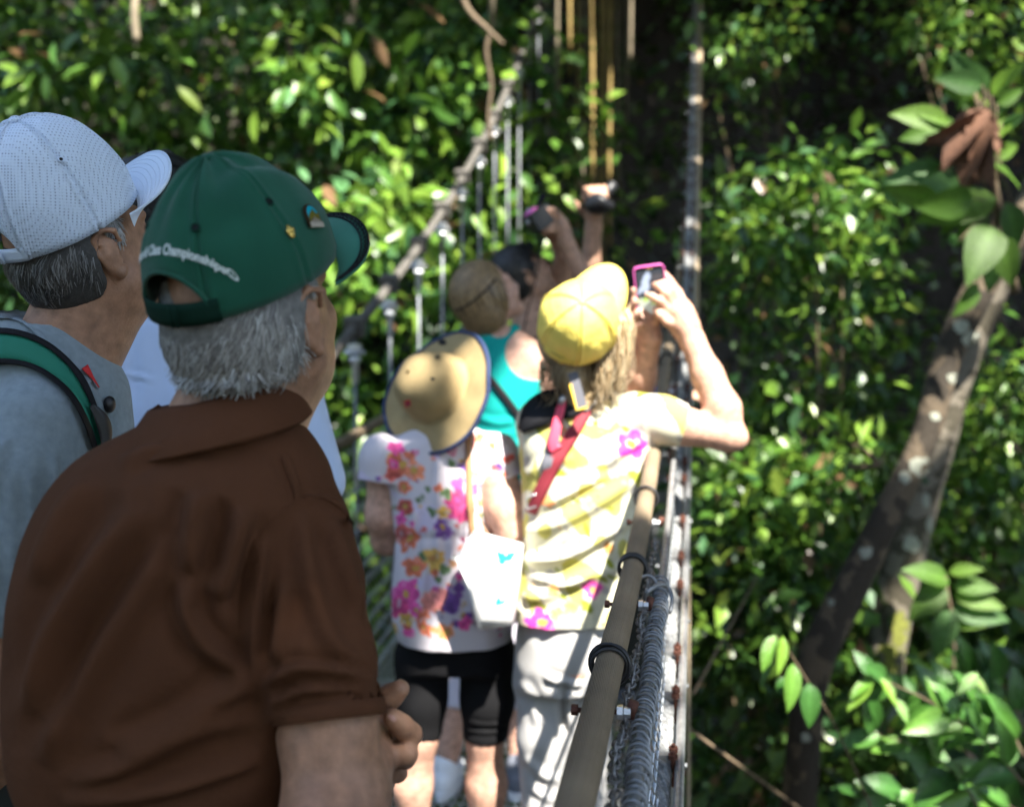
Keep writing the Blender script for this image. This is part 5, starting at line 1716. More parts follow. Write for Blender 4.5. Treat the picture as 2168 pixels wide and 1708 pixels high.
V = waves(V, F, .0013, .03, 4, (1.2, 1, .5))
V = folds(V, F, [
    ([(300, 1070), (200, 1210), (110, 1360), (65, 1520)], 34, 0.0192), ([(360, 1130), (260, 1300), (150, 1490), (90, 1620)], 30, 0.0128), ([(190, 1010), (120, 1110), (70, 1240)], 26, 0.0096),
    ([(424, 1040), (408, 1130), (402, 1215)], 26, 0.0176), ([(520, 1075), (500, 1150), (470, 1235), (452, 1260)], 24, 0.0160), ([(390, 1230), (400, 1310), (440, 1370), (520, 1430)], 20, 0.0160), ([(560, 1130), (545, 1230), (535, 1330), (540, 1440)], 16, 0.0128),
    ([(240, 1600), (330, 1560), (440, 1500), (540, 1430)], 26, 0.0144), ([(150, 1660), (280, 1620), (400, 1560), (540, 1510)], 22, 0.0128), ([(130, 1700), (300, 1680), (420, 1650), (560, 1600)], 18, 0.0112),
    ([(560, 1452), (620, 1418), (700, 1420), (796, 1446)], 13, 0.0136), ([(568, 1492), (640, 1462), (720, 1456), (800, 1470)], 12, 0.0112), ([(600, 1235), (590, 1330), (575, 1400)], 18, 0.0080), ([(640, 1080), (652, 1200), (690, 1330), (760, 1420)], 20, 0.0088),
    ([(700, 1100), (735, 1200), (770, 1310)], 16, 0.0080), ([(330, 905), (430, 930), (560, 925)], 14, 0.0064), ([(250, 985), (330, 950), (400, 945)], 16, 0.0064), ([(600, 960), (620, 1010), (628, 1060)], 9, 0.0056), ([(616, 1060), (700, 1058), (752, 1110)], 8, 0.0040)])
polo = obj("polo_shirt", V, F, M_brown_polo, hero)
pb_ = bvh(V, F)
Vr, Fr = ribbon(pb_, [(598, 968), (614, 1010), (627, 1052), (596, 1082), (548, 1140), (518, 1225), (510, 1330)], 5, .0004, 1.2, 60, .0012); obj("sleeve_seam", Vr, Fr, M_brown_polo, polo)
Vr, Fr = ribbon(pb_, [(627, 1052), (672, 1050), (718, 1072), (748, 1110)], 4, .0004, 1.2, 30, .001); obj("shoulder_seam", Vr, Fr, M_brown_polo, polo)
# collar: stands round the neck and folds down
nc = w(462, 852, 1.262)
a = np.linspace(0, 2 * math.pi, 73)[:-1]
rows = []
lean = np.array([.012, .02, 0])
for q, (rx, ry, dz) in enumerate([(.064, .062, -.022), (.067, .066, .012), (.070, .069, .017), (.074, .073, .013), (.087, .09, -.008), (.1, .108, -.03), (.0995, .108, -.0335), (.09, .096, -.026)]):
    tiltz = .022 * np.cos(a - .5)
    P = nc + lean * dz * 4 + np.stack([rx * np.cos(a), ry * np.sin(a), dz + tiltz - .028 * np.sin(a) * 0 - .018 * (np.sin(a) > .2) * np.sin(a) + .002 * np.sin(3 * a + q)], 1)
    rows.append(P)
V = np.array(rows).reshape(-1, 3); F = grid_faces(8, 72, True)
V = V + vnormals(V, F) * (.0012 * noise3(V, .02, 3))[:, None]
obj("collar", V, F, M_brown_polo, polo)
# sleeve band (ribbed hem)
c0 = w(692.5, 1497, 1.1685); c1 = w(694.5, 1524, 1.1645)
T_ = nrm(c1 - c0)
obj("sleeve_hem", *tube(np.array([c1 - T_ * .0165, c1 - T_ * .0155, c1 - T_ * .001, c1 + T_ * .0002]), [.0578, .0593, .0592, .0578], 48, cap=False), M_brown_polo, polo)
# trousers and belt
FT = Field(np.array([-.78, 1.05, -.09]), np.array([-.06, 1.56, .95]), .011)
FT.loft([(.92, -.375, 1.285, .158, .132), (.84, -.372, 1.288, .166, .14), (.76, -.37, 1.29, .165, .138)], .02)
for s in (-1, 1):
    hp = np.array([-.37 + s * .085, 1.29 - s * .02, .80]); FT.chain([hp, hp + [s * .01, .01, -.36], hp + [s * .01, -.01, -.84]], [.1, .078, .068], .03)
V, F = FT.mesh(2); obj("trousers", V, F, M_trouser_dark, hero)
for s in (-1, 1): shoe(hero, np.array([-.37 + s * .095, 1.29 - s * .02, DECK]), (.4, 1, 0), M_shoe_dark, M_black)

# ================================================================== man in the white cap
YW = 1.65
man2 = thing("person", "man in a white mesh cap and grey shirt with a green shoulder strap", "person", (w(40, 1000, YW)[0], 1.66, DECK))
f_, u_ = rolled(*yawpitch(43, 31), 9)
Hc2 = Frame(w(138, 474, YW), f_, u_)
f2_, u2_ = yawpitch(35, 25)
Hh2 = Frame(Hc2(0, .010, -.046), f2_, u2_, .96)
c_ = Hh2.o
F1 = Field(c_ + [-.16, -.17, -.27], c_ + [.17, .2, .19], .0034)
head(F1, Hh2, 1.1, 1.0)
nb2 = w(95, 800, 1.66)
F1.cone(Hh2(0, -.02, -.05), nb2, .058, .06, .03)
F1.cone(Hh2(0, .03, -.08), nb2 + np.array([.03, .03, .02]), .046, .062, .03)
F1.plane_cut(nb2 - np.array([0, 0, .03]), -AX[2])
cx = w(30, 1000, YW)[0]
F4 = Field(np.array([cx - .32, 1.38, DECK]), np.array([cx + .34, 1.98, 1.5]), .011)
F4.loft([(1.42, cx + .03, 1.66, .1, .07), (1.36, cx, 1.66, .16, .09), (1.2, cx, 1.67, .17, .11), (1.0, cx, 1.68, .16, .11), (.85, cx, 1.69, .16, .11)], .02)
F4.chain([w(70, 930, 1.585), w(15, 1150, 1.545), w(-22, 1420, 1.52)], [.038, .042, .042], .03)
F4.chain([w(-22, 1420, 1.52), w(-10, 1560, 1.56), w(5, 1780, 1.66)], [.043, .041, .03], .02)
hand(F4, w(5, 1780, 1.66), (.05, .3, -1), (0, 1, .3), (-1, 0, 0), 1, (.5, .5, .5, .5))
F4.chain([np.array([cx - .2, 1.79, 1.30]), np.array([cx - .26, 1.84, 1.05]), np.array([cx - .22, 1.9, .82])], [.036, .042, .03], .03)
hand(F4, np.array([cx - .22, 1.9, .82]), (.1, .2, -1), (0.2, 1, .3), (1, 0, 0), 1, (.5, .5, .5, .5))
for s in (-1, 1):
    hp = np.array([cx + s * .09, 1.69 - s * .03, .84]); F4.chain([hp, hp + [0, .01, -.4], hp + [0, -.01, -.90]], [.09, .058, .04], .03)
V, F = collect([F1, F4]); obj("body", V, F, M_skin_ruddy, man2)
eyes(Hh2, man2)
Fh = Field(c_ + [-.16, -.17, -.2], c_ + [.17, .17, .12], .004)
Fh.ell(Hh2(0, -.014, .005), (.079, .101, .095), Hh2.axes(), .01)
Fh.plane_cut(Hh2(0, 0, .05), Hh2.z); Fh.plane_cut(Hh2(0, -.006, 0), nrm(Hh2.y + .1 * Hh2.z)); Fh.plane_cut(Hh2(0, -.03, -.04), nrm(Hh2.y - .8 * Hh2.z)); Fh.plane_cut(Hh2(0, 0, -.058), -Hh2.z)
for s in (-1, 1): Fh.ell(Hh2(s * .085, -.004, -.02), (.03, .032, .055), Hh2.axes(), .006, True)
V, F = Fh.mesh(2)
dk = [(.05, .047, .043), (.08, .076, .07), (.13, .125, .12), (.035, .032, .03), (.2, .195, .19)]
hb2 = obj("hair", V, F, mat("dark_grey_hair_base", (.045, .042, .038), .7, var=.4, vscale=130, bump=.6, bscale=260), man2)
hair_ribbons("hair_locks", hb2, Hh2, M_hair_grey, 3400, (1.86, 2 * math.pi - 1.86), (-.02, .045), (.022, .042), (.079, .1, .095), .007, 15, dk, .0013, wave=.1, curl=.02, centre=(0, -.014, .005), tilt=.08, clumps=130)
hair_ribbons("sideburn", hb2, Hh2, M_hair_grey, 220, (1.28, 1.5), (.015, .055), (.014, .026), (.0765, .1, .094), .002, 16, [(.3, .29, .28), (.16, .15, .14), (.4, .4, .4)], .0016, wave=.1, centre=(0, -.012, .02))
wcap, wbrim, wsurf, wv, wtop = cap(man2, "cap", Hc2, M_white_cap, M_white_brim, mat_strap=M_white_twill, seam=2.6, flat=.8, brim_up=.03, brim_ang=60, h=.153, a=.107, b=.087, brim=.076, wrinkle=.0008, brim_drop=.35,
    label="white mesh knit baseball cap with eyelets and adjustable strap", eyelet_mat=M_white_twill, seed=9, open_h=.056, open_w=.5,
    puff=lambda V, th: .003 * np.sin(th * 3 + .5) * np.exp(-((V[:, 2] - .06) / .05) ** 2))
mb = MB()                                      # stitched rows on the brim
for q in np.linspace(.12, .94, 8): add_tube(mb, wtop(np.linspace(-.97, .97, 50), np.full(50, q), .0002), .0006, 4, flat=.6)
mb.build("brim_stitching", M_white_twill, wbrim)

FS = Field(np.array([cx - .36, 1.36, .98]), np.array([cx + .34, 1.98, 1.55]), .006)
FS.chain([w(75, 905, 1.575), w(52, 1000, 1.56), w(15, 1150, 1.545), w(-25, 1352, 1.53)], [.066, .073, .071, .064], .02)
FS.plane_cut(w(-23, 1334, 1.53), nrm(w(-28, 1360, 1.53) - w(10, 1150, 1.545)), .1)
FS.cone(w(-20, 1290, 1.535), w(-30, 1420, 1.52), .054, .06, .004, True)
ms = w(60, 760, 1.66)
FS.loft([(w(0, 640, 1.66)[2], w(20, 700, 1.66)[0], 1.675, .055, .05), (w(0, 690, 1.66)[2], w(40, 700, 1.66)[0], 1.67, .095, .088), (w(0, 750, 1.66)[2], w(45, 700, 1.66)[0], 1.67, .115, .105), (w(0, 810, 1.66)[2], w(35, 800, 1.66)[0], 1.67, .15, .105),
         (w(0, 880, 1.66)[2], w(20, 900, 1.66)[0], 1.67, .165, .115), (1.25, cx - .01, 1.67, .18, .125), (1.1, cx, 1.68, .175, .13), (1.0, cx, 1.68, .17, .13)], .03)
FS.chain([np.array([cx - .19, 1.79, 1.36]), np.array([cx - .25, 1.83, 1.12])], [.07, .07], .02)
# neck opening: slanted, lower at the front
FS.cone(nb2 + np.array([.01, .02, -.04]), nb2 + np.array([-.02, -.0, .16]), .058, .068, .006, True)
V, F = FS.mesh(3)
V = waves(V, F, .002, .06, 13, (1, 1, .5))
V = folds(V, F, [([(60, 1000), (75, 1100), (90, 1200)], 14, .006), ([(110, 960), (120, 1030), (118, 1100)], 12, .005), ([(10, 920), (-20, 1000), (-30, 1080)], 16, .006), ([(170, 800), (200, 840), (225, 880)], 10, .004), ([(20, 1150), (30, 1230), (25, 1300)], 14, .005), ([(140, 800), (190, 870), (205, 940)], 10, -.004)])
tee = obj("t_shirt", V, F, M_grey_tee, man2)
tt = bvh(V, F)
Vr, Fr = ribbon(tt, [(-30, 672), (30, 672), (75, 700), (150, 785), (190, 812)], 13, .002, 1.6, 40, .003)
obj("neckband", Vr, Fr, M_grey_tee, tee)
# green strap of a shoulder bag with black piping
bag = thing("shoulder_strap", "green bag strap with black piping over the grey shirt shoulder", "bag strap", w(60, 740, 1.6))
pts = [(-210, 790), (-120, 752), (-40, 738), (20, 735), (80, 752), (130, 790), (170, 840), (196, 905), (205, 950)]
Vr, Fr = ribbon(tt, pts, [56, 60, 62, 62, 55, 46, 34, 24, 18], .004, 1.6, 50, .004); obj("webbing", Vr, Fr, M_green_strap, bag)
def offset(pts, dw):
    P = np.array(pts, float); T = nrm(np.gradient(P, axis=0)); return [tuple(p + np.array([-t[1], t[0]]) * d) for p, t, d in zip(P, T, dw)]
for sg in (-1, 1):
    Vr, Fr = ribbon(tt, offset(pts, [sg * 28, sg * 30, sg * 31, sg * 31, sg * 28, sg * 24, sg * 19, sg * 14, sg * 10]), 12, .005, 1.6, 40, .006); obj("piping", Vr, Fr, M_black, bag)
Vr, Fr = ribbon(tt, [(186, 858), (202, 880), (215, 915), (214, 950)], [22, 34, 26, 20], .008, 1.6, 16, .012); obj("buckle", Vr, Fr, M_black_gloss, bag)
V, F = ball(w(232, 856, 1.62), (.008, .012, .012)); obj("clip", V, F, M_black_gloss, bag)
# red cord at the neck
Vr, Fr = ribbon(tt, [(176, 778), (190, 798), (206, 822)], [16, 9, 3], .004, 1.62, 10, .004)
rc_ = thing("lanyard", "short red lanyard end at the grey shirt's neckline", "lanyard", w(180, 790, 1.6)); obj("cord", Vr, Fr, M_red, rc_)
FT = Field(np.array([cx - .3, 1.45, -.09]), np.array([cx + .3, 1.92, 1.06]), .011)
FT.loft([(1.02, cx, 1.68, .165, .125), (.9, cx, 1.69, .17, .13), (.8, cx, 1.69, .165, .13)], .02)
for s in (-1, 1):
    hp = np.array([cx + s * .09, 1.69 - s * .03, .82]); FT.chain([hp, hp + [0, .01, -.38], hp + [0, -.01, -.86]], [.1, .078, .068], .03)
V, F = FT.mesh(2); obj("trousers", V, F, M_trouser_dark, man2)
for s in (-1, 1): shoe(man2, np.array([cx + s * .095, 1.69 - s * .03, DECK]), (.5, 1, 0), M_shoe_dark, M_black)

# ================================================================== dark haired man in the pale blue shirt
YB = 2.3
man3 = thing("person", "dark haired man in pale blue shirt standing between the two capped men", "person", (w(420, 1000, YB)[0], YB, DECK))
f_, u_ = yawpitch(25, 14)
Hh3 = Frame(w(352, 470, YB), f_, u_)
c_ = Hh3.o
F1 = Field(c_ + [-.16, -.17, -.27], c_ + [.17, .2, .19], .006)
head(F1, Hh3, 1, 1)
nb3 = w(400, 640, YB); F1.cone(Hh3(0, -.02, -.05), nb3, .058, .066, .03); F1.cone(Hh3(0, .02, -.1), nb3, .05, .066, .03)
cx = w(422, 1000, YB)[0]
F4 = Field(np.array([cx - .36, 2.05, DECK]), np.array([cx + .36, 2.65, 1.6]), .011)
F4.loft([(1.52, cx - .01, 2.3, .09, .07), (1.4, cx, 2.3, .17, .09), (1.2, cx, 2.3, .165, .11), (.9, cx, 2.31, .16, .11)], .02)
for s in (-1, 1):
    F4.chain([np.array([cx + s * .19, 2.29, 1.38]), np.array([cx + s * .245, 2.27, 1.1]), np.array([cx + s * .21, 2.38, .9])], [.052, .045, .032], .03)
    hand(F4, np.array([cx + s * .21, 2.38, .9]), (0, .4, -1), (-s * .3, 1, .2), (-s, 0, 0), 1, (.5, .5, .5, .5))
    hp = np.array([cx + s * .09, 2.31, .86]); F4.chain([hp, hp + [0, .01, -.4], hp + [0, -.01, -.92]], [.09, .058, .04], .03)
V, F = collect([F1, F4]); obj("body", V, F, M_skin_brown, man3)
eyes(Hh3, man3)
Fh = Field(c_ + [-.17, -.2, -.2], c_ + [.17, .19, .2], .006)
Fh.ell(Hh3(0, -.02, .035), (.084, .106, .102), Hh3.axes(), .01); Fh.ell(Hh3(0, -.05, -.02), (.075, .07, .07), Hh3.axes(), .03)
Fh.plane_cut(Hh3(0, .03, .03), nrm(Hh3.y - .1 * Hh3.z))
V, F = Fh.mesh(2); V = waves(V, F, .004, .012, 5)
bk = [(.014, .012, .011), (.022, .02, .018), (.03, .027, .025)]
hb3 = obj("hair", V, F, mat("black_hair", (.012, .011, .010), .5, bump=.8, bscale=160), man3)
hair_ribbons("curls", hb3, Hh3, M_hair_grey, 1800, (0, 6.28), (-.02, .135), (.015, .05), (.084, .106, .106), .02, 25, bk, .0016, wave=.7, curl=.12, centre=(0, -.02, .035), clumps=160)
FS = Field(np.array([cx - .36, 2.08, .86]), np.array([cx + .36, 2.56, 1.7]), .007)
for s in (-1, 1):
    FS.chain([np.array([cx + s * .175, 2.295, 1.40]), np.array([cx + s * .225, 2.285, 1.22])], [.066, .066], .02)
    FS.plane_cut(np.array([cx + s * .228, 2.285, 1.175]), (s * .25, 0, -1), .1)
FS.loft(pxrows(YB, [(598, 320, 480, 2.3, .055), (612, 285, 515, 2.3, .075), (640, 240, 560, 2.3, .092), (690, 205, 605, 2.3, .105), (760, 190, 632, 2.3, .115), (850, 180, 648, 2.3, .125), (960, 182, 655, 2.3, .13), (1200, 190, 650, 2.31, .135), (1330, 200, 640, 2.31, .135)]), .03)
V, F = FS.mesh(3); V = waves(V, F, .003, .07, 33)
V = folds(V, F, [([(185, 775), (240, 785), (330, 806)], 5, .005), ([(225, 655), (270, 650), (330, 668)], 6, .006), ([(230, 690), (250, 760), (255, 860)], 16, .008), ([(610, 900), (635, 950), (650, 1000)], 8, .006)])
sh3 = obj("shirt", V, F, M_blue_shirt, man3)
a = np.linspace(0, 2 * math.pi, 41)[:-1]; nc = w(392, 628, YB)
rows = [nc + np.stack([rx * np.cos(a), ry * np.sin(a), dz + .012 * np.sin(-a) + 0 * a], 1) for rx, ry, dz in [(.066, .064, -.03), (.07, .068, .018), (.074, .072, .02), (.082, .08, -.008), (.092, .09, -.03)]]
obj("collar", np.array(rows).reshape(-1, 3), grid_faces(5, 40, True), M_blue_shirt, sh3)
FT = Field(np.array([cx - .3, 2.08, -.09]), np.array([cx + .3, 2.56, 1.0]), .012)
FT.loft([(.98, cx, 2.31, .165, .125), (.8, cx, 2.31, .165, .13)], .02)
for s in (-1, 1):
    hp = np.array([cx + s * .09, 2.31, .82]); FT.chain([hp, hp + [0, .01, -.38], hp + [0, -.01, -.86]], [.1, .078, .068], .03)
V, F = FT.mesh(2); obj("trousers", V, F, M_trouser_dark, man3)
for s in (-1, 1): shoe(man3, np.array([cx + s * .095, 2.31, DECK]), (.3, 1, 0), M_shoe_dark, M_black)

# ------------------------------------------------------------------ painted prints (flat prints on cloth, kept as point colours)
def paint(V, base, flowers, seed=0, extra=None):
    """flowers: (px, py, radius px, colour, petals, centre colour)"""
    px, py = to_px(V)
    px = px + 3.0 * noise3(V, .012, 31) + 2 * noise3(V, .03, 32); py = py + 3.0 * noise3(V, .012, 33) + 2 * noise3(V, .03, 34)
    C = np.tile(np.array(base, float), (len(V), 1))
    if extra is not None: C = extra(C, px, py, V)
    r = np.random.default_rng(seed)
    for (fx, fy, fr, col, n, cc) in flowers:
        dx, dy = px - fx, py - fy; d = np.hypot(dx, dy); an = np.arctan2(dy, dx) + r.uniform(0, 6.28)
        edge = fr * (.72 + .28 * np.abs(np.cos(an * n / 2)))
        m = d < edge
        sh = (.75 + .5 * np.clip(d / np.maximum(edge, 1), 0, 1))[:, None]
        st = (1 + .22 * np.cos(an * n * 3) + .18 * noise3(V, .006, int(fx)))[:, None]
        C[m] = np.clip(np.array(col) * sh * st, 0, .9)[m] * r.uniform(.9, 1.1)
        m3 = (d < edge * .8) & (noise3(V, .009, int(fy)) > .9); C[m3] = .5 * C[m3] + .5 * np.array(base)
        if cc is not None:
            m2 = d < fr * .28; C[m2] = cc
    return C


# ================================================================== woman in the floral blouse
YF = 3.28
wom1 = thing("person", "short woman in tan sun hat, floral blouse and black leggings", "person", (w(955, 1300, YF)[0], YF, DECK))
f_, u_ = yawpitch(28, 26)
Hh4 = Frame(w(942, 848, 3.35), f_, u_, .93)
c_ = Hh4.o
F1 = Field(c_ + [-.16, -.17, -.25], c_ + [.17, .2, .19], .006)
head(F1, Hh4, .95, .92)
nb4 = w(925, 960, YF); F1.cone(Hh4(0, -.02, -.05), nb4, .05, .058, .03)
cx = w(948, 1200, YF)[0]
FB = Field(np.array([cx - .28, 2.98, DECK]), np.array([cx + .3, 3.63, 1.3]), .0065)
FB.loft(pxrows(YF, [(915, 890, 1000, 3.28, .05), (950, 820, 1065, 3.28, .075), (1050, 835, 1050, 3.28, .1), (1150, 845, 1050, 3.28, .105), (1300, 850, 1070, 3.29, .12), (1400, 860, 1075, 3.29, .11)]), .02)
# right arm: elbow bent, forearm reaching forward
FB.chain([w(1045, 985, 3.25), w(1072, 1075, 3.21), w(1092, 1128, 3.2)], [.056, .058, .052], .02)
FB.chain([w(1092, 1128, 3.2), w(1096, 1110, 3.33), w(1075, 1060, 3.46)], [.05, .043, .03], .02)
hand(FB, w(1075, 1060, 3.46), (-.3, .8, .6), (-.4, .2, .9), (-.8, -.3, 0), .92, (.6, .6, .6, .6))
FB.chain([w(815, 985, 3.28), w(812, 1090, 3.28), w(820, 1140, 3.33), w(870, 1110, 3.5)], [.05, .05, .046, .03], .02)
hand(FB, w(870, 1110, 3.5), (.3, .8, .5), (.4, .2, .9), (.8, -.3, 0), .92, (.6, .6, .6, .6))
for hx, kx, ax_ in ((895, 888, 872), (1025, 1026, 1030)):
    ank = w(ax_, 660, 3.3); ank[2] = DECK + .07
    FB.chain([w(hx, 1380, 3.29), w(kx, 1560, 3.28), w(ax_, 1660, 3.3), ank], [.065, .05, .056, .036], .03)
V, F = collect([F1, FB]); obj("body", V, F, M_skin_fair, wom1)
eyes(Hh4, wom1)
for ax_ in (872, 1030):
    g = w(ax_, 1660, 3.28); g[2] = DECK; shoe(wom1, g, (.2, 1, 0), M_shoe_white, M_shoe_blue)
# hair under the hat
Fh = Field(c_ + [-.15, -.17, -.16], c_ + [.15, .16, .16], .008); Fh.ell(Hh4(0, -.015, .0), (.078, .092, .085), Hh4.axes()); Fh.plane_cut(Hh4(0, .03, 0), Hh4.y)
V, F = Fh.mesh(1); obj("hair", V, F, mat("brown_hair", (.10, .06, .03), .5, bump=.6, bscale=200), wom1)
# blouse
FS = Field(np.array([cx - .27, 3., .52]), np.array([cx + .27, 3.53, 1.28]), .0042)
for x, y in ((1045, 965), (808, 972)):
    FS.ell(w(x, y, 3.255), (.066, .075, .07), AX, .02)
    FS.chain([w(x, y, 3.26), w(x + (14 if x > 900 else -4), y + 48, 3.245)], [.06, .064], .02)
    FS.plane_cut(w(x + (10 if x > 900 else -4), y + 48, 3.245), ((.25 if x > 900 else -.1), -.1, -1), .1)
FS.loft(pxrows(YF, [(905, 880, 1000, 3.28, .06), (925, 830, 1050, 3.28, .085), (970, 812, 1050, 3.28, .1), (1050, 828, 1045, 3.28, .113), (1140, 838, 1050, 3.28, .115), (1180, 832, 1058, 3.28, .125), (1250, 826, 1075, 3.285, .14), (1310, 826, 1086, 3.29, .15), (1350, 842, 1084, 3.29, .148)]), .02)
V, F = FS.mesh(2)
V = waves(V, F, .003, .035, 43, (1.3, 1.3, .35))
px, py = to_px(V)
N = vnormals(V, F); V = V + N * (.004 * np.sin(px * .22 + 1.5 * np.sin(py * .02)) * np.exp(-((py - 1165) / 45) ** 2) - .006 * np.exp(-((py - 1140) / 9) ** 2))[:, None]
V = folds(V, F, [([(880, 1080), (875, 1130)], 7, .006), ([(930, 960), (925, 1090)], 8, .005), ([(990, 1180), (1000, 1320)], 9, .006), ([(900, 1200), (890, 1330)], 9, .006), ([(1010, 1040), (960, 1130)], 9, .006)])
OR, PK, MG, YL, PU, GR, RD = (.75, .16, .05), (.78, .05, .32), (.62, .01, .16), (.62, .36, .03), (.14, .03, .28), (.10, .2, .05), (.6, .08, .05)
fl = [(850, 985, 34, OR, 5, YL), (878, 1000, 24, (.8, .22, .08), 6, YL), (838, 950, 20, PK, 5, None), (834, 985, 12, PK, 4, None), (832, 1010, 16, RD, 5, None), (857, 1035, 14, OR, 5, YL), (855, 1075, 18, RD, 5, YL), (848, 1100, 14, PK, 5, None), (862, 1140, 26, OR, 6, YL), (850, 1125, 16, RD, 5, None), (915, 1185, 28, (.72, .42, .05), 8, (.5, .2, .02)), (893, 1180, 12, GR, 3, None), (877, 1200, 24, OR, 5, YL),
      (858, 1255, 34, PK, 6, YL), (845, 1285, 22, MG, 5, None), (880, 1290, 18, PK, 5, YL), (915, 1275, 26, (.8, .25, .2), 9, None), (860, 1310, 16, YL, 5, None), (895, 1305, 16, OR, 5, None), (935, 1262, 20, (.75, .22, .2), 8, None), (965, 1250, 22, PU, 5, None), (958, 1280, 18, PU, 4, None), (935, 1118, 22, PU, 6, YL), (952, 1125, 10, (.25, .08, .4), 4, None),
      (968, 1055, 26, MG, 5, PK), (945, 1045, 14, GR, 3, None), (958, 1080, 20, PK, 5, MG), (985, 1085, 22, MG, 5, None), (938, 1085, 16, YL, 5, None), (975, 1020, 16, PK, 5, None), (990, 985, 12, PU, 4, None), (1005, 1040, 12, PU, 4, None), (1062, 1000, 8, OR, 4, None), (1040, 945, 8, OR, 4, None), (1010, 925, 12, OR, 5, None), (955, 980, 10, GR, 3, None),
      (900, 1330, 18, OR, 5, YL), (940, 1335, 20, (.75, .25, .08), 6, YL), (985, 1320, 16, PK, 5, None), (1040, 1300, 14, OR, 5, None), (960, 1190, 12, (.5, .25, .1), 5, None), (945, 1205, 12, GR, 3, None), (1060, 1060, 10, PK, 5, None), (830, 1330, 14, YL, 4, None), (925, 960, 9, (.6, .45, .7), 5, None), (905, 1030, 8, GR, 3, None), (885, 1060, 7, GR, 3, None), (930, 1225, 9, GR, 3, None), (1005, 1225, 14, MG, 5, None), (1030, 1240, 12, YL, 5, None)]
def lilac(C, px, py, V):
    n = noise3(V, .03, 6); m = n > .9; C[m] = [.66, .58, .72]; return C
rf = np.random.default_rng(17)
small = [(rf.uniform(800, 1090), rf.uniform(920, 1345), rf.uniform(5, 11), [OR, PK, MG, YL, PU, GR, RD, (.6, .5, .62)][rf.integers(8)], int(rf.integers(3, 7)), None) for _ in range(120)]
fl = small + fl
mute = lambda c: tuple(.82 * np.array(c) + .10 * np.array([.64, .59, .63]))  # print colours dulled to paint in the shade on the blouse
fl = [(a_, b_, c2, mute(c3), n_, mute(cc_) if cc_ is not None else None) for a_, b_, c2, c3, n_, cc_ in fl]
C = paint(V, (.64, .59, .63), fl, 3, lilac)
blouse = obj("blouse", V, F, M_print, wom1, True, C)
# leggings
FS = Field(np.array([cx - .25, 3.03, .2]), np.array([cx + .25, 3.58, .74]), .007)
FS.loft(pxrows(YF, [(1290, 850, 1078, 3.29, .125), (1360, 848, 1084, 3.29, .125), (1410, 850, 1082, 3.29, .115)]), .02)
FS.chain([w(896, 1395, 3.29), w(892, 1480, 3.285), w(888, 1575, 3.285)], [.082, .07, .06], .03)
FS.chain([w(1030, 1395, 3.29), w(1032, 1480, 3.28), w(1027, 1575, 3.28)], [.082, .073, .062], .03)
FS.plane_cut(w(950, 1562, 3.28), -AX[2])
V, F = FS.mesh(2); V = folds(V, F, [([(990, 1528), (1030, 1534), (1080, 1530)], 4, .004), ([(985, 1545), (1030, 1550), (1080, 1546)], 4, .004), ([(1000, 1420), (1050, 1440)], 10, .004)])
obj("leggings", V, F, M_leggings, wom1)
# sun hat: crown, drooping brim, navy binding
nH = nrm(np.array([-.60, -.68, .42])); xH = nrm(np.cross(AX[2], nH)); yH = np.cross(nH, xH)
bc = w(925, 824, 3.25)
ths = np.linspace(0, 2 * math.pi, 97)[:-1]
rows = []
for q in np.linspace(0.02, 1, 14):                     # crown from the top down
    ph = q * math.pi / 2; rr_ = .094 * math.sin(ph) ** .8 + .008 * q ** 6; z_ = .122 * math.cos(ph) ** .85
    rows.append((rr_ * np.cos(ths) * 1.08, rr_ * np.sin(ths), z_ + 0 * ths))
for q in np.linspace(.12, 1, 10):
    rr_ = .1 + q * .08; up_ = .004 * q + .018 * q * np.sin(ths * 2 + .6) - .012 * q * q
    rows.append((rr_ * np.cos(ths) * 1.05, rr_ * np.sin(ths), up_))
L = np.array([np.stack(r_, 1) for r_ in rows])
Vh = bc + (L[..., :1] * xH + L[..., 1:2] * yH + L[..., 2:] * nH).reshape(-1, 3)
Fh_ = grid_faces(24, 96, True)
Vh = Vh + vnormals(Vh, Fh_) * (.003 * noise3(Vh, .03, 8))[:, None]
N = vnormals(Vh, Fh_); m = len(Vh)
if (N[:96 * 10] * (Vh[:96 * 10] - bc)).sum() < 0: N = -N
hat = obj("sun_hat", np.vstack([Vh, Vh - N * .003]), np.vstack([Fh_, Fh_[:, ::-1] + m]), M_straw, wom1)
edge = Vh[23 * 96:24 * 96]; obj("brim_binding", *tube(np.vstack([edge, edge[:2]]), .006, 8), M_navy, hat)
mid = Vh[13 * 96:14 * 96]; obj("crown_seam", *tube(np.vstack([mid, mid[:2]]), .003, 6), M_straw, hat)
th_b = bvh(Vh, Fh_)
for x, y, r_ in ((937, 725, 9), (926, 757, 5), (916, 802, 5)):
    c0 = drape(th_b, x, y, .001, 3.18); ring_ = [drape(th_b, x + r_ * math.cos(a_), y + r_ * .7 * math.sin(a_), .0012, 3.18) for a_ in np.linspace(0, 6.28, 13)[:-1]]
    obj("eyelet", np.vstack([c0, ring_]), np.array([[0, 1 + i, 1 + (i + 1) % 12] for i in range(12)]), M_black, hat)
c0 = [drape(th_b, x, y, .0015, 3.18) for x, y in ((856, 849), (868, 845), (871, 857), (859, 861))]
obj("hat_patch", np.array(c0), np.array([[0, 1, 2, 3]]), M_red, hat)
c0 = [drape(th_b, x, y, .0022, 3.18) for x, y in ((860, 853), (867, 851), (868, 855), (861, 857))]
obj("patch_emblem", np.array(c0), np.array([[0, 1, 2, 3]]), M_navy, hat)

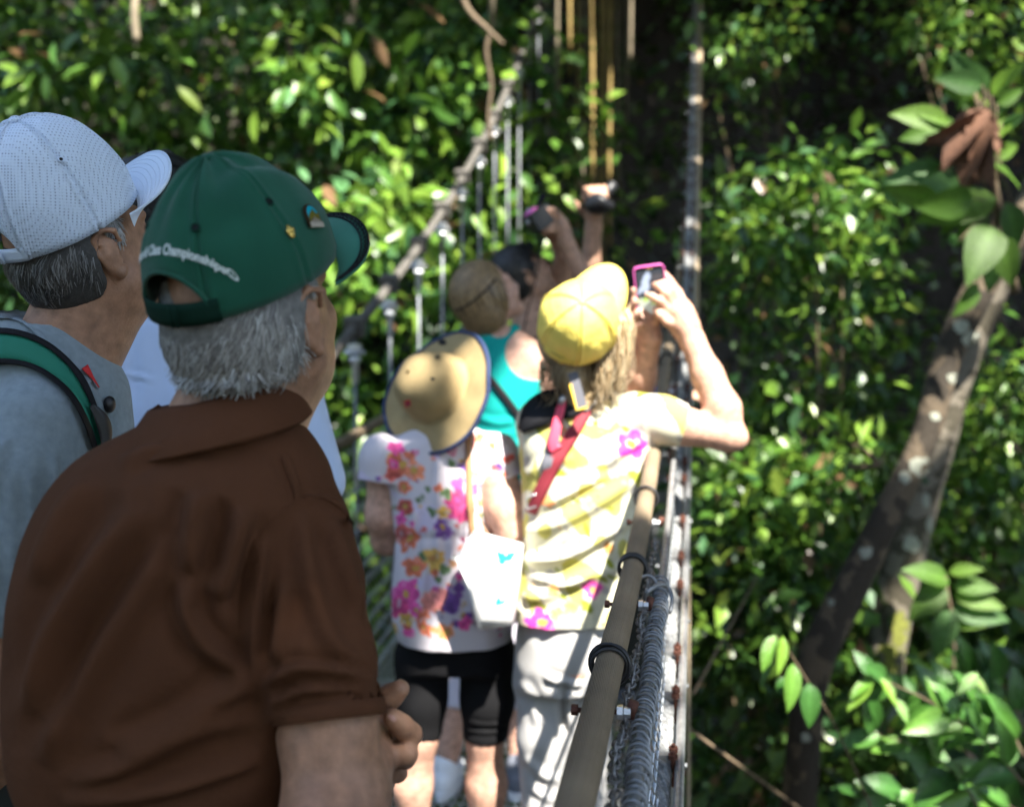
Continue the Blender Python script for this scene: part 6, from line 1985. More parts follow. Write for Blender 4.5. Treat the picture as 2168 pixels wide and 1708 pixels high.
# handbag hanging at her right side
hbag = thing("handbag", "white handbag with teal leaf print on a tan strap beside the floral blouse", "handbag", w(1030, 1230, 3.05))
q = [(966, 1178), (1003, 1124), (1050, 1138), (1104, 1152), (1098, 1235), (1088, 1322), (1048, 1330), (1012, 1332), (1000, 1290), (985, 1235)]
Fr_ = np.array([w(x, y, 3.035) for x, y in q]); Bk = np.array([w(x + 5, y - 2, 3.11) for x, y in q]); cen = w(1040, 1230, 3.02); cb = w(1045, 1228, 3.12)
n = len(q); j = np.arange(n); k = (j + 1) % n
In = .75 * Fr_ + .25 * cen + np.array([0, -.012, 0])
V = np.vstack([Fr_, Bk, In, cen[None] + [0, -.012, 0], cb[None]])
F3 = np.vstack([np.stack([2 * n + j, np.full(n, 3 * n), 2 * n + k], -1), np.stack([n + k, np.full(n, 3 * n + 1), n + j], -1)])
F4_ = np.vstack([np.stack([j, 2 * n + j, 2 * n + k, k], -1), np.stack([k, n + k, n + j, j], -1)])
bo = obj("body", V, [F3, F4_], M_bag, hbag)
mb = MB(); add_tube(mb, np.array([w(x, y, 3.03) for x, y in ((966, 1180), (1000, 1255), (1016, 1331))]), .004, 6); add_tube(mb, np.array([w(x, y, 3.03) for x, y in ((1003, 1126), (1050, 1140), (1104, 1153))]), .004, 6)
mb.build("piping", M_bag, hbag)
def leafshape(cx_, cy_, ang, ln, wd):
    pts = []
    for s_ in np.linspace(0, 1, 7): pts.append((s_, .5 * wd * math.sin(math.pi * s_ ** .8)))
    pts = pts + [(a_, -b_) for a_, b_ in pts[::-1][1:-1]]
    ca, sa = math.cos(ang), math.sin(ang)
    return [(cx_ + ln * (a_ * ca - b_ * sa), cy_ + ln * (a_ * sa + b_ * ca)) for a_, b_ in pts]
mb = MB()
tb = bvh(V, [list(f) for f in F3] + [list(f) for f in F4_])
for (x, y, an, ln, wd) in [(1070, 1190, -2.2, 32, .5), (1070, 1188, -1.5, 34, .45), (1072, 1188, -.9, 28, .5), (1070, 1192, -2.9, 18, .5), (1078, 1178, -.5, 18, .5), (1052, 1282, -1.3, 22, .45), (1058, 1278, -.6, 18, .4), (1076, 1172, .1, 16, .5)]:
    P = np.array([drape(tb, a_, b_, .0012, 3.02) for a_, b_ in leafshape(x, y, an, ln, wd)]); c0 = P.mean(0)
    obj("leaf_print", np.vstack([c0, P]), np.array([[0, 1 + i, 1 + (i + 1) % len(P)] for i in range(len(P))]), M_teal_print, hbag, smooth=False)
tbl = bvh(np.array([v.co for v in blouse.data.vertices]) + root_loc(wom1), [list(p.vertices) for p in blouse.data.polygons])
Vr, Fr = ribbon(tbl, [(993, 912), (992, 960), (994, 1040), (997, 1100), (1000, 1130)], 13, .006, 3.11, 30, .003); st_ = obj("strap", Vr, Fr, M_tan_leather, hbag)
P = catmull(np.array([w(1006, 1010, 3.115), w(1012, 1060, 3.09), w(1020, 1105, 3.07), w(1040, 1142, 3.05)]), 16)
obj("strap", *tube(P, .006, 6, flat=.4), M_tan_leather, hbag)
mb = MB()
for i in range(4): mb.add(*ball(w(958 + 5 * i, 1182 + 2 * i, 3.04), .004, AX, 8, 6))
mb.build("zip_pull", M_galv, hbag)

# ================================================================== woman in the yellow cap
YY = 3.1
wom2 = thing("person", "woman in yellow cap and cream flowered shirt holding up a pink phone", "person", (w(1225, 1300, YY)[0], YY, DECK))
fy = nrm(np.array([.50, .40, .77])); uy = nrm(np.array([.05, -.84, .45]))
Hc5 = Frame(w(1222, 690, 3.06), fy, uy, 1.0)
fh, uh = yawpitch(40, 38)
Hh5 = Frame(w(1222, 715, 3.14), fh, uh, 1.0)
c_ = Hh5.o
F1 = Field(c_ + [-.17, -.18, -.27], c_ + [.18, .2, .2], .0055)
head(F1, Hh5, 1, .95)
nb5 = w(1222, 858, 3.15); F1.cone(Hh5(0, -.02, -.05), nb5, .05, .06, .03)
FA = Field(np.array([.20, 2.9, 1.02]), np.array([.72, 3.42, 1.74]), .0045)
sh5 = w(1365, 878, 3.12); el5 = w(1542, 922, 3.12); wr5 = w(1467, 724, 3.19)
FA.chain([sh5, w(1450, 903, 3.11), el5], [.052, .048, .042], .02)
FA.chain([el5, w(1530, 866, 3.13), w(1498, 795, 3.16), wr5], [.043, .047, .041, .033], .02)
FA.ell(w(1558, 928, 3.12), (.030, .03, .028), AX, .02)
# right hand: back of the hand towards us, fingers on the phone
FA.chain([wr5, w(1450, 690, 3.2), w(1434, 660, 3.2)], [.033, .038, .036], .014)
FA.ell(w(1438, 665, 3.2), (.042, .018, .045), AX, .015)
for a_, b_, c2, t_, yo in [((1450, 650), (1436, 618), (1418, 594), (1407, 579), 3.235), ((1436, 640), (1424, 614), (1406, 600), (1394, 602), 3.195), ((1424, 642), (1408, 620), (1394, 606), (1386, 603), 3.19), ((1414, 654), (1396, 637), (1381, 628), (1371, 624), 3.185)]:
    FA.chain([w(*a_, 3.19), w(*b_, yo - .012), w(*c2, yo - .008), w(*t_, yo)], [.0135, .0115, .0105, .009], .005)
FA.chain([w(1444, 692, 3.2), w(1414, 682, 3.18), w(1397, 666, 3.18), w(1388, 655, 3.185)], [.018, .0135, .012, .0098], .007)
# left arm and hand on the other edge of the phone
FL = Field(np.array([.04, 2.98, 1.12]), np.array([.46, 3.46, 1.72]), .0045)
FL.chain([w(1150, 905, 3.2), w(1270, 905, 3.3), w(1350, 858, 3.34)], [.046, .044, .040], .02)
wl5 = w(1374, 715, 3.26)
FL.chain([w(1350, 858, 3.34), w(1358, 795, 3.31), wl5], [.038, .042, .034], .02)
FL.chain([wl5, w(1366, 690, 3.26), w(1354, 668, 3.26)], [.034, .037, .032], .014)
for a_, b_, t_ in [((1350, 665), (1336, 645), (1341, 614)), ((1350, 675), (1333, 664), (1346, 638)), ((1354, 690), (1337, 684), (1352, 664)), ((1358, 704), (1344, 698), (1360, 684))]:
    FL.chain([w(*a_, 3.26), w(*b_, 3.24), w(*t_, 3.215)], [.0135, .0115, .0092], .005)
FL.chain([w(1376, 690, 3.25), w(1390, 676, 3.23), w(1389, 664, 3.22)], [.015, .0115, .009], .006)
cx = w(1225, 1200, YY)[0]
FB = Field(np.array([cx - .25, 2.85, DECK]), np.array([cx + .25, 3.42, 1.45]), .009)
FB.loft(pxrows(YY, [(840, 1180, 1270, 3.15, .05), (880, 1140, 1340, 3.15, .075), (960, 1125, 1360, 3.15, .095), (1150, 1135, 1320, 3.15, .10), (1350, 1105, 1280, 3.15, .11), (1420, 1105, 1275, 3.15, .11)]), .02)
for hx, fx in ((1145, 1150), (1232, 1225)):
    a_ = w(fx, 1900, 3.15); a_[2] = DECK + .07; FB.chain([w(hx, 1420, 3.15), w(fx, 1660, 3.14), a_], [.06, .048, .036], .03)
V, F = collect([F1, FA, FL, FB]); obj("body", V, F, M_skin_fair, wom2)
eyes(Hh5, wom2)
for fx in (1150, 1225):
    g = w(fx, 1800, 3.14); g[2] = DECK; shoe(wom2, g, (.25, 1, 0), M_shoe_white, M_shoe_blue)
# blond hair
blond = [(.62, .5, .32), (.5, .38, .22), (.7, .6, .42), (.4, .29, .17)]
Fh = Field(c_ + [-.16, -.18, -.22], c_ + [.16, .17, .16], .006)
Fh.ell(Hh5(0, -.02, .02), (.083, .1, .098), Hh5.axes()); Fh.plane_cut(Hh5(0, .03, 0), Hh5.y)
Fh.cone(w(1215, 800, 3.1), w(1230, 850, 3.1), .055, .045, .03)
V, F = Fh.mesh(2); hb5 = obj("hair", V, F, mat("blond_hair_base", (.36, .26, .14), .6, var=.3, vscale=100, bump=.6, bscale=220), wom2)
mb = MB(); rh = np.random.default_rng(61)
def lock(P, wd, col):
    P = catmull(np.array(P), 9); add_tube(mb, P, np.linspace(wd, wd * .3, 9), 4, flat=.35, col=col)
for i in range(420):
    s_ = rh.uniform(-1, 1)
    if rh.random() < .55:   # right side, hanging from under the cap; paler, sunlight put into the colour
        x0 = rh.uniform(1262, 1334); y0 = 735 - (x0 - 1262) * 1.15 + rh.uniform(-10, 10); L_ = rh.uniform(90, 190); ya = 3.04 + rh.uniform(0, .07)
        lock([w(x0, y0, ya), w(x0 + rh.uniform(-6, 14), y0 + .4 * L_, ya - .012), w(x0 + rh.uniform(-16, 14), y0 + .75 * L_, ya - .006), w(x0 + rh.uniform(-24, 10), min(y0 + L_, 868), ya)], .0035, np.array(blond[rh.integers(4)]) * rh.uniform(.8, 1.2))
    else:
        x0 = rh.uniform(1142, 1260); y0 = 770 + rh.uniform(-12, 10); L_ = rh.uniform(45, 92); ya = 3.055 + rh.uniform(0, .05)
        lock([w(x0, y0, ya), w(x0 + rh.uniform(-8, 8), y0 + .4 * L_, ya - .01), w(x0 + rh.uniform(-14, 14), y0 + .75 * L_, ya), w(x0 + rh.uniform(-20, 18), y0 + L_, ya + .005)], .0032, np.array(blond[rh.choice([1, 3, 3, 0])]) * rh.uniform(.6, 1.1))
mb.build("hair_locks", mat("blond_hair", attr=True, rough=.4), hb5)
def soft(V, th):
    return .0022 * np.sin(th * 5 + 3 * np.sin(th)) * np.clip((.11 - V[:, 2]) / .06, 0, 1) + .001 * noise3(V, .03, 3) + .0015 * np.sin(th * 13) * np.exp(-((V[:, 2] - .012) / .012) ** 2)
ycap, ybrim, *_ = cap(wom2, "cap", Hc5, M_yellow, M_yellow, a=.112, b=.104, h=.135, brim=.105, brim_w=.8, flat=.8, wrinkle=.0012, seam=3, puff=soft, open_h=.03, open_w=.35, seed=21, label="soft yellow nylon cap", eyelets=False, brim_drop=.35, brim_up=-.012)
# shirt
FS = Field(np.array([cx - .26, 2.86, .72]), np.array([.50, 3.4, 1.42]), .0048)
FS.chain([w(1345, 880, 3.13), w(1400, 888, 3.12), w(1452, 905, 3.11)], [.064, .061, .059], .02)
FS.plane_cut(w(1446, 903, 3.11), nrm(w(1545, 922, 3.12) - w(1400, 888, 3.12)), .09)
FS.chain([w(1140, 895, 3.16), w(1200, 905, 3.24), w(1262, 905, 3.29)], [.055, .055, .05], .02)
FS.loft(pxrows(YY, [(830, 1150, 1290, 3.15, .055), (852, 1118, 1340, 3.15, .075), (885, 1104, 1385, 3.15, .095), (940, 1099, 1392, 3.15, .11), (1040, 1107, 1368, 3.15, .12), (1140, 1108, 1346, 3.15, .122), (1230, 1094, 1332, 3.155, .13), (1310, 1087, 1310, 3.16, .135), (1372, 1086, 1290, 3.16, .13)]), .02)
V, F = FS.mesh(2)
V = waves(V, F, .0025, .05, 53, (1, 1, .8))
V = folds(V, F, [([(1108, 1128), (1170, 1112), (1260, 1068), (1362, 1000)], 15, .011), ([(1102, 1185), (1190, 1180), (1270, 1140), (1352, 1085)], 12, .013), ([(1125, 1222), (1200, 1235), (1262, 1205)], 9, .008), ([(1098, 1262), (1150, 1262), (1210, 1236), (1330, 1195)], 14, .009),
                 ([(1150, 1075), (1215, 1040), (1300, 1000)], 10, .007), ([(1265, 995), (1310, 960), (1372, 925)], 12, .009), ([(1100, 1200), (1090, 1260), (1100, 1300)], 9, .008), ([(1305, 1120), (1296, 1240), (1270, 1350)], 15, .008), ([(1178, 1290), (1160, 1340), (1158, 1370)], 14, .006), ([(1236, 1280), (1238, 1330), (1225, 1368)], 12, .006), ([(1120, 1010), (1150, 985), (1215, 965)], 12, .006), ([(1240, 940), (1225, 1010), (1180, 1060)], 16, .006)])
MG2 = (.66, .06, .48)
fl = [(1338, 942, 34, MG2, 5, (.6, .45, .05)), (1146, 1318, 32, (.72, .06, .42), 5, (.75, .4, .1)), (1255, 1245, 24, (.68, .08, .35), 5, (.6, .3, .1)), (1175, 1300, 16, (.75, .6, .12), 5, None), (1205, 1285, 18, (.76, .62, .15), 5, None), (1168, 1250, 14, (.7, .35, .12), 5, None), (1100, 1335, 16, (.75, .3, .15), 5, None), (1245, 1065, 16, (.75, .45, .2), 5, None), (1160, 1060, 14, (.75, .3, .12), 5, None), (1190, 970, 12, (.75, .4, .15), 5, None), (1290, 1160, 14, (.7, .35, .1), 4, None)]
def wash(C, px, py, V):
    Wp = V + .02 * np.stack([noise3(V, .05, 91), noise3(V, .05, 92), noise3(V, .05, 93)], 1); Wp = Wp * np.array([1, 1, 1.5]) + np.outer(V[:, 0], [0, 0, .6])
    a_ = noise3(Wp, .03, 11); b_ = noise3(Wp, .024, 12); c3 = noise3(Wp, .014, 13)
    m = a_ > .3; C[m] = [.52, .48, .13]
    m = (b_ > .5) & ~m; C[m] = [.44, .42, .37]
    m = (c3 > 1.25); C[m] = [.30, .34, .04]
    m = (c3 < -1.6); C[m] = [.72, .45, .22]
    return C
C = paint(V, (.70, .67, .50), fl, 5, wash)
shirt5 = obj("shirt", V, F, M_print, wom2, True, C)
tsh = bvh(V, F)
# trousers
FS = Field(np.array([cx - .22, 2.9, -.09]), np.array([cx + .22, 3.42, .9]), .0075)
FS.loft(pxrows(YY, [(1285, 1098, 1300, 3.16, .118), (1340, 1092, 1292, 3.16, .125), (1400, 1088, 1286, 3.16, .125), (1450, 1092, 1280, 3.16, .118)]), .02)
FS.chain([w(1146, 1450, 3.16), w(1150, 1560, 3.15), w(1158, 1720, 3.15), w(1155, 1850, 3.16)], [.075, .072, .068, .062], .02)
FS.chain([w(1228, 1450, 3.16), w(1232, 1560, 3.15), w(1232, 1720, 3.15), w(1230, 1850, 3.16)], [.078, .072, .066, .062], .02)
V, F = FS.mesh(2); V = waves(V, F, .0025, .05, 54)
V = folds(V, F, [([(1150, 1430), (1185, 1442), (1240, 1450)], 8, .009), ([(1195, 1440), (1190, 1500), (1200, 1560)], 8, -.012), ([(1100, 1440), (1125, 1480), (1140, 1540)], 10, .006), ([(1260, 1420), (1240, 1500), (1225, 1580)], 10, .007), ([(1110, 1600), (1150, 1640), (1190, 1650)], 10, .007), ([(1120, 1660), (1160, 1690), (1200, 1690)], 9, .006)])
obj("trousers", V, F, M_khaki, wom2)
# things she carries
ph_ = thing("phone", "phone in a pink case held up in front of the yellow cap", "phone", w(1370, 620, 3.22))
TL, TR, BR, BL_ = w(1329, 562, 3.2), w(1396, 556, 3.2), w(1424, 678, 3.25), w(1364, 690, 3.25)
pc = (TL + TR + BR + BL_) / 4; ex = nrm(TR - TL + BR - BL_); ey = nrm(TL - BL_ + TR - BR); ey = nrm(ey - ex * ey.dot(ex)); ez = np.cross(ex, ey)
if ez.dot(EYE - pc) < 0: ez = -ez
hw_, hh_ = .042, .079
def rrect(hw, hh, r_, n=6):
    pts = []
    for cxs, cys, a0 in ((1, 1, 0), (-1, 1, 90), (-1, -1, 180), (1, -1, 270)):
        for a in np.linspace(a0, a0 + 90, n): pts.append((cxs * (hw - r_) + r_ * math.cos(R(a)), cys * (hh - r_) + r_ * math.sin(R(a))))
    return pts
obj("case", *disc_shape(rrect(hw_, hh_, .012), pc - ez * .009, ex, ey, ez, .0085), M_pink, ph_, smooth=False)
mb = MB(); rr2 = np.array(rrect(hw_ - .0008, hh_ - .0008, .0115)); P = np.array([pc + ex * a_ + ey * b_ for a_, b_ in np.vstack([rr2, rr2[:1]])]); add_tube(mb, P, .0022, 6, cap=False); mb.build("case_rim", M_pink, ph_)
obj("glass", *disc_shape(rrect(hw_ - .003, hh_ - .003, .010), pc - ez * .0005, ex, ey, ez, .0009), M_lens, ph_, smooth=False)
def screen_mat():
    m = bpy.data.materials.new("screen_picture"); m.use_nodes = True; nt = m.node_tree; b = nt.nodes["Principled BSDF"]
    a_ = nt.nodes.new("ShaderNodeAttribute"); a_.attribute_name = "col"
    lk(nt, a_.outputs["Color"], b.inputs["Base Color"]); lk(nt, a_.outputs["Color"], b.inputs["Emission Color"]); b.inputs["Emission Strength"].default_value = .18; b.inputs["Roughness"].default_value = .2
    return m
gx_, gy_ = np.meshgrid(np.linspace(-1, 1, 15), np.linspace(-1, 1, 25)); Vs = np.array([pc + ez * .0009 + ex * a_ * (hw_ - .0055) + ey * b_ * (hh_ - .012) for a_, b_ in zip(gx_.ravel(), gy_.ravel())])
nn = noise3(np.stack([gx_.ravel(), gy_.ravel(), 0 * gx_.ravel()], 1), .22, 4); b_ = gy_.ravel()
Cs = np.where((b_ > -.15)[:, None], np.array([.03, .035, .045]), np.array([.30, .33, .30])); Cs[(nn > .8) & (b_ > 0)] = [.25, .3, .4]; Cs[(nn > .5) & (b_ < -.1) & (b_ > -.5)] = [.25, .38, .08]
obj("screen", Vs, grid_faces(25, 15), screen_mat(), ph_, True, Cs)
obj("earpiece", *cyl(pc + ez * .0012 + ey * (hh_ - .008) - ex * .008, pc + ez * .0012 + ey * (hh_ - .008) + ex * .008, .0012), M_gold, ph_)
# strap, lanyard, black shoulder pad and tag on her back
cb5 = thing("crossbody_strap", "dark red strap running across the back of the cream flowered shirt", "bag strap", w(1190, 980, 3.02))
Vr, Fr = ribbon(tsh, [(1246, 862), (1215, 915), (1180, 970), (1150, 1030), (1126, 1085)], [24, 26, 27, 27, 24], .005, 3.03, 30, .004); obj("webbing", Vr, Fr, M_maroon, cb5)
mb = MB(); 
for (x, y) in ((1134, 1060),):
    p = drape(tsh, x, y, .012, 3.03)
    sq = [p + np.array([a_ * .014, 0, b_ * .02]) for a_, b_ in ((-1, -1), (1, -.6), (1, 1), (-1, .6), (-1, -1))]
    add_tube(mb, np.array(sq), .0028, 6)
mb.build("buckle", M_galv, cb5)
ln5 = thing("lanyard", "pink red lanyard cord with metal clip hanging down her back", "lanyard", w(1180, 890, 3.02))
Vr, Fr = ribbon(tsh, [(1198, 836), (1190, 858), (1180, 900), (1172, 940), (1178, 952)], [16, 17, 20, 26, 30], .009, 3.02, 24, .006); obj("cord", Vr, Fr, M_pinkred, ln5)
p = drape(tsh, 1191, 852, .016, 3.02); V, F = tube(np.array([p + [.006, 0, .012], p - [.006, 0, .012]]), .010, 10); obj("ferrule", V, F, M_galv, ln5)
Vr, Fr = ribbon(tsh, [(1168, 952), (1160, 975), (1154, 995)], [20, 22, 20], .005, 3.02, 12, .003); obj("tag", Vr, Fr, M_grey_tag, ln5)
pad = thing("shoulder_pad", "black padded camera strap over her left shoulder", "camera strap", w(1150, 870, 3.04))
Vr, Fr = ribbon(tsh, [(1106, 912), (1130, 884), (1165, 858), (1205, 858), (1245, 850)], [16, 58, 74, 60, 26], .006, 3.05, 30, .007); obj("pad", Vr, Fr, M_black, pad)
Vr, Fr = ribbon(tsh, [(1232, 862), (1262, 846), (1290, 836)], [30, 24, 16], .008, 3.06, 14, .005); obj("strap", Vr, Fr, M_steel_dull, pad)
tg = thing("strap_tag", "grey tag with yellow edges hanging below the back of the yellow cap", "tag", w(1220, 825, 3.))
q = [w(1202, 790, 3.), w(1222, 786, 3.), w(1244, 862, 2.995), (w(1220, 868, 2.995))]
def slab(q, th):
    q = np.array(q); n_ = nrm(np.cross(q[1] - q[0], q[3] - q[0])) * th
    return np.vstack([q, q + n_]), np.array([[0, 1, 2, 3], [7, 6, 5, 4], [0, 4, 5, 1], [1, 5, 6, 2], [2, 6, 7, 3], [3, 7, 4, 0]])
obj("tag_face", *slab(q, .003), M_grey_tag, tg, smooth=False)
mb = MB(); add_tube(mb, np.array([q[0] + (q[3] - q[0]) * .3, q[3], q[2]]), .0035, 6); mb.build("edging", M_gold_yellow, tg)

# ================================================================== woman in the turquoise top
YT = 4.05
wom3 = thing("person", "blond woman in turquoise tank top and pale shorts with a black strap across", "person", (w(1060, 1000, YT)[0], YT, DECK))
fh, uh = yawpitch(58, 30)
Hh6 = Frame(w(1032, 625, YT), fh, uh, .98)
c_ = Hh6.o
F1 = Field(c_ + [-.17, -.18, -.26], c_ + [.18, .2, .2], .006)
head(F1, Hh6, .9, .95)
nb6 = w(1050, 745, YT + .02); F1.cone(Hh6(0, -.02, -.05), nb6, .048, .06, .03)
cx = w(1072, 900, YT)[0]
FB = Field(np.array([cx - .32, 3.75, DECK]), np.array([cx + .32, 4.5, 1.55]), .008)
tor = pxrows(YT, [(690, 1010, 1090, 4.07, .06), (720, 985, 1135, 4.07, .085), (760, 978, 1155, 4.07, .10), (850, 985, 1150, 4.07, .11), (950, 985, 1150, 4.07, .115), (1050, 965, 1160, 4.07, .13), (1150, 960, 1165, 4.07, .135)])
FB.loft(tor, .02)
FB.chain([w(1130, 765, 4.06), w(1170, 880, 4.1), w(1150, 900, 4.35)], [.062, .05, .035], .03)
hand(FB, w(1150, 900, 4.35), (-.2, 1, .2), (0, .1, 1), (-1, 0, 0), .9, (.5, .5, .5, .5))
FB.chain([w(1000, 765, 4.07), w(965, 880, 4.12), w(1000, 910, 4.35)], [.055, .047, .035], .03)
hand(FB, w(1000, 910, 4.35), (.2, 1, .2), (0, .1, 1), (1, 0, 0), .9, (.5, .5, .5, .5))
for hx, fx, fyy in ((1010, 942, 3.98), (1100, 1098, 4.0)):
    a_ = w(fx, 1660, fyy + .02); a_[2] = DECK + .07
    FB.chain([w(hx, 1250, 4.07), w((hx + fx) / 2 + 4, 1440, 4.05), a_], [.09, .058, .036], .03)
V, F = collect([F1, FB]); obj("body", V, F, M_skin_fair, wom3)
eyes(Hh6, wom3)
for fx, fyy, mm in ((942, 4.0, M_shoe_white), (1098, 4.0, M_shoe_dark)):
    g = w(fx, 1650, fyy); g[2] = DECK; shoe(wom3, g, (.15, 1, 0), mm, M_shoe_blue)
Fh = Field(c_ + [-.18, -.2, -.2], c_ + [.18, .2, .2], .006)
Fh.ell(Hh6(0, -.022, .03), (.089, .11, .106), Hh6.axes()); Fh.ell(Hh6(0, -.05, -.05), (.086, .075, .085), Hh6.axes(), .04)
Fh.plane_cut(Hh6(0, .032, 0), nrm(Hh6.y - .35 * Hh6.z))
V, F = Fh.mesh(2); dkb = [(.20, .13, .06), (.30, .20, .095), (.10, .065, .032), (.40, .28, .15)]
hb6 = obj("hair", V, F, mat("dark_blond_hair", (.20, .13, .062), .5, var=.35, vscale=60, bump=.7, bscale=160), wom3)
hair_ribbons("hair_locks", hb6, Hh6, M_hair_grey, 2600, (1.2, 2 * math.pi - 1.2), (-.01, .115), (.06, .13), (.088, .109, .128), .012, 35, dkb, .003, wave=.06, curl=-.03, centre=(0, -.022, .015), clumps=200)
aa = np.linspace(1.3, 2 * math.pi - 1.3, 40); P = Hh6.arr(np.stack([.094 * np.sin(aa), -.022 + .116 * np.cos(aa), .05 + .03 * np.cos(aa)], 1))
obj("hair_band", *tube(P, .0035, 6), M_black, hb6)
e_ = Hh6(.077, .004, -.034); aa = np.linspace(0, 6.28, 14); obj("earring", *tube(e_ + np.outer(np.cos(aa) * .007, AX[0]) + np.outer(np.sin(aa) * .007 - .007, AX[2]), .0012, 5), M_gold, wom3)
FS = Field(np.array([cx - .26, 3.85, .62]), np.array([cx + .26, 4.3, 1.55]), .006)
FS.loft([r_ for r_ in tor], .02, grow=.006)
FS.plane_cut(w(1060, 1010, YT), -AX[2])
FS.cone(w(1130, 748, 3.9), w(1120, 748, 4.3), .088, .088, .01, True); FS.cone(w(980, 745, 3.9), w(985, 745, 4.3), .05, .05, .01, True); FS.cone(w(1058, 690, 3.9), w(1058, 690, 4.3), .035, .035, .01, True)
V, F = FS.mesh(2); V = waves(V, F, .0025, .05, 71); V = folds(V, F, [([(1040, 930), (1080, 945), (1110, 940)], 8, .006), ([(1040, 960), (1080, 972), (1110, 965)], 8, .006), ([(1000, 880), (1050, 895), (1090, 890)], 8, .005)])
tank = obj("tank_top", V, F, M_teal, wom3); tt6 = bvh(V, F)
FT = Field(np.array([cx - .28, 3.8, .1]), np.array([cx + .28, 4.35, 1.0]), .009)
FT.loft(pxrows(YT, [(985, 982, 1152, 4.07, .125), (1150, 955, 1170, 4.07, .145), (1250, 955, 1165, 4.07, .14)]), .02)
FT.chain([w(1010, 1250, 4.07), w(980, 1480, 4.05)], [.1, .078], .02); FT.chain([w(1100, 1250, 4.07), w(1102, 1500, 4.05)], [.1, .08], .02); FT.plane_cut(w(1040, 1488, 4.05), -AX[2])
V, F = FT.mesh(2); obj("shorts", V, F, mat("pale_lilac_cotton", (.62, .58, .66), .85), wom3)
st6 = thing("crossbody_strap", "black strap across the back of the turquoise tank top", "bag strap", w(1060, 830, 3.95))
Vr, Fr = ribbon(tt6, [(1012, 778), (1040, 805), (1070, 842), (1104, 890), (1130, 930)], 15, .006, 3.95, 24, .004); obj("webbing", Vr, Fr, M_black, st6)

# ================================================================== man with the camera
YC = 4.55
man4 = thing("person", "dark haired man with sunglasses on his head aiming a camera upwards", "person", (w(1140, 1000, YC)[0], YC, DECK))
fh, uh = yawpitch(68, 32)
Hh7 = Frame(w(1108, 585, YC), fh, uh, 1.0)
c_ = Hh7.o
F1 = Field(c_ + [-.17, -.19, -.26], c_ + [.2, .2, .2], .006); head(F1, Hh7, 1.05, 1.05)
nb7 = w(1120, 710, YC); F1.cone(Hh7(0, -.02, -.05), nb7, .056, .066, .03); F1.cone(Hh7(0, .03, -.09), nb7, .045, .06, .03)
cx = w(1150, 900, YC)[0]
FB = Field(np.array([cx - .36, 4.2, DECK]), np.array([cx + .40, 4.95, 2.05]), .008)
FB.loft(pxrows(YC, [(710, 1110, 1175, 4.56, .07), (760, 1070, 1240, 4.56, .1), (900, 1075, 1235, 4.57, .12), (1150, 1080, 1230, 4.57, .125)]), .02)
FB.chain([w(1232, 752, 4.55), w(1268, 655, 4.48), w(1252, 620, 4.46), w(1200, 515, 4.44)], [.052, .047, .043, .03], .02)     # right arm up to the camera
FB.chain([w(1200, 515, 4.44), w(1188, 478, 4.44)], [.03, .034], .014)
for a_, b_, t_ in [((1190, 462), (1172, 444), (1150, 446)), ((1182, 468), (1160, 456), (1146, 462)), ((1180, 480), (1158, 474), (1150, 484)), ((1178, 492), (1160, 488), (1150, 496))]:
    FB.chain([w(*a_, 4.43), w(*b_, 4.40), w(*t_, 4.40)], [.014, .0115, .0095], .006)
FB.chain([w(1090, 755, 4.57), w(1130, 690, 4.75), w(1186, 600, 4.62), w(1190, 540, 4.56)], [.05, .046, .04, .032], .02)
FB.chain([w(1190, 540, 4.56), w(1182, 512, 4.53), w(1160, 492, 4.48)], [.032, .03, .02], .012)
for i in range(4): FB.chain([w(1176 - 4 * i, 508 - 3 * i, 4.52), w(1158 - 5 * i, 490 - 2 * i, 4.48), w(1146 - 5 * i, 486 - i, 4.46)], [.013, .011, .0095], .006)
for s in (-1, 1):
    hp = np.array([cx + s * .09, 4.57, .74]); FB.chain([hp, hp + [0, .01, -.40], hp + [0, 0, -.78]], [.09, .058, .04], .03)
V, F = collect([F1, FB]); obj("body", V, F, M_skin_tan, man4)
eyes(Hh7, man4)
for s in (-1, 1): shoe(man4, np.array([cx + s * .09, 4.56, DECK]), (.3, 1, 0), M_shoe_dark, M_shoe_blue)
Fh = Field(c_ + [-.18, -.2, -.2], c_ + [.18, .2, .2], .006)
Fh.ell(Hh7(0, -.018, .04), (.083, .105, .098), Hh7.axes()); Fh.ell(Hh7(0, -.045, -.02), (.074, .07, .07), Hh7.axes(), .03); Fh.plane_cut(Hh7(0, .035, .03), nrm(Hh7.y - .35 * Hh7.z))
for s in (-1, 1): Fh.ell(Hh7(s * .085, .004, -.02), (.03, .028, .04), Hh7.axes(), .006, True)
V, F = Fh.mesh(2); hb7 = obj("hair", V, F, mat("short_dark_hair", (.014, .012, .011), .5, bump=.9, bscale=260), man4)
hair_ribbons("hair_locks", hb7, Hh7, M_hair_grey, 1500, (0, 6.28), (0, .13), (.02, .045), (.083, .105, .1), .006, 45, bk, .0018, wave=.15, centre=(0, -.018, .04), clumps=160)
sg = thing("sunglasses", "dark sunglasses pushed up on the hair of the man with the camera", "sunglasses", Hh7(0, .09, .08))
for s in (-1, 1):
    V, F = ball(Hh7(s * .034, .078, .092), (.027, .006, .021), Frame(Hh7.o, Hh7.y + .5 * Hh7.z, Hh7.z - .5 * Hh7.y).axes()); obj("lens", V, F, M_lens, sg)
    obj("temple", *tube(catmull(np.array([Hh7(s * .06, .074, .092), Hh7(s * .085, .02, .08), Hh7(s * .086, -.03, .06)]), 8), .003, 6), M_black_gloss, sg)
obj("bridge", *cyl(Hh7(-.01, .085, .095), Hh7(.01, .085, .095), .003), M_black_gloss, sg)
FT = Field(np.array([cx - .3, 4.25, .5]), np.array([cx + .34, 4.9, 1.58]), .008)
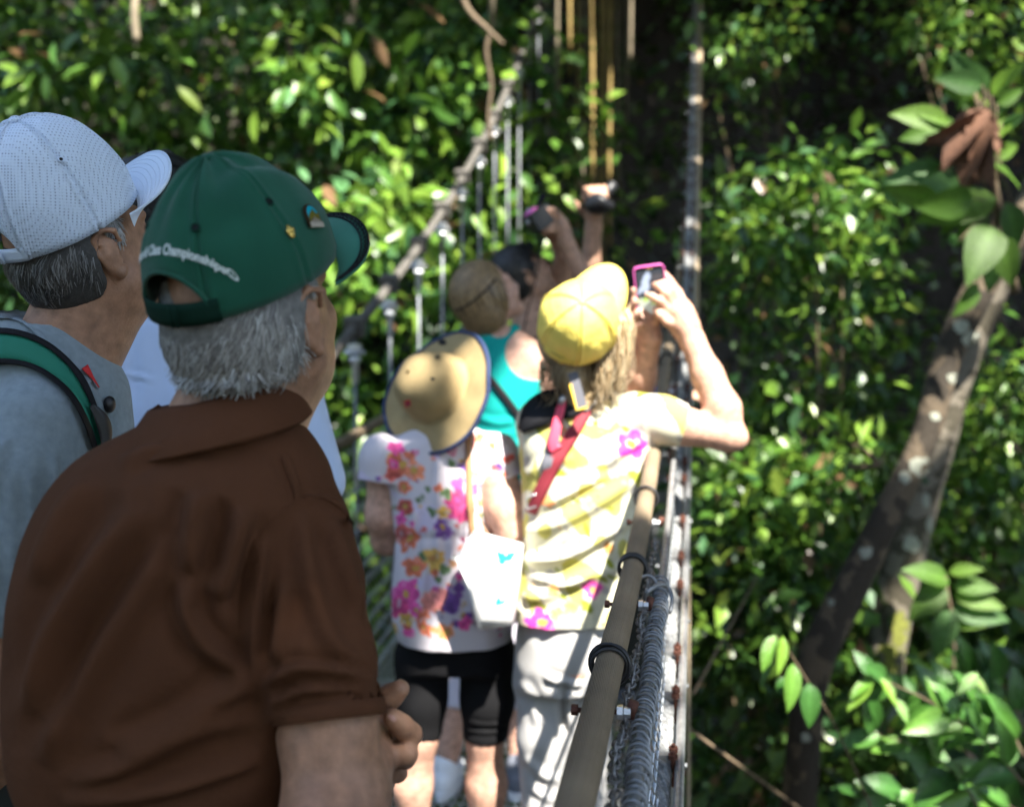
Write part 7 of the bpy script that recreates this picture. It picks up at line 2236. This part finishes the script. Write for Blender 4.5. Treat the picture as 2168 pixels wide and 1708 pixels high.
FT.chain([w(1230, 765, 4.55), w(1256, 690, 4.5)], [.07, .066], .02); FT.chain([w(1092, 765, 4.57), w(1112, 725, 4.66)], [.065, .062], .02)
FT.loft(pxrows(YC, [(705, 1110, 1180, 4.56, .075), (730, 1078, 1230, 4.56, .1), (800, 1064, 1246, 4.56, .125), (950, 1066, 1244, 4.57, .135), (1180, 1068, 1240, 4.57, .14)]), .02)
V, F = FT.mesh(2); V = waves(V, F, .003, .06, 81); obj("t_shirt", V, F, mat("charcoal_jersey", (.035, .035, .04), .9), man4)
FT = Field(np.array([cx - .3, 4.3, .1]), np.array([cx + .3, 4.85, .8]), .01)
FT.loft([(.72, cx, 4.57, .16, .125), (.62, cx, 4.57, .165, .13)], .02)
for s in (-1, 1): FT.chain([np.array([cx + s * .09, 4.57, .62]), np.array([cx + s * .095, 4.57, .3])], [.1, .09], .02)
V, F = FT.mesh(2); obj("shorts", V, F, mat("rust_print_cotton", (.2, .075, .04), .9, var=.9, vscale=30, col2=(.05, .05, .04)), man4)
cm = thing("camera", "small black camera with a painted pink glint, raised in the man's hands, its screen open", "camera", w(1140, 462, 4.42))
fd = nrm(np.array([.75, .25, .6])); sx = nrm(np.cross(fd, AX[2])); su = np.cross(sx, fd); cc = w(1138, 464, 4.42)
V, F = box(cc, fd, sx, su, .034, .055, .036); obj("body", V, F, M_black_gloss, cm, smooth=False)
V, F = tube(np.array([cc + fd * .03, cc + fd * .06, cc + fd * .062]), [.03, .03, .026], 20); obj("lens_barrel", V, F, M_black_gloss, cm)
V, F = ball(cc + su * .036 - fd * .006, (.03, .024, .012), (fd, sx, su)); obj("pink_glint", V, F, M_pink, cm)  # glint on the black camera, modelled as a pink bump
V, F = ball(cc + su * .047 - fd * .01, .0065); obj("shutter_button", V, F, M_galv, cm)
V, F = tube(np.array([cc + su * .025 + fd * .03 - sx * .03, cc + su * .055 + fd * .085 - sx * .03]), [.012, .014], 12); obj("viewfinder", V, F, M_black, cm)
V, F = ball(cc - fd * .036 + su * .01, (.012, .02, .014), (fd, sx, su)); obj("eyecup", V, F, M_steel_dull, cm)
obj("neck_strap", *tube(catmull(np.array([cc - fd * .02 - su * .03, w(1142, 545, 4.45), w(1130, 610, 4.44), w(1112, 680, 4.44), w(1105, 735, 4.45)]), 24), .012, 6, flat=.25), M_black, cm)

# ================================================================== person behind, with a camcorder
YP = 4.95
man5 = thing("person", "mostly hidden person behind the yellow cap raising a camcorder in one hand", "person", (w(1285, 1000, YP)[0], YP, DECK))
fh, uh = yawpitch(20, 25)
Hh8 = Frame(w(1285, 668, YP), fh, uh, 1.0)
c_ = Hh8.o
F1 = Field(c_ + [-.17, -.19, -.26], c_ + [.2, .2, .2], .008); head(F1, Hh8)
nb8 = w(1285, 790, YP); F1.cone(Hh8(0, -.02, -.05), nb8, .056, .066, .03)
cx = w(1285, 900, YP)[0]
FB = Field(np.array([cx - .36, 4.55, DECK]), np.array([cx + .42, 5.3, 2.15]), .008)
FB.loft(pxrows(YP, [(780, 1240, 1330, 4.96, .07), (820, 1205, 1365, 4.96, .1), (1000, 1210, 1360, 4.97, .12), (1150, 1210, 1355, 4.97, .12)]), .02)
FB.chain([w(1212, 830, 4.95), w(1218, 680, 4.9), w(1250, 560, 4.84), w(1256, 482, 4.8)], [.055, .047, .042, .033], .02)
FB.chain([w(1256, 482, 4.8), w(1258, 450, 4.78), w(1256, 420, 4.77)], [.033, .034, .03], .014)
FB.ell(w(1256, 418, 4.755), (.052, .03, .030), AX, .015)
for i in range(4): FB.chain([w(1238 + 13 * i, 412 - 2 * i, 4.76), w(1240 + 13 * i, 400 - i, 4.73), w(1246 + 12 * i, 404 + 3 * i, 4.70), w(1248 + 12 * i, 416 + 4 * i, 4.70)], [.014, .0125, .0115, .010], .006)
FB.chain([w(1240, 452, 4.78), w(1226, 440, 4.76), w(1219, 428, 4.75)], [.017, .0125, .010], .008)
FB.chain([w(1358, 835, 4.96), w(1352, 900, 4.90), w(1365, 822, 4.74), w(1432, 838, 4.62)], [.05, .045, .038, .03], .02)
hand(FB, w(1432, 838, 4.62), (1, -.25, .05), (0, 1, .4), (0, 0, -1), .95, (.6, .7, .8, .9))
for s in (-1, 1):
    hp = np.array([cx + s * .09, 4.97, .76]); FB.chain([hp, hp + [0, .01, -.42], hp + [0, 0, -.8]], [.09, .058, .04], .03)
V, F = collect([F1, FB]); obj("body", V, F, M_skin_tan, man5)
eyes(Hh8, man5)
for s in (-1, 1): shoe(man5, np.array([cx + s * .09, 4.97, DECK]), (.2, 1, 0), M_shoe_dark, M_black)
Fh = Field(c_ + [-.18, -.2, -.2], c_ + [.18, .2, .2], .008); Fh.ell(Hh8(0, -.018, .04), (.084, .106, .1), Hh8.axes()); Fh.plane_cut(Hh8(0, .04, .03), nrm(Hh8.y - .3 * Hh8.z)); V, F = Fh.mesh(2); obj("hair", V, F, bpy.data.materials["short_dark_hair"], man5)
FT = Field(np.array([cx - .3, 4.7, .5]), np.array([cx + .3, 5.25, 1.5]), .009)
FT.loft(pxrows(YP, [(778, 1240, 1335, 4.96, .08), (810, 1202, 1368, 4.96, .11), (900, 1198, 1370, 4.97, .13), (1180, 1200, 1365, 4.97, .135)]), .02)
V, F = FT.mesh(2); obj("t_shirt", V, F, mat("black_jersey", (.02, .02, .022), .9), man5)
FT = Field(np.array([cx - .3, 4.7, -.09]), np.array([cx + .3, 5.25, .82]), .011)
FT.loft([(.76, cx, 4.97, .16, .13), (.6, cx, 4.97, .165, .13)], .02)
for s in (-1, 1): FT.chain([np.array([cx + s * .09, 4.97, .62]), np.array([cx + s * .095, 4.97, -.02])], [.1, .07], .02)
V, F = FT.mesh(2); obj("trousers", V, F, M_trouser_dark, man5)
cd_ = thing("camcorder", "black camcorder with round lens tube held high in a sunlit hand", "camcorder", w(1262, 430, 4.7))
fd = nrm(np.array([.55, .35, .75])); sx = nrm(np.cross(fd, AX[2])); su = np.cross(sx, fd); cc = w(1264, 430, 4.71)
Fc = Field(cc - .13, cc + .15, .006); Fc.ell(cc, (.036, .062, .044), (fd, sx, su), .01); Fc.ell(cc - AX[2] * .012 + AX[0] * .01, (.062, .04, .030), AX, .02); V, F = Fc.mesh(2); obj("body", V, F, M_black_gloss, cd_)
obj("lens_tube", *tube(np.array([cc + fd * .02 + AX[0] * .01, cc + fd * .1 + AX[0] * .012, cc + fd * .103 + AX[0] * .012]), [.022, .023, .02], 16), M_black_gloss, cd_)
obj("screen_hinge", *cyl(cc - sx * .05 - fd * .02, cc - sx * .05 + fd * .02, .008), M_steel_dull, cd_)
bl = thing("lanyard", "bright blue lanyard hanging beside the rail below the phone", "lanyard", w(1384, 790, 4.7))
obj("cord", *tube(catmull(np.array([w(1376, 742, 4.7), w(1387, 770, 4.66), w(1381, 800, 4.64), w(1387, 830, 4.64), w(1384, 856, 4.66)]), 16), .009, 6, flat=.4), mat("blue_nylon", (.015, .05, .5), .4), bl)
V, F = ball(w(1384, 792, 4.63), .007); obj("clasp", V, F, M_galv, bl)
